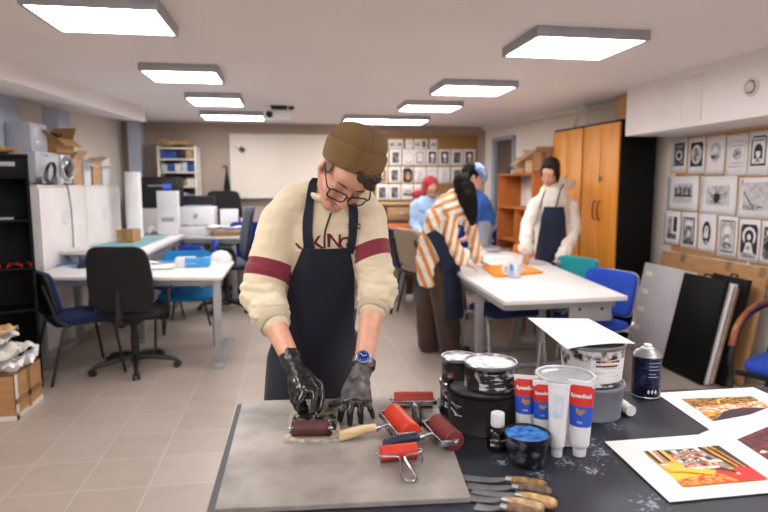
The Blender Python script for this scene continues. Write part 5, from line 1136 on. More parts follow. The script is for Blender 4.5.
# spray can
Ps = stand(645, 398.5, .0); Ps = stand(645, 398.5, .026); rs = abs(W(659, 380, y=Ps.y).x-W(633.5, 380, y=Ps.y).x)/2; hs = hgt(647, 355, Ps)
sc_ = thing('spray_can', 'dark printed spray can without cap behind the prints', 'spray can', Ps)
b = B(); b.lathe([(0, .0005), (rs-.001, .0005), (rs+.0008, .003), (rs+.0008, .006), (rs, .008)], n=36); b.build('rim', M['chrome'], sc_); b = B(); b.lathe([(rs, hs-.001), (rs+.001, hs+.001), (rs+.0005, hs+.004), (rs-.003, hs+.004)], n=36); b.build('rim', M['chrome'], sc_)
b = B(); b.lathe([(rs, .008), (rs, hs-.001)], n=44); b.build('body', mat('dark printed tin', hx('#1d2440'), .22, .6, col2=hx('#39456a'), scale=50, detail=3, fac=(.5, .7), stretch=(1, 1, 3)), sc_)
b = B(); b.lathe([(rs-.002, hs+.003), (rs*.8, hs+.012), (rs*.55, hs+.018), (rs*.5, hs+.020), (rs*.48, hs+.016)], n=36); b.build('shoulder', M['alu'], sc_)
b = B(); b.lathe([(rs*.45, hs+.016), (rs*.45, hs+.022), (rs*.3, hs+.024), (rs*.28, hs+.032), (0, hs+.033)], n=20); b.build('nozzle', M['whitep'], sc_)
for a in (-1.95, -1.7, -1.45): b = B(); b.poly([V(((rs+.0006)*math.cos(a+.09*x), (rs+.0006)*math.sin(a+.09*x), hs*.20+.007*y)) for x, y in ((-1, 0), (0, -1), (1, 0), (0, 1))]); b.build('diamond_mark', M['offp'], sc_)
b = B()
for i, (zf, wd_) in enumerate(((.88, .9), (.8, .7), (.72, .8), (.62, .5), (.55, .7))):
    b.grid(lambda u, v: V(((rs+.0005)*math.cos(-2.0+wd_*u), (rs+.0005)*math.sin(-2.0+wd_*u), hs*(zf+.02*v))), 8, 1)
b.build('print_lines', mat('pale print lines', hx('#8c94ad'), .4), sc_)
# tubes of ink
redl = mat('tube red', hx('#d12b22'), .4, col2=hx('#c5241c'), scale=9); bluel = mat('tube blue', hx('#1f52c4'), .4, col2=hx('#1b4ab4'), scale=9); tubw = mat('white tube', hx('#e6e5e6'), .35, col2=hx('#d8d7d9'), scale=7)
def ink_tube(label, P, r, h, ang, red=True, words=True, lay=None):
    """tube standing on its cap, crimped end up; flat side faces local -y"""
    t = thing('ink_tube', label, 'ink tube', P, ang, 'ink tubes on the bench'); ch = .018
    b = B(); b.lathe([(0, 0.0005), (r*.66, .0005), (r*.68, .002), (r*.70, ch), (0, ch)], n=28); b.build('cap', M['whitep'], t)
    def f(u, v):
        a = 2*PI*u; k = max(0, (v-.12)/.88); e = 1-.93*k**1.4; wdt = r*(1+.34*k)
        if v < .06: s_ = .7+.3*(v/.06); return V((r*s_*math.cos(a), r*s_*math.sin(a), ch+h*.0+v*(h-ch)))
        return V((wdt*math.cos(a), r*e*math.sin(a), ch+v*(h-ch)))
    def mf(u, v):
        if not red or v < .02: return tubw
        if .64 < v < .95: return redl
        if .33 < v <= .64: return bluel
        return tubw
    b = B(); b.grid(f, 36, 40, tubw, closed_u=True, mfn=mf); b.build('body', None, t, ang=70)
    b = B(); b.box(-r*1.34, r*1.34, -.0022, .0022, h-.012, h+.002, bev=.0006); b.build('crimp', tubw, t)
    if red and words:
        b = B()
        def wrapt(z):
            def g(v):
                k = max(0, ((z+v.y-ch)/(h-ch)-.12)/.88); wdt = r*(1+.34*k); e = 1-.93*k**1.4; x = max(-.98, min(.98, v.x/wdt)); return V((v.x, -r*e*math.sqrt(1-x*x)-.0006-v.z, z+v.y))
            return g
        zr = ch+(h-ch)*.80; b.text('Speedball', r*.56, wrapt(zr), tubw, depth=.0001, bold=.0004); b.build('lettering', None, t); b = B()
        b.text('INK', r*.34, wrapt(ch+(h-ch)*.42), tubw, depth=.0001); b.build('lettering', None, t)
        b = B(); zz = ch+(h-ch)*.58
        b.poly([wrapt(zz)(V((x*r, y*r, .0003))) for x, y in ((-.42, -.18), (.05, -.42), (.5, -.12), (.46, .22), (.0, .1), (-.4, .34))], mat('brown stamp mark', hx('#8a5a34'), .6, col2=hx('#c99a5c'), scale=40)); b.build('picture_mark', None, t)
    elif not red:
        b = B(); b.grid(lambda u, v: V(((u-.5)*r*1.3, -r*.62-.0+.0*v, 0)) if False else V(((u-.5)*r*1.3, -(r*(1-.93*max(0, ((.5+.36*v)-.12)/.88)**1.4))*math.sqrt(max(0, 1-((u-.5)*1.3/(1+.34*max(0, ((.5+.36*v)-.12)/.88)))**2))-.0006, ch+(h-ch)*(.5+.36*v))), 10, 10, mat('pale blue label', hx('#b9c3d6'), .4, col2=hx('#d5dae4'), scale=30)); b.build('label', None, t)
    return t
def tube_at(label, pxc, ytop, ybot, wpx, r=None, rot=0., **k):
    P = stand(pxc, ybot, .012); h = hgt(pxc, ytop, P); rr = (W(pxc+wpx/2, ytop, y=P.y).x-W(pxc-wpx/2, ytop, y=P.y).x)/2/1.34
    return ink_tube(label, P, rr, h, rot-math.atan2(P.x, P.y), **k)
tube_at('red and blue ink tube standing at left beside the dark can', 524.5, 376, 440, 23)
tube_at('red and blue ink tube half hidden behind the white tube', 541, 381.5, 446, 19, rot=.1)
tube_at('plain white ink tube with a pale blue label in front', 556.5, 385, 458, 20, red=False)
tube_at('red and blue ink tube behind between the two front tubes', 566, 383, 447, 17, words=False, rot=.2)
tube_at('red and blue ink tube at the right of the row of tubes', 579, 382, 457, 24, rot=-.1)
# tube lying on the bench
a, e = W(617, 402, z=ZB+.016), W(631, 411, z=ZB+.016); d = (a-e); lt_ = thing('ink_tube', 'white tube lying on its side beside the blue grey bucket', 'ink tube', (e.x, e.y, ZB+.0165), math.atan2(d.y, d.x), 'ink tubes on the bench')
b = B(); b.tube([(0, 0, 0), (.022, 0, 0), (.0221, 0, 0), (.03, 0, 0), (.07, 0, 0), (.12, 0, -.004), (.135, 0, -.005)], [(.0135, .0135), (.0135, .0135), (.011, .011), (.0155, .0155), (.0155, .016), (.006, .019), (.002, .02)], 26); b.build('body', tubw, lt_)
b = B(); b.cyl((-.001, 0, 0), (.02, 0, 0), .0142, n=26); b.build('cap', M['whitep'], lt_)
# little bottle and blue ink cup
Pb = stand(497, 451, .014); rb_ = abs(W(507, 440, y=Pb.y).x-W(487, 440, y=Pb.y).x)/2; hb = hgt(498, 425, Pb); bo = thing('ink_bottle', 'small black ink bottle with a white screw cap', 'bottle', Pb)
b = B(); b.lathe([(0, .0005), (rb_-.002, .0005), (rb_, .003), (rb_, hb*.72), (rb_*.85, hb*.86), (rb_*.55, hb*.93), (rb_*.5, hb)], n=30); b.build('body', mat('black glass', hx('#0c0b0d'), .12, col2=hx('#121114'), scale=5), bo)
hc = hgt(498, 412.5, Pb); b = B(); b.lathe([(rb_*.62, hb-.001), (rb_*.66, hb+.001), (rb_*.64, hc-.002), (rb_*.58, hc), (0, hc)], n=30); b.build('cap', M['whitep'], bo)
b = B(); b.grid(lambda u, v: V(((rb_+.0005)*math.cos(-2.6+2.1*u), (rb_+.0005)*math.sin(-2.6+2.1*u), hb*(.22+.34*v))), 12, 3); b.build('label', labk, bo)
Pc = stand(526, 468, .028); rc = abs(W(550, 432, y=Pc.y).x-W(507, 432, y=Pc.y).x)/2; hc = hgt(529, 432, Pc); cu = thing('ink_cup', 'black smeared cup full of bright blue ink', 'cup', Pc)
b = B(); b.lathe([(0, .0005), (rc*.74, .0005), (rc*.76, .004), (rc*.96, hc*.86), (rc, hc*.87), (rc*1.01, hc), (rc*.97, hc), (rc*.95, hc-.006)], n=40); b.build('cup', mat('black smeared plastic', hx('#0e0e12'), .35, col2=hx('#6d7484'), scale=45, detail=6, fac=(.52, .72)), cu)
b = B(); b.grid(lambda u, v: V((rc*.965*v*math.cos(2*PI*u), rc*.965*v*math.sin(2*PI*u), hc-.005+.003*noise.noise(V((v*4*math.cos(2*PI*u), v*4*math.sin(2*PI*u), 2))))), 36, 10, closed_u=True); b.build('ink', mat('bright blue ink', hx('#3f8fe0'), .3, col2=hx('#1c4f9c'), scale=50, detail=5, fac=(.46, .62), bump=.3), cu, recalc=True)
# ------------------------------------------------------------- prints lying on the bench
def bench_print(label, quad, z, img, fn, name='art_print'):
    c = sum((W(*p, z=ZB) for p in quad), V((0, 0, 0)))/4
    Q = [W(*p, z=z) for p in quad]; t = thing(name, label, 'print', (c.x, c.y, z), 0, 'colour prints on the bench')
    b = B(); b.grid(lambda u, v: (Q[3]*(1-u)+Q[2]*u)*(1-v)+(Q[0]*(1-u)+Q[1]*u)*v-V((c.x, c.y, z))+V((0, 0, .0012)), 8, 8, th=.0009); b.build('sheet', M['paper'], t)
    I = [W(*p, z=z) for p in img]; b = B(); k = [0]
    def P(pts, m):
        k[0] += 1; b.poly([(I[3]*(1-u)+I[2]*u)*(1-v)+(I[0]*(1-u)+I[1]*u)*v-V((c.x, c.y, z))+V((0, 0, .0015+.00004*k[0])) for u, v in pts], m)
    fn(P); b.build('picture', None, t, ang=None); return t
def R4(u0, v0, u1, v1): return [(u0, v0), (u1, v0), (u1, v1), (u0, v1)]
ck = {k: mat('print ink '+k, hx(v), .55, col2=hx(w), scale=s, detail=3, fac=(.44, .56)) for k, v, w, s in (('yellow', '#f2c93c', '#eebf30', 20), ('amber', '#e8a52a', '#c9791c', 60), ('red', '#dc2420', '#d61e1c', 10), ('speck', '#e8a030', '#d8341f', 110), ('brown', '#b9832c', '#5a3616', 70),
      ('plum', '#3a2030', '#2c1826', 30), ('maroon', '#7a2226', '#3e1418', 40), ('rose', '#d99a84', '#cc8a76', 30), ('cream', '#efe3cc', '#e6d8be', 20), ('stone', '#b6a090', '#8d7a6e', 60), ('coal', '#1f1416', '#2c1c1c', 30), ('blaze', '#f0a040', '#e04a22', 90), ('blazew', '#f3d8b8', '#e8642c', 70))}
def img1(P):
    P(R4(0, 0, 1, 1), ck['yellow'])
    P(R4(.26, .36, .80, 1), ck['stone'])
    for i in range(6):
        for j in range(4):
            u, v = .27+.075*i, .46+.135*j; P(R4(u, v, u+.055, v+.10), ck[('rose', 'coal', 'red', 'cream')[(i*2+j*3) % 4]]); P(R4(u+.012, v+.015, u+.045, v+.055), ck['cream' if (i+j) % 3 else 'coal'])
    for i in range(5): P(R4(.02+.045*i, .60+.05*(i % 2), .055+.045*i, .98), ck[('coal', 'cream', 'rose', 'coal', 'yellow')[i]])
    P(R4(.0, .44, .26, .52), ck['yellow']); P(R4(.02, .53, .12, .58), ck['cream']); P(R4(.3, .36, .66, .44), ck['cream']); P(R4(.6, .52, .78, .60), ck['cream'])
    for i in range(5): P([(.72+.05*i, 1), (.75+.05*i, 1), (.86+.034*i, .3), (.83+.034*i, .3)], ck['amber' if i % 2 else 'coal'])
    P([(.90, 1), (1, 1), (1, .3), (.96, .3)], ck['coal'])
    P([(.48, 0), (1, 0), (1, .32), (.86, .36), (.70, .28), (.58, .34), (.5, .2)], ck['red'])
    P([(0, 0), (.66, 0), (.6, .16), (.5, .26), (.2, .2), (0, .14)], ck['speck'])
    P([(0, .36)]+[(.08+.42*math.sin(a)*.98, .36-.22*(1-math.cos(a)) if False else .40-.2*math.sin(a)) for a in [PI*i/12 for i in range(1, 7)]]+[(.5, .44), (.44, .34), (.3, .42), (.1, .44)], ck['yellow'])
    P([(.56, .36), (.62, .30), (.70, .26), (.74, .18), (.78, .2), (.74, .3), (.66, .38)], ck['coal']); P([(.73, .2), (.75, .16), (.79, .17), (.77, .22)], ck['cream'])
def img2(P):
    P(R4(0, 0, 1, 1), ck['brown']); P([(0, .24), (0, .58), (.3, .62), (.6, .60), (1, .66), (1, .2), (.5, .28)], ck['blazew'])
    P([(0, 0), (1, 0), (1, .08), (.8, .26), (.58, .36), (.44, .34), (.3, .3), (.1, .06)], ck['plum']); P([(0, .16), (.3, .3), (.12, .34), (0, .34)], ck['amber'])
    for i in range(7): P([(.1*i, .66+.03*i), (.1*i+.42, .92), (.1*i+.44, .90), (.1*i+.03, .645+.03*i)], ck['amber' if i % 2 else 'coal'])
    P([(.38, .66), (.44, .84), (.6, .95), (.62, .93), (.47, .82), (.42, .66)], ck['yellow'])
def img3(P):
    P(R4(0, 0, 1, 1), ck['maroon'])
    P([(.34, .36), (.42, .62), (.58, .78), (.8, .84), (1, .86), (1, .2), (.6, .2), (.5, .3)], ck['coal'])
    for i in range(3): P([(.30+.07*i, .34), (.38+.06*i, .66-.05*i), (.60+.03*i, .86-.07*i), (1, .9-.08*i), (1, .87-.08*i), (.62+.03*i, .82-.07*i), (.42+.06*i, .63-.05*i), (.335+.07*i, .34)], ck['yellow'])
    P([(.06, .46), (.14, .40), (.3, .34), (.44, .2), (.5, .22), (.34, .40), (.16, .48)], ck['stone']); P([(.02, .5), (.08, .44), (.13, .48), (.09, .54)], ck['cream'])
bench_print('colour print of a golden arch over maroon at the right frame edge', [(700, 434), (795, 398), (860, 447), (770, 490)], ZB+.0016, [(736.6, 440), (790, 418), (835, 446), (782, 470)], img3)
bench_print('colour print of amber fields over a plum hill, behind the others', [(656, 393.3), (753, 387.7), (800, 408), (711, 431)], ZB+.0005, [(681, 399.3), (750.8, 396.7), (778, 410), (713, 422)], img2)
bench_print('colour print of houses with a red street, nearest the camera', [(604.6, 442), (705, 434.5), (800, 490), (669.6, 502.4)], ZB+.0032, [(642.5, 452), (718.5, 447), (768, 480.5), (683.8, 488)], img1)
# ------------------------------------------------------------- people
from mathutils.bvhtree import BVHTree
SKIN = mat('skin', hx('#d9a58c'), .5, col2=hx('#cf9880'), scale=30, detail=3)
SKIN2 = mat('skin warm', hx('#d6a48c'), .5, col2=hx('#cc977e'), scale=30)
for m_ in (SKIN, SKIN2):
    b_ = m_.node_tree.nodes['Principled BSDF']; _inp(b_, 'Subsurface Weight', .15); _inp(b_, 'Subsurface Radius', (.01, .004, .002)); _inp(b_, 'Subsurface Scale', .6)
LIP = mat('lips', hx('#c07a6c'), .45); 
def hframe(c, f, u):
    f = V(f).normalized(); u = V(u); u = (u-f*u.dot(f)).normalized(); l = u.cross(f)      # l: the person's own left
    return M4(((l.x, u.x, f.x, c[0]), (l.y, u.y, f.y, c[1]), (l.z, u.z, f.z, c[2]), (0, 0, 0, 1)))
def head_parts(H, s=1.0, ears=True, neck=None, nr=.052, smile=False):
    R = H.to_3x3().to_4x4()
    def p(x, y, z): return H @ V((x*s, y*s, z*s))
    def e(c, r, rot=None): return ('e', p(*c), tuple(k*s for k in r), R @ rot if rot else R)
    def c(a, b_, r0, r1): return ('c', p(*a), p(*b_), r0*s, r1*s)
    P = [e((0, .035, -.012), (.075, .098, .094)), e((0, -.028, .022), (.064, .082, .062)), e((0, .035, .05), (.062, .05, .042)),
         c((-.053, -.05, .0), (-.018, -.100, .062), .022, .019), c((.053, -.05, .0), (.018, -.100, .062), .022, .019), c((-.012, -.103, .066), (.012, -.103, .066), .019, .019),
         e((-.036, -.036, .058), (.026, .024, .026)), e((.036, -.036, .058), (.026, .024, .026)), c((-.04, .018, .072), (.04, .018, .072), .0115, .0115),
         c((0, .008, .084), (0, -.034, .108), .0085, .0115), e((-.011, -.040, .098), (.009, .008, .010)), e((.011, -.040, .098), (.009, .008, .010)),
         e((0, -.066, .080), (.026, .010, .012)), e((0, -.079, .078), (.022, .009, .012)),
         e((-.031, .0, .070), (.016, .012, .014)), e((.031, .0, .070), (.016, .012, .014))]
    if smile: P += [e((-.036, -.058, .066), (.014, .016, .014)), e((.036, -.058, .066), (.014, .016, .014))]
    if ears:
        for sx in (-1, 1): P += [e((sx*.079, -.008, -.008), (.009, .032, .019), M4.Rotation(sx*.25, 4, 'Y')), e((sx*.077, -.034, -.002), (.008, .011, .010))]
    if neck is not None: P += [('c', p(0, -.05, -.028), neck, nr*s, nr*1.1), ('c', p(0, -.02, -.035), neck, nr*s, nr)]
    return P
def finger_parts(pts, r0=.0092, r1=.0078):
    pts = [V(q) for q in pts]; n = len(pts)-1
    return [('c', pts[i], pts[i+1], r0+(r1-r0)*i/n, r0+(r1-r0)*(i+1)/n) for i in range(n)]
def hand_parts(wrist, knuckles, fingers, thumb, rw=.024, rk=.0125, fr=.0092, s=1.0):
    """wrist, four knuckles, four finger chains (points past the knuckle) and the thumb chain"""
    w = V(wrist); K = [V(k) for k in knuckles]; P = []
    for k in K: P.append(('c', w, k, rw*.72*s, rk*s))
    for a, b_ in zip(K, K[1:]): P.append(('c', a, b_, rk*s, rk*s)); P.append(('c', (w+a)/2, (w+b_)/2, rk*1.25*s, rk*1.25*s))
    P.append(('c', w, (K[1]+K[2])/2, rw*.85*s, rk*1.1*s))
    for k, f, q in zip(K, fingers, (1, 1.04, 1, .88)): P += finger_parts([k]+list(f), fr*s*q, fr*.82*s*q)
    P.append(('c', w, thumb[0], rw*.7*s, .0135*s)); P += finger_parts(thumb, .0125*s, .0095*s)
    return P
def simple_hand(wrist, tip, side, s=1.0, down=V((0, 0, -1))):
    """relaxed resting hand pointing from wrist to tip; side = direction of the thumb"""
    w, t = V(wrist), V(tip); d = (t-w); L = .18*s; d.normalize(); sd = V(side); sd = (sd-d*sd.dot(d)).normalized(); n = d.cross(sd)
    if n.z < 0: n = -n
    K = [w+d*(.088*s)+sd*(o*s)+n*(.008*s) for o in (.030, .011, -.009, -.028)]
    F = [[k+d*(.04*s*q)+n*.006*s+sd*(o*s), k+d*(.078*s*q)-n*(.012*s)+sd*(o*1.8*s)] for k, q, o in zip(K, (.95, 1.08, 1, .78), (.006, .002, -.003, -.009))]
    T = [w+d*.035*s+sd*.036*s-n*.004*s, w+d*.07*s+sd*.058*s-n*.010*s, w+d*.10*s+sd*.062*s-n*.016*s]
    return hand_parts(w, K, F, T, s=s)
def cloth_mat(name, col, col2, scale=8, bump=.35): return mat(name, col, .92, col2=col2, scale=scale, detail=4, bump=bump, bscale=26, sheen=.15)
def loft_parts(rings, n=28, cap=True):
    """closed torso surface from rings (centre, right axis, front axis, rx, ry)"""
    b = B(); R = []
    for c, ax, ay, rx, ry in rings: R.append([b.bm.verts.new(V(c)+V(ax)*(rx*sp(math.cos(2*PI*i/n), .85))+V(ay)*(ry*sp(math.sin(2*PI*i/n), .85))) for i in range(n)])
    for A, C in zip(R, R[1:]):
        for i in range(n): b.bm.faces.new((A[i], A[(i+1) % n], C[(i+1) % n], C[i]))
    b.bm.faces.new(R[0][::-1]); b.bm.faces.new(R[-1]); bmesh.ops.recalc_face_normals(b.bm, faces=b.bm.faces)
    me = bpy.data.meshes.new('loft'); b.bm.to_mesh(me); b.bm.free(); return me
def blob2(parts, lofts=(), voxel=.006, smooth=5, fac=.5):
    """like blob() with extra closed lofted meshes"""
    b = B()
    for p in parts:
        if p[0] == 'c': p0, p1 = V(p[1]), V(p[2]); b.cyl(p0, p1, p[3], p[4], 16); b.sphere(p0, p[3], None, 16, 10); b.sphere(p1, p[4], None, 16, 10)
        else: b.sphere(p[1], p[2], None, 24, 16, p[3] if len(p) > 3 else None)
    bmesh.ops.recalc_face_normals(b.bm, faces=b.bm.faces)
    for me in lofts: b.bm.from_mesh(me)
    me = bpy.data.meshes.new('skin'); b.bm.to_mesh(me); b.bm.free(); o = bpy.data.objects.new('skin', me); COL.objects.link(o)
    r = o.modifiers.new('r', 'REMESH'); r.mode = 'VOXEL'; r.voxel_size = voxel
    if smooth: s = o.modifiers.new('s', 'SMOOTH'); s.factor = fac; s.iterations = smooth
    out = bpy.data.meshes.new_from_object(o.evaluated_get(bpy.context.evaluated_depsgraph_get())); bpy.data.objects.remove(o); bpy.data.meshes.remove(me); return out
def bvh(me): return BVHTree.FromPolygons([v.co.copy() for v in me.vertices], [tuple(p.vertices) for p in me.polygons])
def on_cloth(tree, px, py, off=.004):
    d = (W(px, py, y=3)-CP).normalized(); h = tree.ray_cast(CP, d)
    return (h[0]+h[1]*off) if h[0] is not None else None
def local(o, me_or_none=None): pass
def attach(o, root, part=None):
    """parent a mesh built in world space to its thing"""
    o.data.transform(M4.Translation(-root.location)); o.parent = part or root; return o
def band_mat(name, base, band, specs, base2=None):
    """cloth with crisp woven bands: specs = (origin, axis, d0, d1) slabs in object space"""
    m = cloth_mat(name, base, base2 or tuple(c*.93 for c in base))
    if not specs: return m
    nt = m.node_tree; L = nt.links; b = nt.nodes['Principled BSDF']; src = b.inputs['Base Color'].links[0].from_socket
    tc = nt.nodes.new('ShaderNodeTexCoord'); acc = None
    for o, ax, d0, d1 in specs:
        s = nt.nodes.new('ShaderNodeVectorMath'); s.operation = 'SUBTRACT'; s.inputs[1].default_value = o; L.new(tc.outputs['Object'], s.inputs[0])
        d = nt.nodes.new('ShaderNodeVectorMath'); d.operation = 'DOT_PRODUCT'; d.inputs[1].default_value = ax; L.new(s.outputs[0], d.inputs[0])
        g = nt.nodes.new('ShaderNodeMath'); g.operation = 'COMPARE'; g.inputs[1].default_value = (d0+d1)/2; g.inputs[2].default_value = (d1-d0)/2; L.new(d.outputs['Value'], g.inputs[0])
        if acc is None: acc = g.outputs[0]
        else: a = nt.nodes.new('ShaderNodeMath'); a.operation = 'MAXIMUM'; L.new(acc, a.inputs[0]); L.new(g.outputs[0], a.inputs[1]); acc = a.outputs[0]
    mx = nt.nodes.new('ShaderNodeMix'); mx.data_type = 'RGBA'; mx.inputs[7].default_value = (*band, 1); L.new(acc, mx.inputs[0]); L.new(src, mx.inputs[6]); L.new(mx.outputs[2], b.inputs['Base Color']); return m
def folds(me, where, amp=.004, fx=(60, 60, 60), seed=0.):
    displace(me, lambda c: (lambda k: k*amp*(noise.noise(V((c.x*fx[0]+seed, c.y*fx[1], c.z*fx[2])))+.5*noise.noise(V((c.x*fx[0]*2.1, c.y*fx[1]*2.1+seed, c.z*fx[2]*2.1)))) if k > 0 else 0)(where(c)))
def segd(c, a, b_):
    d = b_-a; t = max(0, min(1, (c-a).dot(d)/d.length_squared)); return (c-(a+d*t)).length, t

# ============================================================= the man with the roller
Yc = 1.86
root = thing('person', 'person in brown beanie and navy apron rolling ink with black gloves', 'person', (.11, 1.97, 0))
def wy(px, py, y): return W(px, py, y=y)
shR, elR, wrR = wy(282, 223, 1.87), wy(261, 294, 1.80), wy(292.5, 363, 1.555)
shL, elL, wrL = wy(365, 219, 1.86), wy(377, 287, 1.765), wy(362, 369, 1.545)
ax_, ay_ = V((1, -.06, 0)).normalized(), V((-.06, -1, -.12)).normalized()
RG = [(wy(311, 470, 1.99), .150, .120), (wy(312, 398, 1.975), .146, .118), (wy(313, 350, 1.955), .140, .112), (wy(319, 305, 1.93), .135, .110), (wy(323, 265, 1.905), .150, .114), (wy(326, 236, 1.89), .156, .114), (wy(328, 213, 1.88), .130, .096), (wy(330, 200, 1.875), .092, .078), (wy(332, 189, 1.87), .075, .066)]
def ringat(t):
    t = max(0, min(len(RG)-1.001, t)); i = int(t); k = t-i; a, c = RG[i], RG[i+1]; return a[0].lerp(c[0], k), a[1]*(1-k)+c[1]*k, a[2]*(1-k)+c[2]*k
def rings(infl=0.): return [(*(lambda r: (r[0], ax_, ay_, r[1]+infl, r[2]+infl))(ringat(i*.5)),) for i in range(17)]
# head
hc = wy(347, 171, 1.745)
def cam_dir(r, u, t): return CR*r+CU*u-CF*t
Hm = hframe(hc, cam_dir(.056, -.857, .495), cam_dir(.52, .45, .72)) @ M4.Diagonal((.94, .94, .94, 1))
neckb = wy(331, 196, 1.865)
hipR, hipL = V((.035, 1.99, .90)), V((.145, 1.99, .90))
knR, knL, anR, anL = V((-.0, 1.97, .50)), V((.19, 1.97, .50)), V((-.02, 2.04, .09)), V((.21, 2.04, .09))
# hands
H0 = V((brayerH.location.x, brayerH.location.y+.06, ZP+.0065+.031)); H1 = V((brayerH.location.x, brayerH.location.y+.158, ZP+.0065+.074)); hd = (H1-H0).normalized()
hx_ = V((1, 0, 0)); hn = hx_.cross(hd); hn = hn if hn.z > 0 else -hn
def onH(t, x, n): return H0+hd*t+hx_*x+hn*n
KR = [onH(.045, .014, .026), onH(.052, -.008, .027), onH(.060, -.027, .020), onH(.070, -.040, .008)]
FR = [[onH(.018, .012, .026), onH(-.012, .006, .012)], [onH(.022, -.022, .018), onH(.012, -.024, -.008), onH(.020, -.008, -.014)], [onH(.034, -.036, .006), onH(.030, -.030, -.014), onH(.036, -.010, -.016)], [onH(.050, -.042, -.006), onH(.048, -.030, -.018), onH(.052, -.012, -.017)]]
TR = [onH(.075, .026, .010), onH(.040, .028, .004), onH(.008, .020, .0)]
handR = hand_parts(wrR, KR, FR, TR)
KL = [W(345.5, 403, z=ZP+.050), W(352.5, 401.5, z=ZP+.056), W(360.5, 401.5, z=ZP+.055), W(367.5, 401.5, z=ZP+.047)]
def fl(k, mp, tp): return [W(*mp, z=ZP+.036), W(*tp, z=ZP+.0085)]
FL = [fl(0, (341.5, 411), (340, 420)), fl(1, (350, 412.5), (350, 423.5)), fl(2, (360.5, 412), (361, 421.5)), fl(3, (370.5, 409), (373, 416.5))]
TL = [W(347, 399, z=ZP+.036), W(339.5, 402, z=ZP+.022), W(331, 404.5, z=ZP+.011)]
handL = hand_parts(wrL, KL, FL, TL)
arms = [('c', shR, elR, .050, .040), ('c', elR, wrR, .041, .026), ('c', shL, elL, .050, .040), ('c', elL, wrL, .041, .026)]
legs = [('c', hipR, knR, .078, .055), ('c', knR, anR, .054, .038), ('c', hipL, knL, .078, .055), ('c', knL, anL, .054, .038)]
feet = [('c', anR, anR+V((-.03, -.17, -.05)), .04, .028), ('c', anL, anL+V((.03, -.17, -.05)), .04, .028)]
def shrink(P, k): return [(q[0], q[1], q[2], q[3]*k, q[4]*k) if q[0] == 'c' else q for q in P]
bm_ = blob2(head_parts(Hm, 1.0, neck=neckb, smile=True)+shrink(arms, .96)+shrink(handR, .8)+shrink(handL, .8)+shrink(legs, .9)+shrink(feet, .8), [loft_parts([(r[0], r[1], r[2], r[3], r[4]) for r in rings(-.022)])], voxel=.0046, smooth=4)
Hi = Hm.inverted()
def pick_face(c):
    q = Hi @ c
    if abs(q.x) < .03 and -.083 < q.y < -.060 and q.z > .074 and q.y < -.060+.25*abs(q.x): return 1
    return 0
body = mesh_obj('body', bm_, [SKIN, LIP], None, pick_face); attach(body, root)
# sweatshirt
upR, upL = (elR-shR), (elL-shL)
def along(a, b_, t): return a+(b_-a)*t
cufR, cufL = along(elR, wrR, .40), along(elL, wrL, .24)
sw = [('c', shR, along(shR, elR, .5), .070, .068), ('c', along(shR, elR, .5), elR, .068, .064), ('c', shL, along(shL, elL, .5), .070, .062), ('c', along(shL, elL, .5), elL, .062, .060)]
for (e_, w_, t1, r_) in ((elR, wrR, .40, .060), (elL, wrL, .24, .058)):
    n_ = 5
    for i in range(n_):                        # pushed-up sleeve: stacked rolls of cloth
        t = t1*.92*i/(n_-1); c = along(e_, w_, t)+V((.006*math.sin(i*2.2), 0, 0)); sw.append(('e', c, (r_*(1.10 if i % 2 else .84)-.010*t/t1,)*3))
    d_ = (w_-e_).normalized()
    sw.append(('c', along(e_, w_, t1*.85), along(e_, w_, t1)+d_*.018, .0445, .0425))
swm = blob2(sw+[('c', shR+V((.02, 0, -.0)), shL+V((-.02, 0, 0)), .062, .062), ('c', wy(313, 195, 1.87), wy(297, 204, 1.87), .050, .066), ('c', wy(297, 204, 1.87), shR, .066, .070), ('c', wy(349, 197, 1.865), wy(358, 204, 1.86), .050, .060), ('c', wy(358, 204, 1.86), shL, .060, .066)], [loft_parts(rings(.0)[6:])], voxel=.0055, smooth=6)
def arm_w(c):
    a, t = segd(c, elR, wrR); b1, t1 = segd(c, elL, wrL); u1, v1 = segd(c, shR, elR); u2, v2 = segd(c, shL, elL)
    k = max(1-abs(a/.085)**4 if t < .42 else 0, 1-abs(b1/.085)**4 if t1 < .27 else 0, (v1-.25)*1.1 if u1 < .085 else 0, (v2-.25)*1.1 if u2 < .085 else 0)
    return max(.18, min(1, k))
folds(swm, arm_w, .0095, (16, 16, 46), 3.1); folds(swm, lambda c: .5, .004, (14, 14, 20), 9.0)
CREAM = hx('#dccdb2'); MAR = hx('#7c2736')
oR = root.location
sm = band_mat('cream sweatshirt fleece', CREAM, MAR, [], hx('#d2c2a5'))
axR = (V((upR.x, upR.y, upR.z)).normalized()+V((.04, 0, 0))).normalized(); axL = (upL.normalized()+V((.16, 0, 0))).normalized()
def bandpos(p, sh, ax): return (p-sh).dot(ax)
tr = bvh(swm); bR0 = on_cloth(tr, 262, 257); bR1 = on_cloth(tr, 262, 275); bL0 = on_cloth(tr, 372, 239.5); bL1 = on_cloth(tr, 372, 256)
smR = band_mat('cream sweatshirt sleeve', CREAM, MAR, [(shR-oR, axR, bandpos(bR0, shR, axR), bandpos(bR1, shR, axR))], hx('#d2c2a5'))
smL = band_mat('cream sweatshirt far sleeve', CREAM, MAR, [(shL-oR, axL, bandpos(bL0, shL, axL), bandpos(bL1, shL, axL))], hx('#d2c2a5'))
def pick_sw(c):
    dR, tR = segd(c, shR, elR); dL, tL = segd(c, shL, elL)
    cx = ringat(4.2)
    if tR > .12 and dR < .1 and c.x < wy(291, 270, 1.85).x: return 1
    if tL > .10 and dL < .1 and c.x > wy(353.5, 250, 1.82).x: return 2
    return 0
CUFFS = []
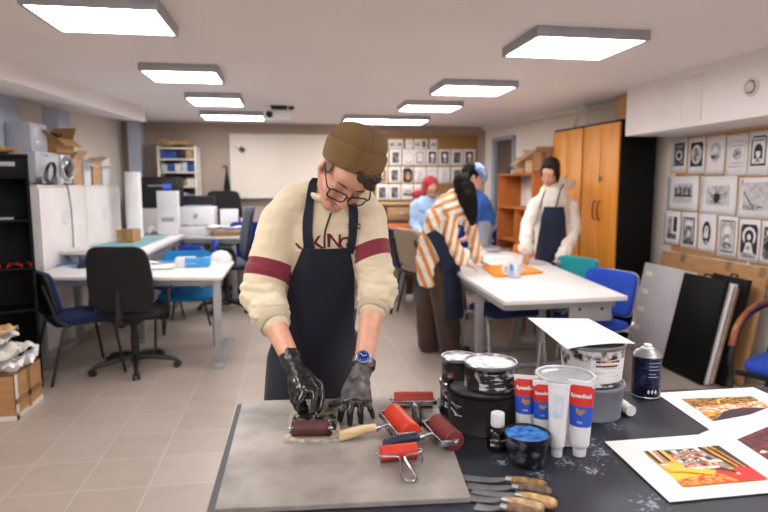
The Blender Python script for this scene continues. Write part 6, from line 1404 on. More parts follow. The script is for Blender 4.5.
for e_, w_, t1 in ((elR, wrR, .40), (elL, wrL, .24)):
    d_ = (w_-e_).normalized(); c_ = along(e_, w_, t1); b = B(); b.tube([c_+d_*k for k in (-.02, -.015, .0, .014, .026, .030, .029)], [.040, .046, .0475, .0465, .045, .042, .036], 40)
    CUFFS.append(b.build('sleeve_cuff', ribbed('cream ribbed cuff', hx('#d8c9ad'), .95, 26, 'X', .8)))
swo = attach(mesh_obj('sweatshirt', swm, [sm, smR, smL], None, pick_sw), root)
for o_ in CUFFS: attach(o_, root, swo)
# collar with zip placket, lettering
b = B(); cc_ = wy(332, 196, 1.845)
b.tube([cc_+V((.062*math.cos(a), -.050*math.sin(a)-.012, .016*math.sin(-a)+.006)) for a in [2*PI*i/24 for i in range(24)]], [(.014, .010)]*24, 10, closed=True); attach(b.build('collar', sm), root, swo)
zp = [on_cloth(tr, x, y, .002) for x, y in ((331, 213), (329, 219), (327, 225), (325.5, 230), (324.5, 238), (324.5, 248))]
zp = [p for p in zp if p is not None]
b = B(); b.tube(smooth_path(zp, 3), .0032, 6); attach(b.build('zip_placket', mat('dark zip', hx('#2a1f1c'), .5)), root, swo)
b = B()
for k, (ch, px, py, rz) in enumerate((('V', 303, 248.5, .35), ('I', 309.5, 246, .28), ('K', 317, 243.5, .18), ('I', 328.5, 241, .03), ('N', 334.5, 241.5, -.06), ('G', 345, 244, -.2))):
    T0 = frame3((0, 0, 0), CR, CU) @ M4.Rotation(rz, 4, 'Z')
    def put_on(v, px=px, py=py, T0=T0):
        w_ = T0 @ V((v.x, v.y, 0)); q = wy(px, py, 1.78)+w_; d = (q-CP).normalized(); h = tr.ray_cast(CP, d); return h[0]+h[1]*(.0014+abs(v.z)*.3) if h[0] is not None else q
    b.text(ch, .056, put_on, None, depth=.0004, bold=.0009)
attach(b.build('lettering', mat('maroon lettering', hx('#8c2f3e'), .8)), root, swo)
# apron: bib and skirt follow the body
NAVY = cloth_mat('navy apron twill', hx('#0a0e1c'), hx('#0e1428'), scale=5)
ext = [(wy(311, 640, 1.985), .165, .128)]
def tors(t, a, infl):
    c, rx, ry = ringat(max(t, 0)); 
    if t < 0: k = min(1, -t/2.2); c = c.lerp(V((c.x, 1.985, .42)), k); rx += .03*k; ry += .02*k
    q = c+ax_*((rx+infl)*math.sin(a))+ay_*((ry+infl)*math.cos(a)); return q
def interp(t, K):
    for (a, x), (c, y) in zip(K, K[1:]):
        if t <= c: return x+(y-x)*max(0, (t-a)/(c-a))
    return K[-1][1]
def apr(u, v):
    t = -1.9+(4.86+1.9)*v
    half = interp(t, ((-2, 1.40), (1, 1.38), (2, 1.22), (3, .84), (4, .62), (4.9, .42)))
    a = (2*u-1)*half*1.0-.05+(.06 if t > 3 else .0)
    w_ = .010+.006*noise.noise(V((u*4, v*5, 3)))+(.010*math.sin(u*17+v*3)*max(0, (2.2-t)/3) if t < 2.2 else 0)
    return tors(t, a, w_+.004)
b = B(); b.grid(apr, 46, 60, NAVY, th=.0022); apo = attach(b.build('apron', None, ang=80), root)
atree = BVHTree.FromObject(apo, bpy.context.evaluated_depsgraph_get())
def ribbon(name, pts, wdt, m, par, off=.004, tree=tr):
    P = []
    for x, y in pts:
        a, c = on_cloth(tree, x-wdt/2, y, off) or (wy(x-wdt/2, y, 1.84) if y < 200 else None), on_cloth(tree, x+wdt/2, y, off) or (wy(x+wdt/2, y, 1.84) if y < 200 else None)
        if a is not None and c is not None: P.append((a, c))
    A = smooth_path([p[0] for p in P], 4); C = smooth_path([p[1] for p in P], 4); n = len(A)-1
    b = B(); b.grid(lambda u, v: A[round(v*n)].lerp(C[round(v*n)], u)+V((0, -.001, 0)), 4, n, m, th=-.002); return attach(b.build(name, None, ang=80, recalc=True), par, apo)
ribbon('apron_strap', [(310, 252), (308.5, 242), (308, 230), (308.5, 218), (309.5, 205), (311.5, 193), (314, 184), (317, 178)], 9.5, NAVY, root, .005)
ribbon('apron_strap', [(350, 254), (352, 243), (353, 232), (353.5, 222), (353, 212), (351.5, 203), (349, 194)], 9.5, NAVY, root, .005)
p = on_cloth(tr, 353, 226, .009); b = B(); q = [p+CR*x+CU*y for x, y in ((-.018, -.006), (.018, -.006), (.018, .006), (-.018, .006))]; b.tube(q, .0022, 6, closed=True); attach(b.build('strap_buckle', M['black']), root, apo)
# trousers and shoes
tm = blob2([(q[0], q[1], q[2], q[3]+.012, q[4]+.018) for q in legs]+[('e', (hipR+hipL)/2+V((0, 0, -.03)), (.132, .112, .12))], [loft_parts(rings(-.007)[1:8])], voxel=.01, smooth=5); attach(mesh_obj('trousers', tm, [cloth_mat('dark blue denim', hx('#1b2640'), hx('#222e4a'))]), root)
def shoe(an, tip, m, par, r=.045):
    me = blob2([('c', an+V((0, .02, -.045)), tip+V((0, 0, .0)), r, r*.8), ('c', an, an+V((0, 0, -.05)), r, r)], voxel=.007, smooth=4)
    for v in me.vertices: v.co.z = max(v.co.z, .004)
    return attach(mesh_obj('shoe', me, [m]), par)
for a, sx in ((anR, -.03), (anL, .03)): shoe(a, a+V((sx, -.16, -.052)), M['black'], root)
# gloves
GB = mat('glossy black glove rubber', hx('#0b0b0c'), .22, col2=hx('#151516'), scale=40, bump=.3, bscale=120, coat=.2); GD = mat('ink dusted black glove rubber', hx('#2b2a2b'), .5, col2=hx('#6a6767'), scale=34, detail=5, bump=.3, bscale=90, fac=(.38, .66))
GDk = mat('smudged black glove rubber', hx('#131314'), .38, col2=hx('#3a3838'), scale=34, detail=5, bump=.3, bscale=90, fac=(.45, .7))
def glove(parts, wrist, elbow, cuff_t, dust, split, rk=1.):
    d = (elbow-wrist).normalized()
    me = blob2(parts+[('c', wrist, wrist+d*cuff_t, .0262, .0272*rk), ('c', wrist+d*cuff_t, wrist+d*(cuff_t+.003), .0275*rk, .0275*rk)], voxel=.0023, smooth=3)
    folds(me, lambda c: 1. if (c-wrist).length < .09 else .35, .0022, (60, 60, 60), 2.)
    return attach(mesh_obj('glove', me, [GB, dust], None, split), root)
glove(handR, wrR, elR, .022, GDk, lambda c: 1 if (c-wrR).length < .085 else 0)
kc = (KL[1]+KL[2])/2; dk = (wrL-kc).normalized()
glove(handL+[('c', wrL, W(350, 393, z=ZP+.055), .027, .024)], wrL, elL, -.006, GD, lambda c: 1 if (c-kc).dot(dk) > -.004 else 0, 1.0)
# wristwatch
WM = mat('brushed watch steel', hx('#8e9096'), .32, .95, col2=hx('#77797f'), scale=60)
dW = (elL-wrL).normalized(); wc = wrL+dW*.016; nW = (CP-wc).normalized()+V((0, 0, .4)); nW = (nW-dW*nW.dot(dW)).normalized(); sW = dW.cross(nW)
b = B(); b.grid(lambda u, v: wc+nW*(.0305*math.cos(2*PI*u))+sW*(.0325*math.sin(2*PI*u))+dW*((v-.5)*.019), 40, 6, WM, th=-.0025, closed_u=True); ws = attach(b.build('wristwatch', WM, recalc=True), root)
Tw = frame3(wc+nW*.030, sW, dW.cross(V((0, 0, 0))) if False else nW.cross(sW))
b = B(); b.lathe([(.0175, 0), (.0205, .002), (.0205, .007), (.0175, .009), (.0165, .0085)], n=36, T=Tw); attach(b.build('watch_case', WM), root, ws)
b = B(); b.lathe([(.0168, .0086), (0, .0088)], n=36, T=Tw); attach(b.build('watch_dial', mat('blue watch dial', hx('#0c2a78'), .25, .2, col2=hx('#123694'), scale=60)), root, ws)
b = B()
for a, L_ in ((.6, .009), (2.5, .012)): b.tube([Tw @ V((0, 0, .0093)), Tw @ V((L_*math.cos(a), L_*math.sin(a), .0093))], .0007, 5)
for k in range(12): a = PI*k/6; b.tube([Tw @ V((.0125*math.cos(a), .0125*math.sin(a), .0091)), Tw @ V((.0148*math.cos(a), .0148*math.sin(a), .0091))], .0006, 4)
attach(b.build('watch_hands', M['whitep']), root, ws)
# beanie: ribbed dome with a folded cuff
KN = ribbed('brown ribbed knit', hx('#93703f'), .95, 30, 'X', 1.0, hx('#6e532b'))
TB_ = Hm @ M4.Translation((0, .042, -.016)) @ M4.Rotation(math.radians(-38), 4, 'X')
def bean(prof, name, part=None):
    b = B(); n = 96
    def f(u, v):
        i = v*(len(prof)-1); k = min(int(i), len(prof)-2); t = i-k; r = prof[k][0]*(1-t)+prof[k+1][0]*t; y = prof[k][1]*(1-t)+prof[k+1][1]*t
        a = 2*PI*u; rr = r*(1+.006*math.cos(a*48))
        return TB_ @ V((rr*math.sin(a), y, rr*1.12*math.cos(a)))
    b.grid(f, n, (len(prof)-1)*3, KN, closed_u=True); return attach(b.build(name, None, ang=80, recalc=True), root, part)
be_ = bean([(.080, .0), (.084, .03), (.0865, .05), (.086, .066), (.080, .080), (.067, .094), (.048, .104), (.026, .109), (.002, .111)], 'beanie')
bean([(.080, -.020), (.087, -.026), (.0925, -.020), (.0955, .0), (.097, .022), (.0965, .036), (.0945, .043), (.0915, .046), (.085, .043)], 'beanie_cuff', be_)
# hair under the cuff
HB = mat('dark brown hair', hx('#2f211b'), .55, col2=hx('#4a362b'), scale=70, stretch=(1, 1, 4), bump=.6, bscale=160)
hm_ = blob2([('e', Hm @ V((x, y, z)), r, Hm.to_3x3().to_4x4()) for x, y, z, r in ((.048, .070, .055, (.026, .022, .024)), (.026, .078, .066, (.026, .018, .018)), (.062, .058, .036, (.018, .026, .026)), (.044, .056, .070, (.020, .018, .014)), (.0, .086, .064, (.028, .014, .016)), (.034, .062, .080, (.016, .016, .010)), (.014, .074, .076, (.022, .016, .012)), (.050, .050, .078, (.016, .016, .012)), (.060, .040, .064, (.014, .016, .014)))], voxel=.0035, smooth=3)
folds(hm_, lambda c: 1., .006, (120, 120, 120), 4.); attach(mesh_obj('hair', hm_, [HB]), root)
for s_ in (-1, 1):
    hm_ = blob2([('e', Hm @ V((s_*.072, .020, .022), ), (.006, .026, .022), Hm.to_3x3().to_4x4())], voxel=.003, smooth=2); attach(mesh_obj('sideburn', hm_, [mat('cropped hair', hx('#8a6a58'), .8, col2=hx('#6e5244'), scale=120)]), root)
    b = B(); b.tube([Hm @ V((s_*x, y, z)) for x, y, z in ((.014, .023, .0875), (.022, .027, .088), (.032, .029, .086), (.048, .024, .075))], [(.002, .003), (.003, .0045), (.003, .0045), (.0015, .003)], 8); attach(b.build('eyebrow', HB), root)
    b = B(); b.tube([Hm @ V((s_*x, y, z)) for x, y, z in ((.018, -.006, .0825), (.031, -.010, .0855), (.044, -.006, .080))], .0014, 6); attach(b.build('eyelashes', mat('lashes', hx('#1c1412'), .6)), root)
b = B(); b.grid(lambda u, v: Hm @ V(((u-.5)*.034, -.0705+.006*(v-.5)+.010*(u-.5)**2*4*.6, .0925-.02*(2*u-1)**2*.5)), 10, 2, th=.001); attach(b.build('teeth', mat('teeth', hx('#e8ded2'), .3)), root)
# glasses
b = B(); GL = M['black']; lensz = .106
for s_ in (-1, 1):
    b.tube([Hm @ V((s_*.034+x, -.006+y, lensz-.010*abs((s_*.034+x)/.06)**2)) for x, y in rrect(.056, .040, .012, 4)], .0024, 6, closed=True)
    b.tube(smooth_path([Hm @ V((s_*x, y, z)) for x, y, z in ((.061, .006, lensz-.010), (.073, .006, lensz-.02), (.079, .008, .04), (.0815, .006, .004), (.081, -.004, -.008))], 4), .0024, 6)
b.tube(smooth_path([Hm @ V((x, y, lensz)) for x, y in ((-.008, .0), (0, .004), (.008, .0))], 3), .0015, 6)
go = attach(b.build('glasses', GL), root)
lens = mat('clear lens', (1, 1, 1), .03, trans=1., alpha=.18)
for s_ in (-1, 1): b = B(); b.poly([Hm @ V((s_*.034+x, -.006+y, lensz-.010*abs((s_*.034+x)/.06)**2)) for x, y in rrect(.052, .036, .013, 4)]); attach(b.build('lens', lens), root, go)
# thin chain at the neck
# ============================================================= people further back
def torso_rings(pts):
    """pts: (centre, right axis, rx, ry); front axis completes the frame"""
    R = []
    for i, (c, ax, rx, ry) in enumerate(pts):
        a = pts[max(i-1, 0)][0]; d = pts[min(i+1, len(pts)-1)][0]; t = (d-a).normalized(); ax = V(ax); ax = (ax-t*ax.dot(t)).normalized(); R.append((c, ax, t.cross(ax), rx, ry))
    return R
def figure(root, H, neck, sh, el, wr, hands, hip, kn, an, rings, top, trous, shoe_m, skin, arm_r=(.046, .040, .036), leg_r=(.085, .065, .055), sleeves=1.0, hs=.9, bands=None, vox=.010, shoedir=V((0, -1, 0)), foldamp=.012):
    arms = []; up = []
    for s_, e_, w_ in zip(sh, el, wr):
        arms += [('c', s_, e_, .042, .034), ('c', e_, w_, .034, .024)]
        w2 = e_.lerp(w_, sleeves) ; up += [('c', s_, e_, arm_r[0]+.014, arm_r[1]+.012), ('c', e_, w2, arm_r[1]+.014, arm_r[2]+.004)]
        d = (w2-e_); up += [('e', e_+d*k, (arm_r[1]+.012+.006*(i % 2),)*3) for i, k in enumerate((.25, .5, .72, .9))]
    lg = []; tr_ = []
    for h, k, a in zip(hip, kn, an):
        lg += [('c', h, k, .07, .05), ('c', k, a, .05, .035)]; tr_ += [('c', h, k, leg_r[0], leg_r[1]), ('c', k, a+V((0, 0, -.03)), leg_r[1], leg_r[2])]
    hp = []
    for w_, (tip, side) in zip(wr, hands): hp += simple_hand(w_, tip, side, hs)
    ft = [('c', a, a+shoedir*.15+V((0, 0, -.05)), .03, .022) for a in an]
    inner = [(c, x, y, rx-.02, ry-.02) for c, x, y, rx, ry in rings]
    bm = blob2(head_parts(H, .98, neck=neck)+arms+hp+lg+ft, [loft_parts(inner)], voxel=.0075, smooth=3)
    Hi = H.inverted()
    attach(mesh_obj('body', bm, [skin, LIP], None, lambda c: 1 if (lambda q: abs(q.x) < .024 and -.080 < q.y < -.062 and q.z > .072)(Hi @ c) else 0), root)
    tm = blob2(up+[('c', rings[-2][0].lerp(s_, .15), s_, .062, .058) for s_ in sh], [loft_parts(rings)], voxel=vox, smooth=5)
    folds(tm, lambda c: 1., foldamp, (13, 13, 20), 5.)
    to = attach(mesh_obj('shirt', tm, [top] if not isinstance(top, (list, tuple)) else list(top), None, bands), root)
    trm = blob2(tr_+[('e', (hip[0]+hip[1])/2+V((0, 0, .02)), (.15, .13, .13))], voxel=.011, smooth=5); folds(trm, lambda c: 1., .008, (12, 12, 12), 1.)
    attach(mesh_obj('trousers', trm, [trous]), root)
    for a in an: shoe(a, a+shoedir*.15+V((0, 0, -.052)), shoe_m, root, .042)
    return to, tm
def eyes_brows(root, H, hair):
    for s_ in (-1, 1):
        b = B(); b.tube([H @ V((s_*x, y, z)) for x, y, z in ((.014, .020, .085), (.03, .026, .083), (.048, .020, .072))], .003, 6); attach(b.build('eyebrow', hair), root)
        b = B(); b.tube([H @ V((s_*x, y, z)) for x, y, z in ((.018, -.005, .082), (.031, -.009, .085), (.044, -.005, .079))], .0018, 6); attach(b.build('eyelashes', hair), root)
def hairmesh(root, H, parts, m, name='hair', amp=.006, f=(70, 70, 70)):
    R = H.to_3x3().to_4x4(); me = blob2([('e', H @ V(c), r, R) if c[0] != 'c' else ('c', V(c[1]), V(c[2]), *r) for c, r in parts], voxel=.0075, smooth=3); folds(me, lambda c: 1., amp, f, 6.); return attach(mesh_obj(name, me, [m]), root)
BLKH = mat('black hair', hx('#0d0a09'), .7, spec=.15, col2=hx('#1c1512'), scale=60, stretch=(2, 2, .4), bump=.7, bscale=90)
DKB = cloth_mat('navy apron cloth', hx('#10182e'), hx('#18223e'))
# --- person in the striped shirt
Y0 = 4.85
rt_ = thing('person', 'person with long black hair in orange striped shirt leaning on the white table', 'person', (wy(440, 348, 4.85).x, 4.85, 0))
rings_s = torso_rings([(wy(436, 284, 4.86), V((.35, -1, 0)), .150, .135), (wy(433, 262, 4.86), V((.35, -1, 0)), .155, .14), (wy(436, 243, 4.85), V((.35, -1, 0)), .15, .135), (wy(443, 222, 4.84), V((.35, -1, 0)), .165, .13), (wy(451, 206, 4.84), V((.35, -1, 0)), .165, .115), (wy(456, 198, 4.84), V((.35, -1, 0)), .11, .085), (wy(460, 193, 4.84), V((.35, -1, 0)), .065, .06)])
Hs = hframe(wy(472, 179, 4.84), V((.80, -.12, -.58)), V((.45, -.05, .85)))
shs = [wy(449, 210, 4.70), wy(463, 208, 5.0)]; els = [wy(452, 240, 4.64), wy(473, 236, 5.06)]; wrs = [wy(463, 262, 4.60), wy(477, 260, 4.98)]
str_cols = (hx('#d98a35'), hx('#ece6dc'))
def stripe_mat(name, ax, per, rot=0.):
    m = cloth_mat(name, str_cols[1], tuple(c*.94 for c in str_cols[1])); nt = m.node_tree; L = nt.links; b = nt.nodes['Principled BSDF']; src = b.inputs['Base Color'].links[0].from_socket
    tc = nt.nodes.new('ShaderNodeTexCoord'); d = nt.nodes.new('ShaderNodeVectorMath'); d.operation = 'DOT_PRODUCT'; a = V(ax).normalized()/per; d.inputs[1].default_value = a; L.new(tc.outputs['Object'], d.inputs[0])
    fr = nt.nodes.new('ShaderNodeMath'); fr.operation = 'FRACT'; L.new(d.outputs['Value'], fr.inputs[0]); g = nt.nodes.new('ShaderNodeMath'); g.operation = 'LESS_THAN'; g.inputs[1].default_value = .45; L.new(fr.outputs[0], g.inputs[0])
    mx = nt.nodes.new('ShaderNodeMix'); mx.data_type = 'RGBA'; mx.inputs[7].default_value = (*str_cols[0], 1); L.new(g.outputs[0], mx.inputs[0]); L.new(src, mx.inputs[6]); L.new(mx.outputs[2], b.inputs['Base Color']); return m
s1 = stripe_mat('orange striped back cloth', CR*.93+CU*.36, .072); s2 = stripe_mat('orange striped sleeve', CR*.97-CU*.22, .060); s3 = stripe_mat('orange striped yoke', CR*-.35+CU*.94, .066)
yk = wy(446, 214, 4.84); ykd = (wy(452, 204, 4.84)-wy(440, 240, 4.84)).normalized()
def pick_s(c):
    d, t = segd(c, shs[0], els[0]); d2, t2 = segd(c, els[0], wrs[0]); d3, t3 = segd(c, shs[1], els[1]); d4, _ = segd(c, els[1], wrs[1])
    if (d < .085 and t > .30) or d2 < .085 or (d3 < .085 and t3 > .35) or d4 < .085: return 1
    if (c-yk).dot(ykd) > .0: return 2
    return 0
brn = cloth_mat('dark brown trousers', hx('#3b2a20'), hx('#46332a'))
figure(rt_, Hs, wy(459, 195, 4.84), shs, els, wrs, [(wrs[0]+V((.10, .02, -.07)), V((0, 1, .2))), (wrs[1]+V((.10, -.02, -.06)), V((0, -1, .2)))],
       [wy(440, 268, 4.80), wy(434, 268, 4.95)], [wy(446, 308, 4.78), wy(428, 306, 4.97)], [wy(451, 344, 4.80), wy(429, 340, 4.98)], rings_s, [s1, s2, s3], brn, M['black'], SKIN2, bands=pick_s, leg_r=(.125, .108, .10), shoedir=V((.9, -.1, 0)))
eyes_brows(rt_, Hs, BLKH)
hairmesh(rt_, Hs, [((0, .045, -.03), (.082, .095, .09)), ((-.04, -.03, -.05), (.05, .10, .05)), ((.04, -.03, -.05), (.05, .10, .05)), (('c', wy(462, 182, 4.78), wy(467, 200, 4.70)), (.075, .07)), (('c', wy(467, 198, 4.70), wy(472, 222, 4.66)), (.068, .03)), (('c', wy(470, 186, 4.74), wy(474, 204, 4.68)), (.04, .035)), (('c', wy(474, 204, 4.68), wy(475, 222, 4.66)), (.035, .018))], BLKH, amp=.009, f=(60, 60, 9))
me = cut(blob2([('e', Hs @ V((0, .05, .0)), (.090, .098, .108), Hs.to_3x3().to_4x4())], voxel=.006, smooth=2), lambda c: (lambda q: q.y+.35*q.z > .058)(Hs.inverted() @ c)); solidify(me, .003)
attach(mesh_obj('bandana', me, [mat('blue grey bandana', hx('#9fb0cc'), .6, col2=hx('#5a74a8'), scale=22, detail=3, fac=(.44, .56))]), rt_)
# apron of the striped person: waist band, front panel and ties
def aps(u, v):
    a = -.55+1.75*u; i = v*2.9; k = min(int(i), 5); t = i-k; A, C_ = rings_s[k], rings_s[k+1]; c = A[0].lerp(C_[0], t); rx = A[3]*(1-t)+C_[3]*t+.022; ry = A[4]*(1-t)+C_[4]*t+.022
    fx = V((.93, .33, 0)).normalized(); sx = V((.33, -.93, 0)).normalized()
    q = c+sx*(rx*math.cos(a+.2))*1.0+fx*(ry*math.sin(a+.2)); return q
def aplow(u, v):
    fx = V((.93, .33, 0)).normalized(); sx = V((.33, -.93, 0)).normalized(); a = -.35+1.9*u; c = wy(438, 262, 4.85)
    z = c.z-.0-.46*(1-v); k = 1+.10*(1-v); return V((c.x, c.y, z))+sx*(.185*k*math.cos(a))+fx*(.185*k*math.sin(a)+.03*(1-v))
b = B(); b.grid(lambda u, v: aps(u, v), 24, 18, DKB, th=.003); b.grid(aplow, 24, 20, DKB, th=.003); attach(b.build('apron', None, ang=80, recalc=True), rt_)
b = B(); pts = [wy(430, 232, 4.69), wy(436, 238, 4.665), wy(444, 250, 4.655), wy(452, 268, 4.65)]; q = smooth_path(pts, 5)
b.grid(lambda u, v: q[round(v*(len(q)-1))]+(CR*.75+CU*.4)*((u-.5)*(.10+.08*v))+V((0, -.01, 0)), 6, len(q)-1, DKB, th=.004); attach(b.build('apron_side', None, ang=80), rt_)
# --- person in the white hooded top
rw_ = thing('person', 'person in white hooded top and navy apron standing at the white table', 'person', (wy(552, 300, 5.45).x, 5.45, 0))
Yw = 5.42; axw = V((1, .15, 0))
rings_w = torso_rings([(wy(550, 285, 5.45), axw, .155, .12), (wy(550, 262, 5.45), axw, .155, .12), (wy(551, 240, 5.43), axw, .16, .12), (wy(552, 218, 5.42), axw, .175, .125), (wy(553, 201, 5.41), axw, .155, .112), (wy(554, 190, 5.41), axw, .14, .095), (wy(554, 184, 5.41), axw, .08, .07)])
Hw = hframe(wy(550, 173, 5.36), cam_dir(-.50, -.50, .70), cam_dir(-.10, .84, .53))
shw = [wy(536, 205, 5.40), wy(571, 204, 5.44)]; elw = [wy(527, 226, 5.32), wy(575, 229, 5.38)]; wrw = [wy(526, 251, 5.12), wy(561, 261, 5.12)]
hood = cloth_mat('white hooded fleece', hx('#e9e2d8'), hx('#ddd5c9'))
tow, twm = figure(rw_, Hw, wy(553, 186, 5.41), shw, elw, wrw, [(W(525, 263, z=.75), V((1, 0, 0))), (W(549, 270, z=.755), V((-1, 0, .2)))],
       [wy(544, 268, 5.45), wy(558, 268, 5.47)], [wy(543, 305, 5.44), wy(560, 305, 5.46)], [wy(542, 338, 5.47), wy(561, 338, 5.49)], rings_w, hood, cloth_mat('black trousers', hx('#1c1b1f'), hx('#252429')), M['black'], SKIN2, arm_r=(.056, .052, .040), shoedir=V((-.3, -.9, 0)), hs=.88, foldamp=.011)
eyes_brows(rw_, Hw, BLKH)
hairmesh(rw_, Hw, [((0, .064, -.020), (.085, .086, .094)), ((-.066, -.01, -.02), (.024, .085, .05)), ((.066, -.01, -.02), (.024, .085, .05)), ((0, -.02, -.06), (.07, .08, .045)), ((.060, .04, .035), (.022, .05, .03)), ((-.060, .045, .035), (.022, .045, .03)), ((0, .105, .02), (.06, .03, .05))], mat('dark brown bob', hx('#1b1311'), .65, spec=.2, col2=hx('#30231e'), scale=60, stretch=(2, 2, .5), bump=.6, bscale=90), amp=.005)
me = blob2([('c', wy(545, 190, 5.36), wy(560, 191, 5.36), .034, .036), ('c', wy(560, 189, 5.39), wy(571, 184, 5.5), .045, .05), ('c', wy(571, 184, 5.5), wy(560, 182, 5.54), .05, .05), ('c', wy(547, 187, 5.42), wy(552, 184, 5.52), .036, .04)], voxel=.008, smooth=4); folds(me, lambda c: 1., .008, (25, 25, 25), 2.); attach(mesh_obj('hood', me, [hood]), rw_)
fw = V((-.12, -.98, -.05)).normalized(); sw_ = V((.99, -.12, 0))
def apw(u, v):
    t = interp(v, ((0, -2.6), (1, 3.75))); k = max(0, min(t, 5)); i = min(int(k), 5); tt = k-i; A, C_ = rings_w[i], rings_w[i+1]; c = A[0].lerp(C_[0], tt)
    if t < 0: c = c+V((0, -.02*t*0, .0))+V((0, 0, t*.14))
    half = interp(t, ((-3, 1.1), (1.2, 1.1), (2.3, .80), (3.75, .48))); a = (2*u-1)*half-.20
    return c+sw_*((A[3]+.022)*math.sin(a))+fw*((A[4]+.050)*math.cos(a))
b = B(); b.grid(apw, 30, 36, DKB, th=.003); attach(b.build('apron', None, ang=80), rw_)
twt = bvh(tow.data); 
def strap2(pts, wd_, m, par, tree, ofs, y):
    P = []
    for x, yy in pts:
        d = (wy(x, yy, 5)-CP).normalized(); h = tree.ray_cast(CP-par.location, d)
        if h[0] is not None: P.append(h[0]+h[1]*ofs)
    if len(P) > 1: b = B(); b.tube(smooth_path(P, 3), [(wd_, .003)]*((len(P)-1)*3+1), 8); o = b.build('apron_strap', m); o.parent = par
strap2([(540, 209), (542, 200), (544, 194), (547, 189)], .012, DKB, rw_, twt, .006, 5.4); strap2([(555, 209), (558, 198), (560, 190), (563, 185)], .012, DKB, rw_, twt, .006, 5.4)
b = B(); b.tube([W(525, 259, z=.775)+V((x, y, 0)) for x, y in ((-.03, 0), (0, -.012), (.03, 0))], .008, 8); attach(b.build('hand_print_roller_shadow', M['black']), rw_) if False else b.bm.free()
# --- seated-height person in a red headscarf at the back
rr_ = thing('person', 'person in red headscarf and pale blue shirt working at the back', 'person', (wy(427, 300, 7.0).x, 7.0, 0))
axr = V((.9, .4, 0))
rings_r = torso_rings([(wy(426, 252, 7.02), axr, .15, .12), (wy(426, 240, 7.02), axr, .155, .12), (wy(426, 222, 7.0), axr, .165, .12), (wy(426, 207, 6.98), axr, .175, .115), (wy(427, 200, 6.97), axr, .12, .09), (wy(428, 196, 6.97), axr, .07, .06)])
Hr = hframe(wy(430, 188, 6.92), cam_dir(.30, -.60, .62), cam_dir(.10, .78, .52))
shr = [wy(415, 206, 6.94), wy(438, 206, 7.02)]; elr = [wy(414, 224, 6.86), wy(441, 224, 6.92)]; wrr = [wy(424, 237, 6.68), wy(437, 238, 6.70)]
lb_ = cloth_mat('pale blue shirt', hx('#a9c4e2'), hx('#98b6d8'))
figure(rr_, Hr, wy(428, 197, 6.97), shr, elr, wrr, [(wrr[0]+V((.03, -.12, -.05)), V((1, 0, 0))), (wrr[1]+V((-.02, -.12, -.05)), V((-1, 0, 0)))], [wy(422, 250, 7.02), wy(430, 250, 7.06)], [wy(421, 280, 7.0), wy(431, 280, 7.04)], [wy(420, 305, 7.02), wy(431, 305, 7.06)], rings_r, lb_, cloth_mat('blue jeans', hx('#33476e'), hx('#3d5280')), M['black'], SKIN2)
eyes_brows(rr_, Hr, BLKH)
redS = cloth_mat('red headscarf', hx('#a82a2e'), hx('#8e2026'))
hairmesh(rr_, Hr, [((0, .045, -.025), (.092, .10, .096)), ((-.07, -.03, .0), (.026, .08, .055)), ((.07, -.03, .0), (.026, .08, .055)), ((0, -.05, -.06), (.085, .09, .06)), ((0, -.125, .03), (.07, .03, .05)), ((-.11, -.12, -.06), (.09, .05, .06))], redS, 'headscarf', .006, (30, 30, 30))
b = B(); b.prism(rrect(.10, .10, .05), 0, .003); o = b.build('shirt_print', M['paper']); pz = wy(429, 213, 6.86); o.data.transform(frame3(pz, V((.95, .3, 0)), V((0, -.15, 1)))); attach(o, rr_)
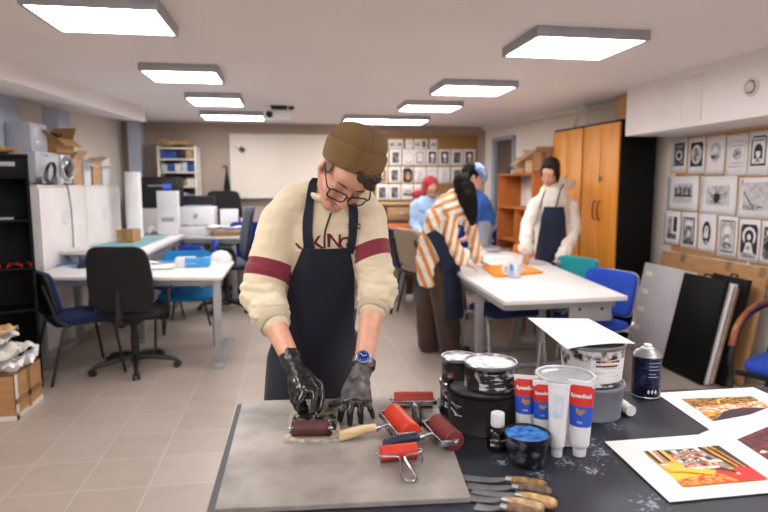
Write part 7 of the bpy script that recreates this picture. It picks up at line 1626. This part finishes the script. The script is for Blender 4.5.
# --- person in a blue T-shirt bending behind the striped person
rb_ = thing('person', 'person in blue T-shirt and grey jeans bending beyond the striped person', 'person', (wy(484, 300, 6.3).x, 6.75, 0))
axb = V((.3, .95, 0))
rings_b = torso_rings([(wy(486, 226, 6.80), axb, .15, .12), (wy(486, 218, 6.80), axb, .155, .12), (wy(483, 210, 6.77), axb, .16, .12), (wy(479, 202, 6.74), axb, .17, .115), (wy(475, 196, 6.72), axb, .12, .085), (wy(472, 193, 6.72), axb, .07, .06)])
Hb = hframe(wy(468, 187, 6.70), V((-.75, -.2, -.6)), V((-.5, -.1, .85)))
shb = [wy(477, 202, 6.90), wy(478, 203, 6.58)]; elb = [wy(473, 222, 6.92), wy(474, 222, 6.52)]; wrb = [wy(467, 238, 6.85), wy(466, 238, 6.55)]
figure(rb_, Hb, wy(471, 193, 6.72), shb, elb, wrb, [(wrb[0]+V((-.12, -.02, -.05)), V((0, -1, 0))), (wrb[1]+V((-.12, .02, -.05)), V((0, 1, 0)))], [wy(485, 225, 6.72), wy(486, 225, 6.86)], [wy(484, 263, 6.7), wy(486, 263, 6.86)], [wy(485, 300, 6.72), wy(487, 300, 6.88)], rings_b, cloth_mat('royal blue T-shirt', hx('#2f6bc4'), hx('#285fb2')), cloth_mat('pale grey jeans', hx('#a9adb8'), hx('#9a9eaa')), M['black'], SKIN2, sleeves=.15, shoedir=V((-.9, -.1, 0)))
eyes_brows(rb_, Hb, BLKH)
hairmesh(rb_, Hb, [((0, .05, -.02), (.084, .092, .098)), ((0, .0, -.06), (.07, .07, .045))], BLKH)
cam = bpy.data.cameras.new('camera'); co = bpy.data.objects.new('camera', cam); COL.objects.link(co)
cam.sensor_fit = 'HORIZONTAL'; cam.sensor_width = 36; cam.lens = 36*FPX/768; cam.clip_start = .05
co.matrix_world = M4(((CR.x, CU.x, -CF.x, 0), (CR.y, CU.y, -CF.y, 0), (CR.z, CU.z, -CF.z, CAMZ), (0, 0, 0, 1)))
cam.dof.use_dof = True; cam.dof.focus_distance = 1.68; cam.dof.aperture_fstop = 2.8
SC.camera = co
w = bpy.data.worlds.new('world'); SC.world = w; w.use_nodes = True
w.node_tree.nodes['Background'].inputs[0].default_value = (.9, .92, 1, 1); w.node_tree.nodes['Background'].inputs[1].default_value = .05
SC.view_settings.view_transform = 'Standard'; SC.view_settings.look = 'None'; SC.view_settings.gamma = 1
SC.view_settings.exposure = 0.55; SC.view_settings.use_curve_mapping = False
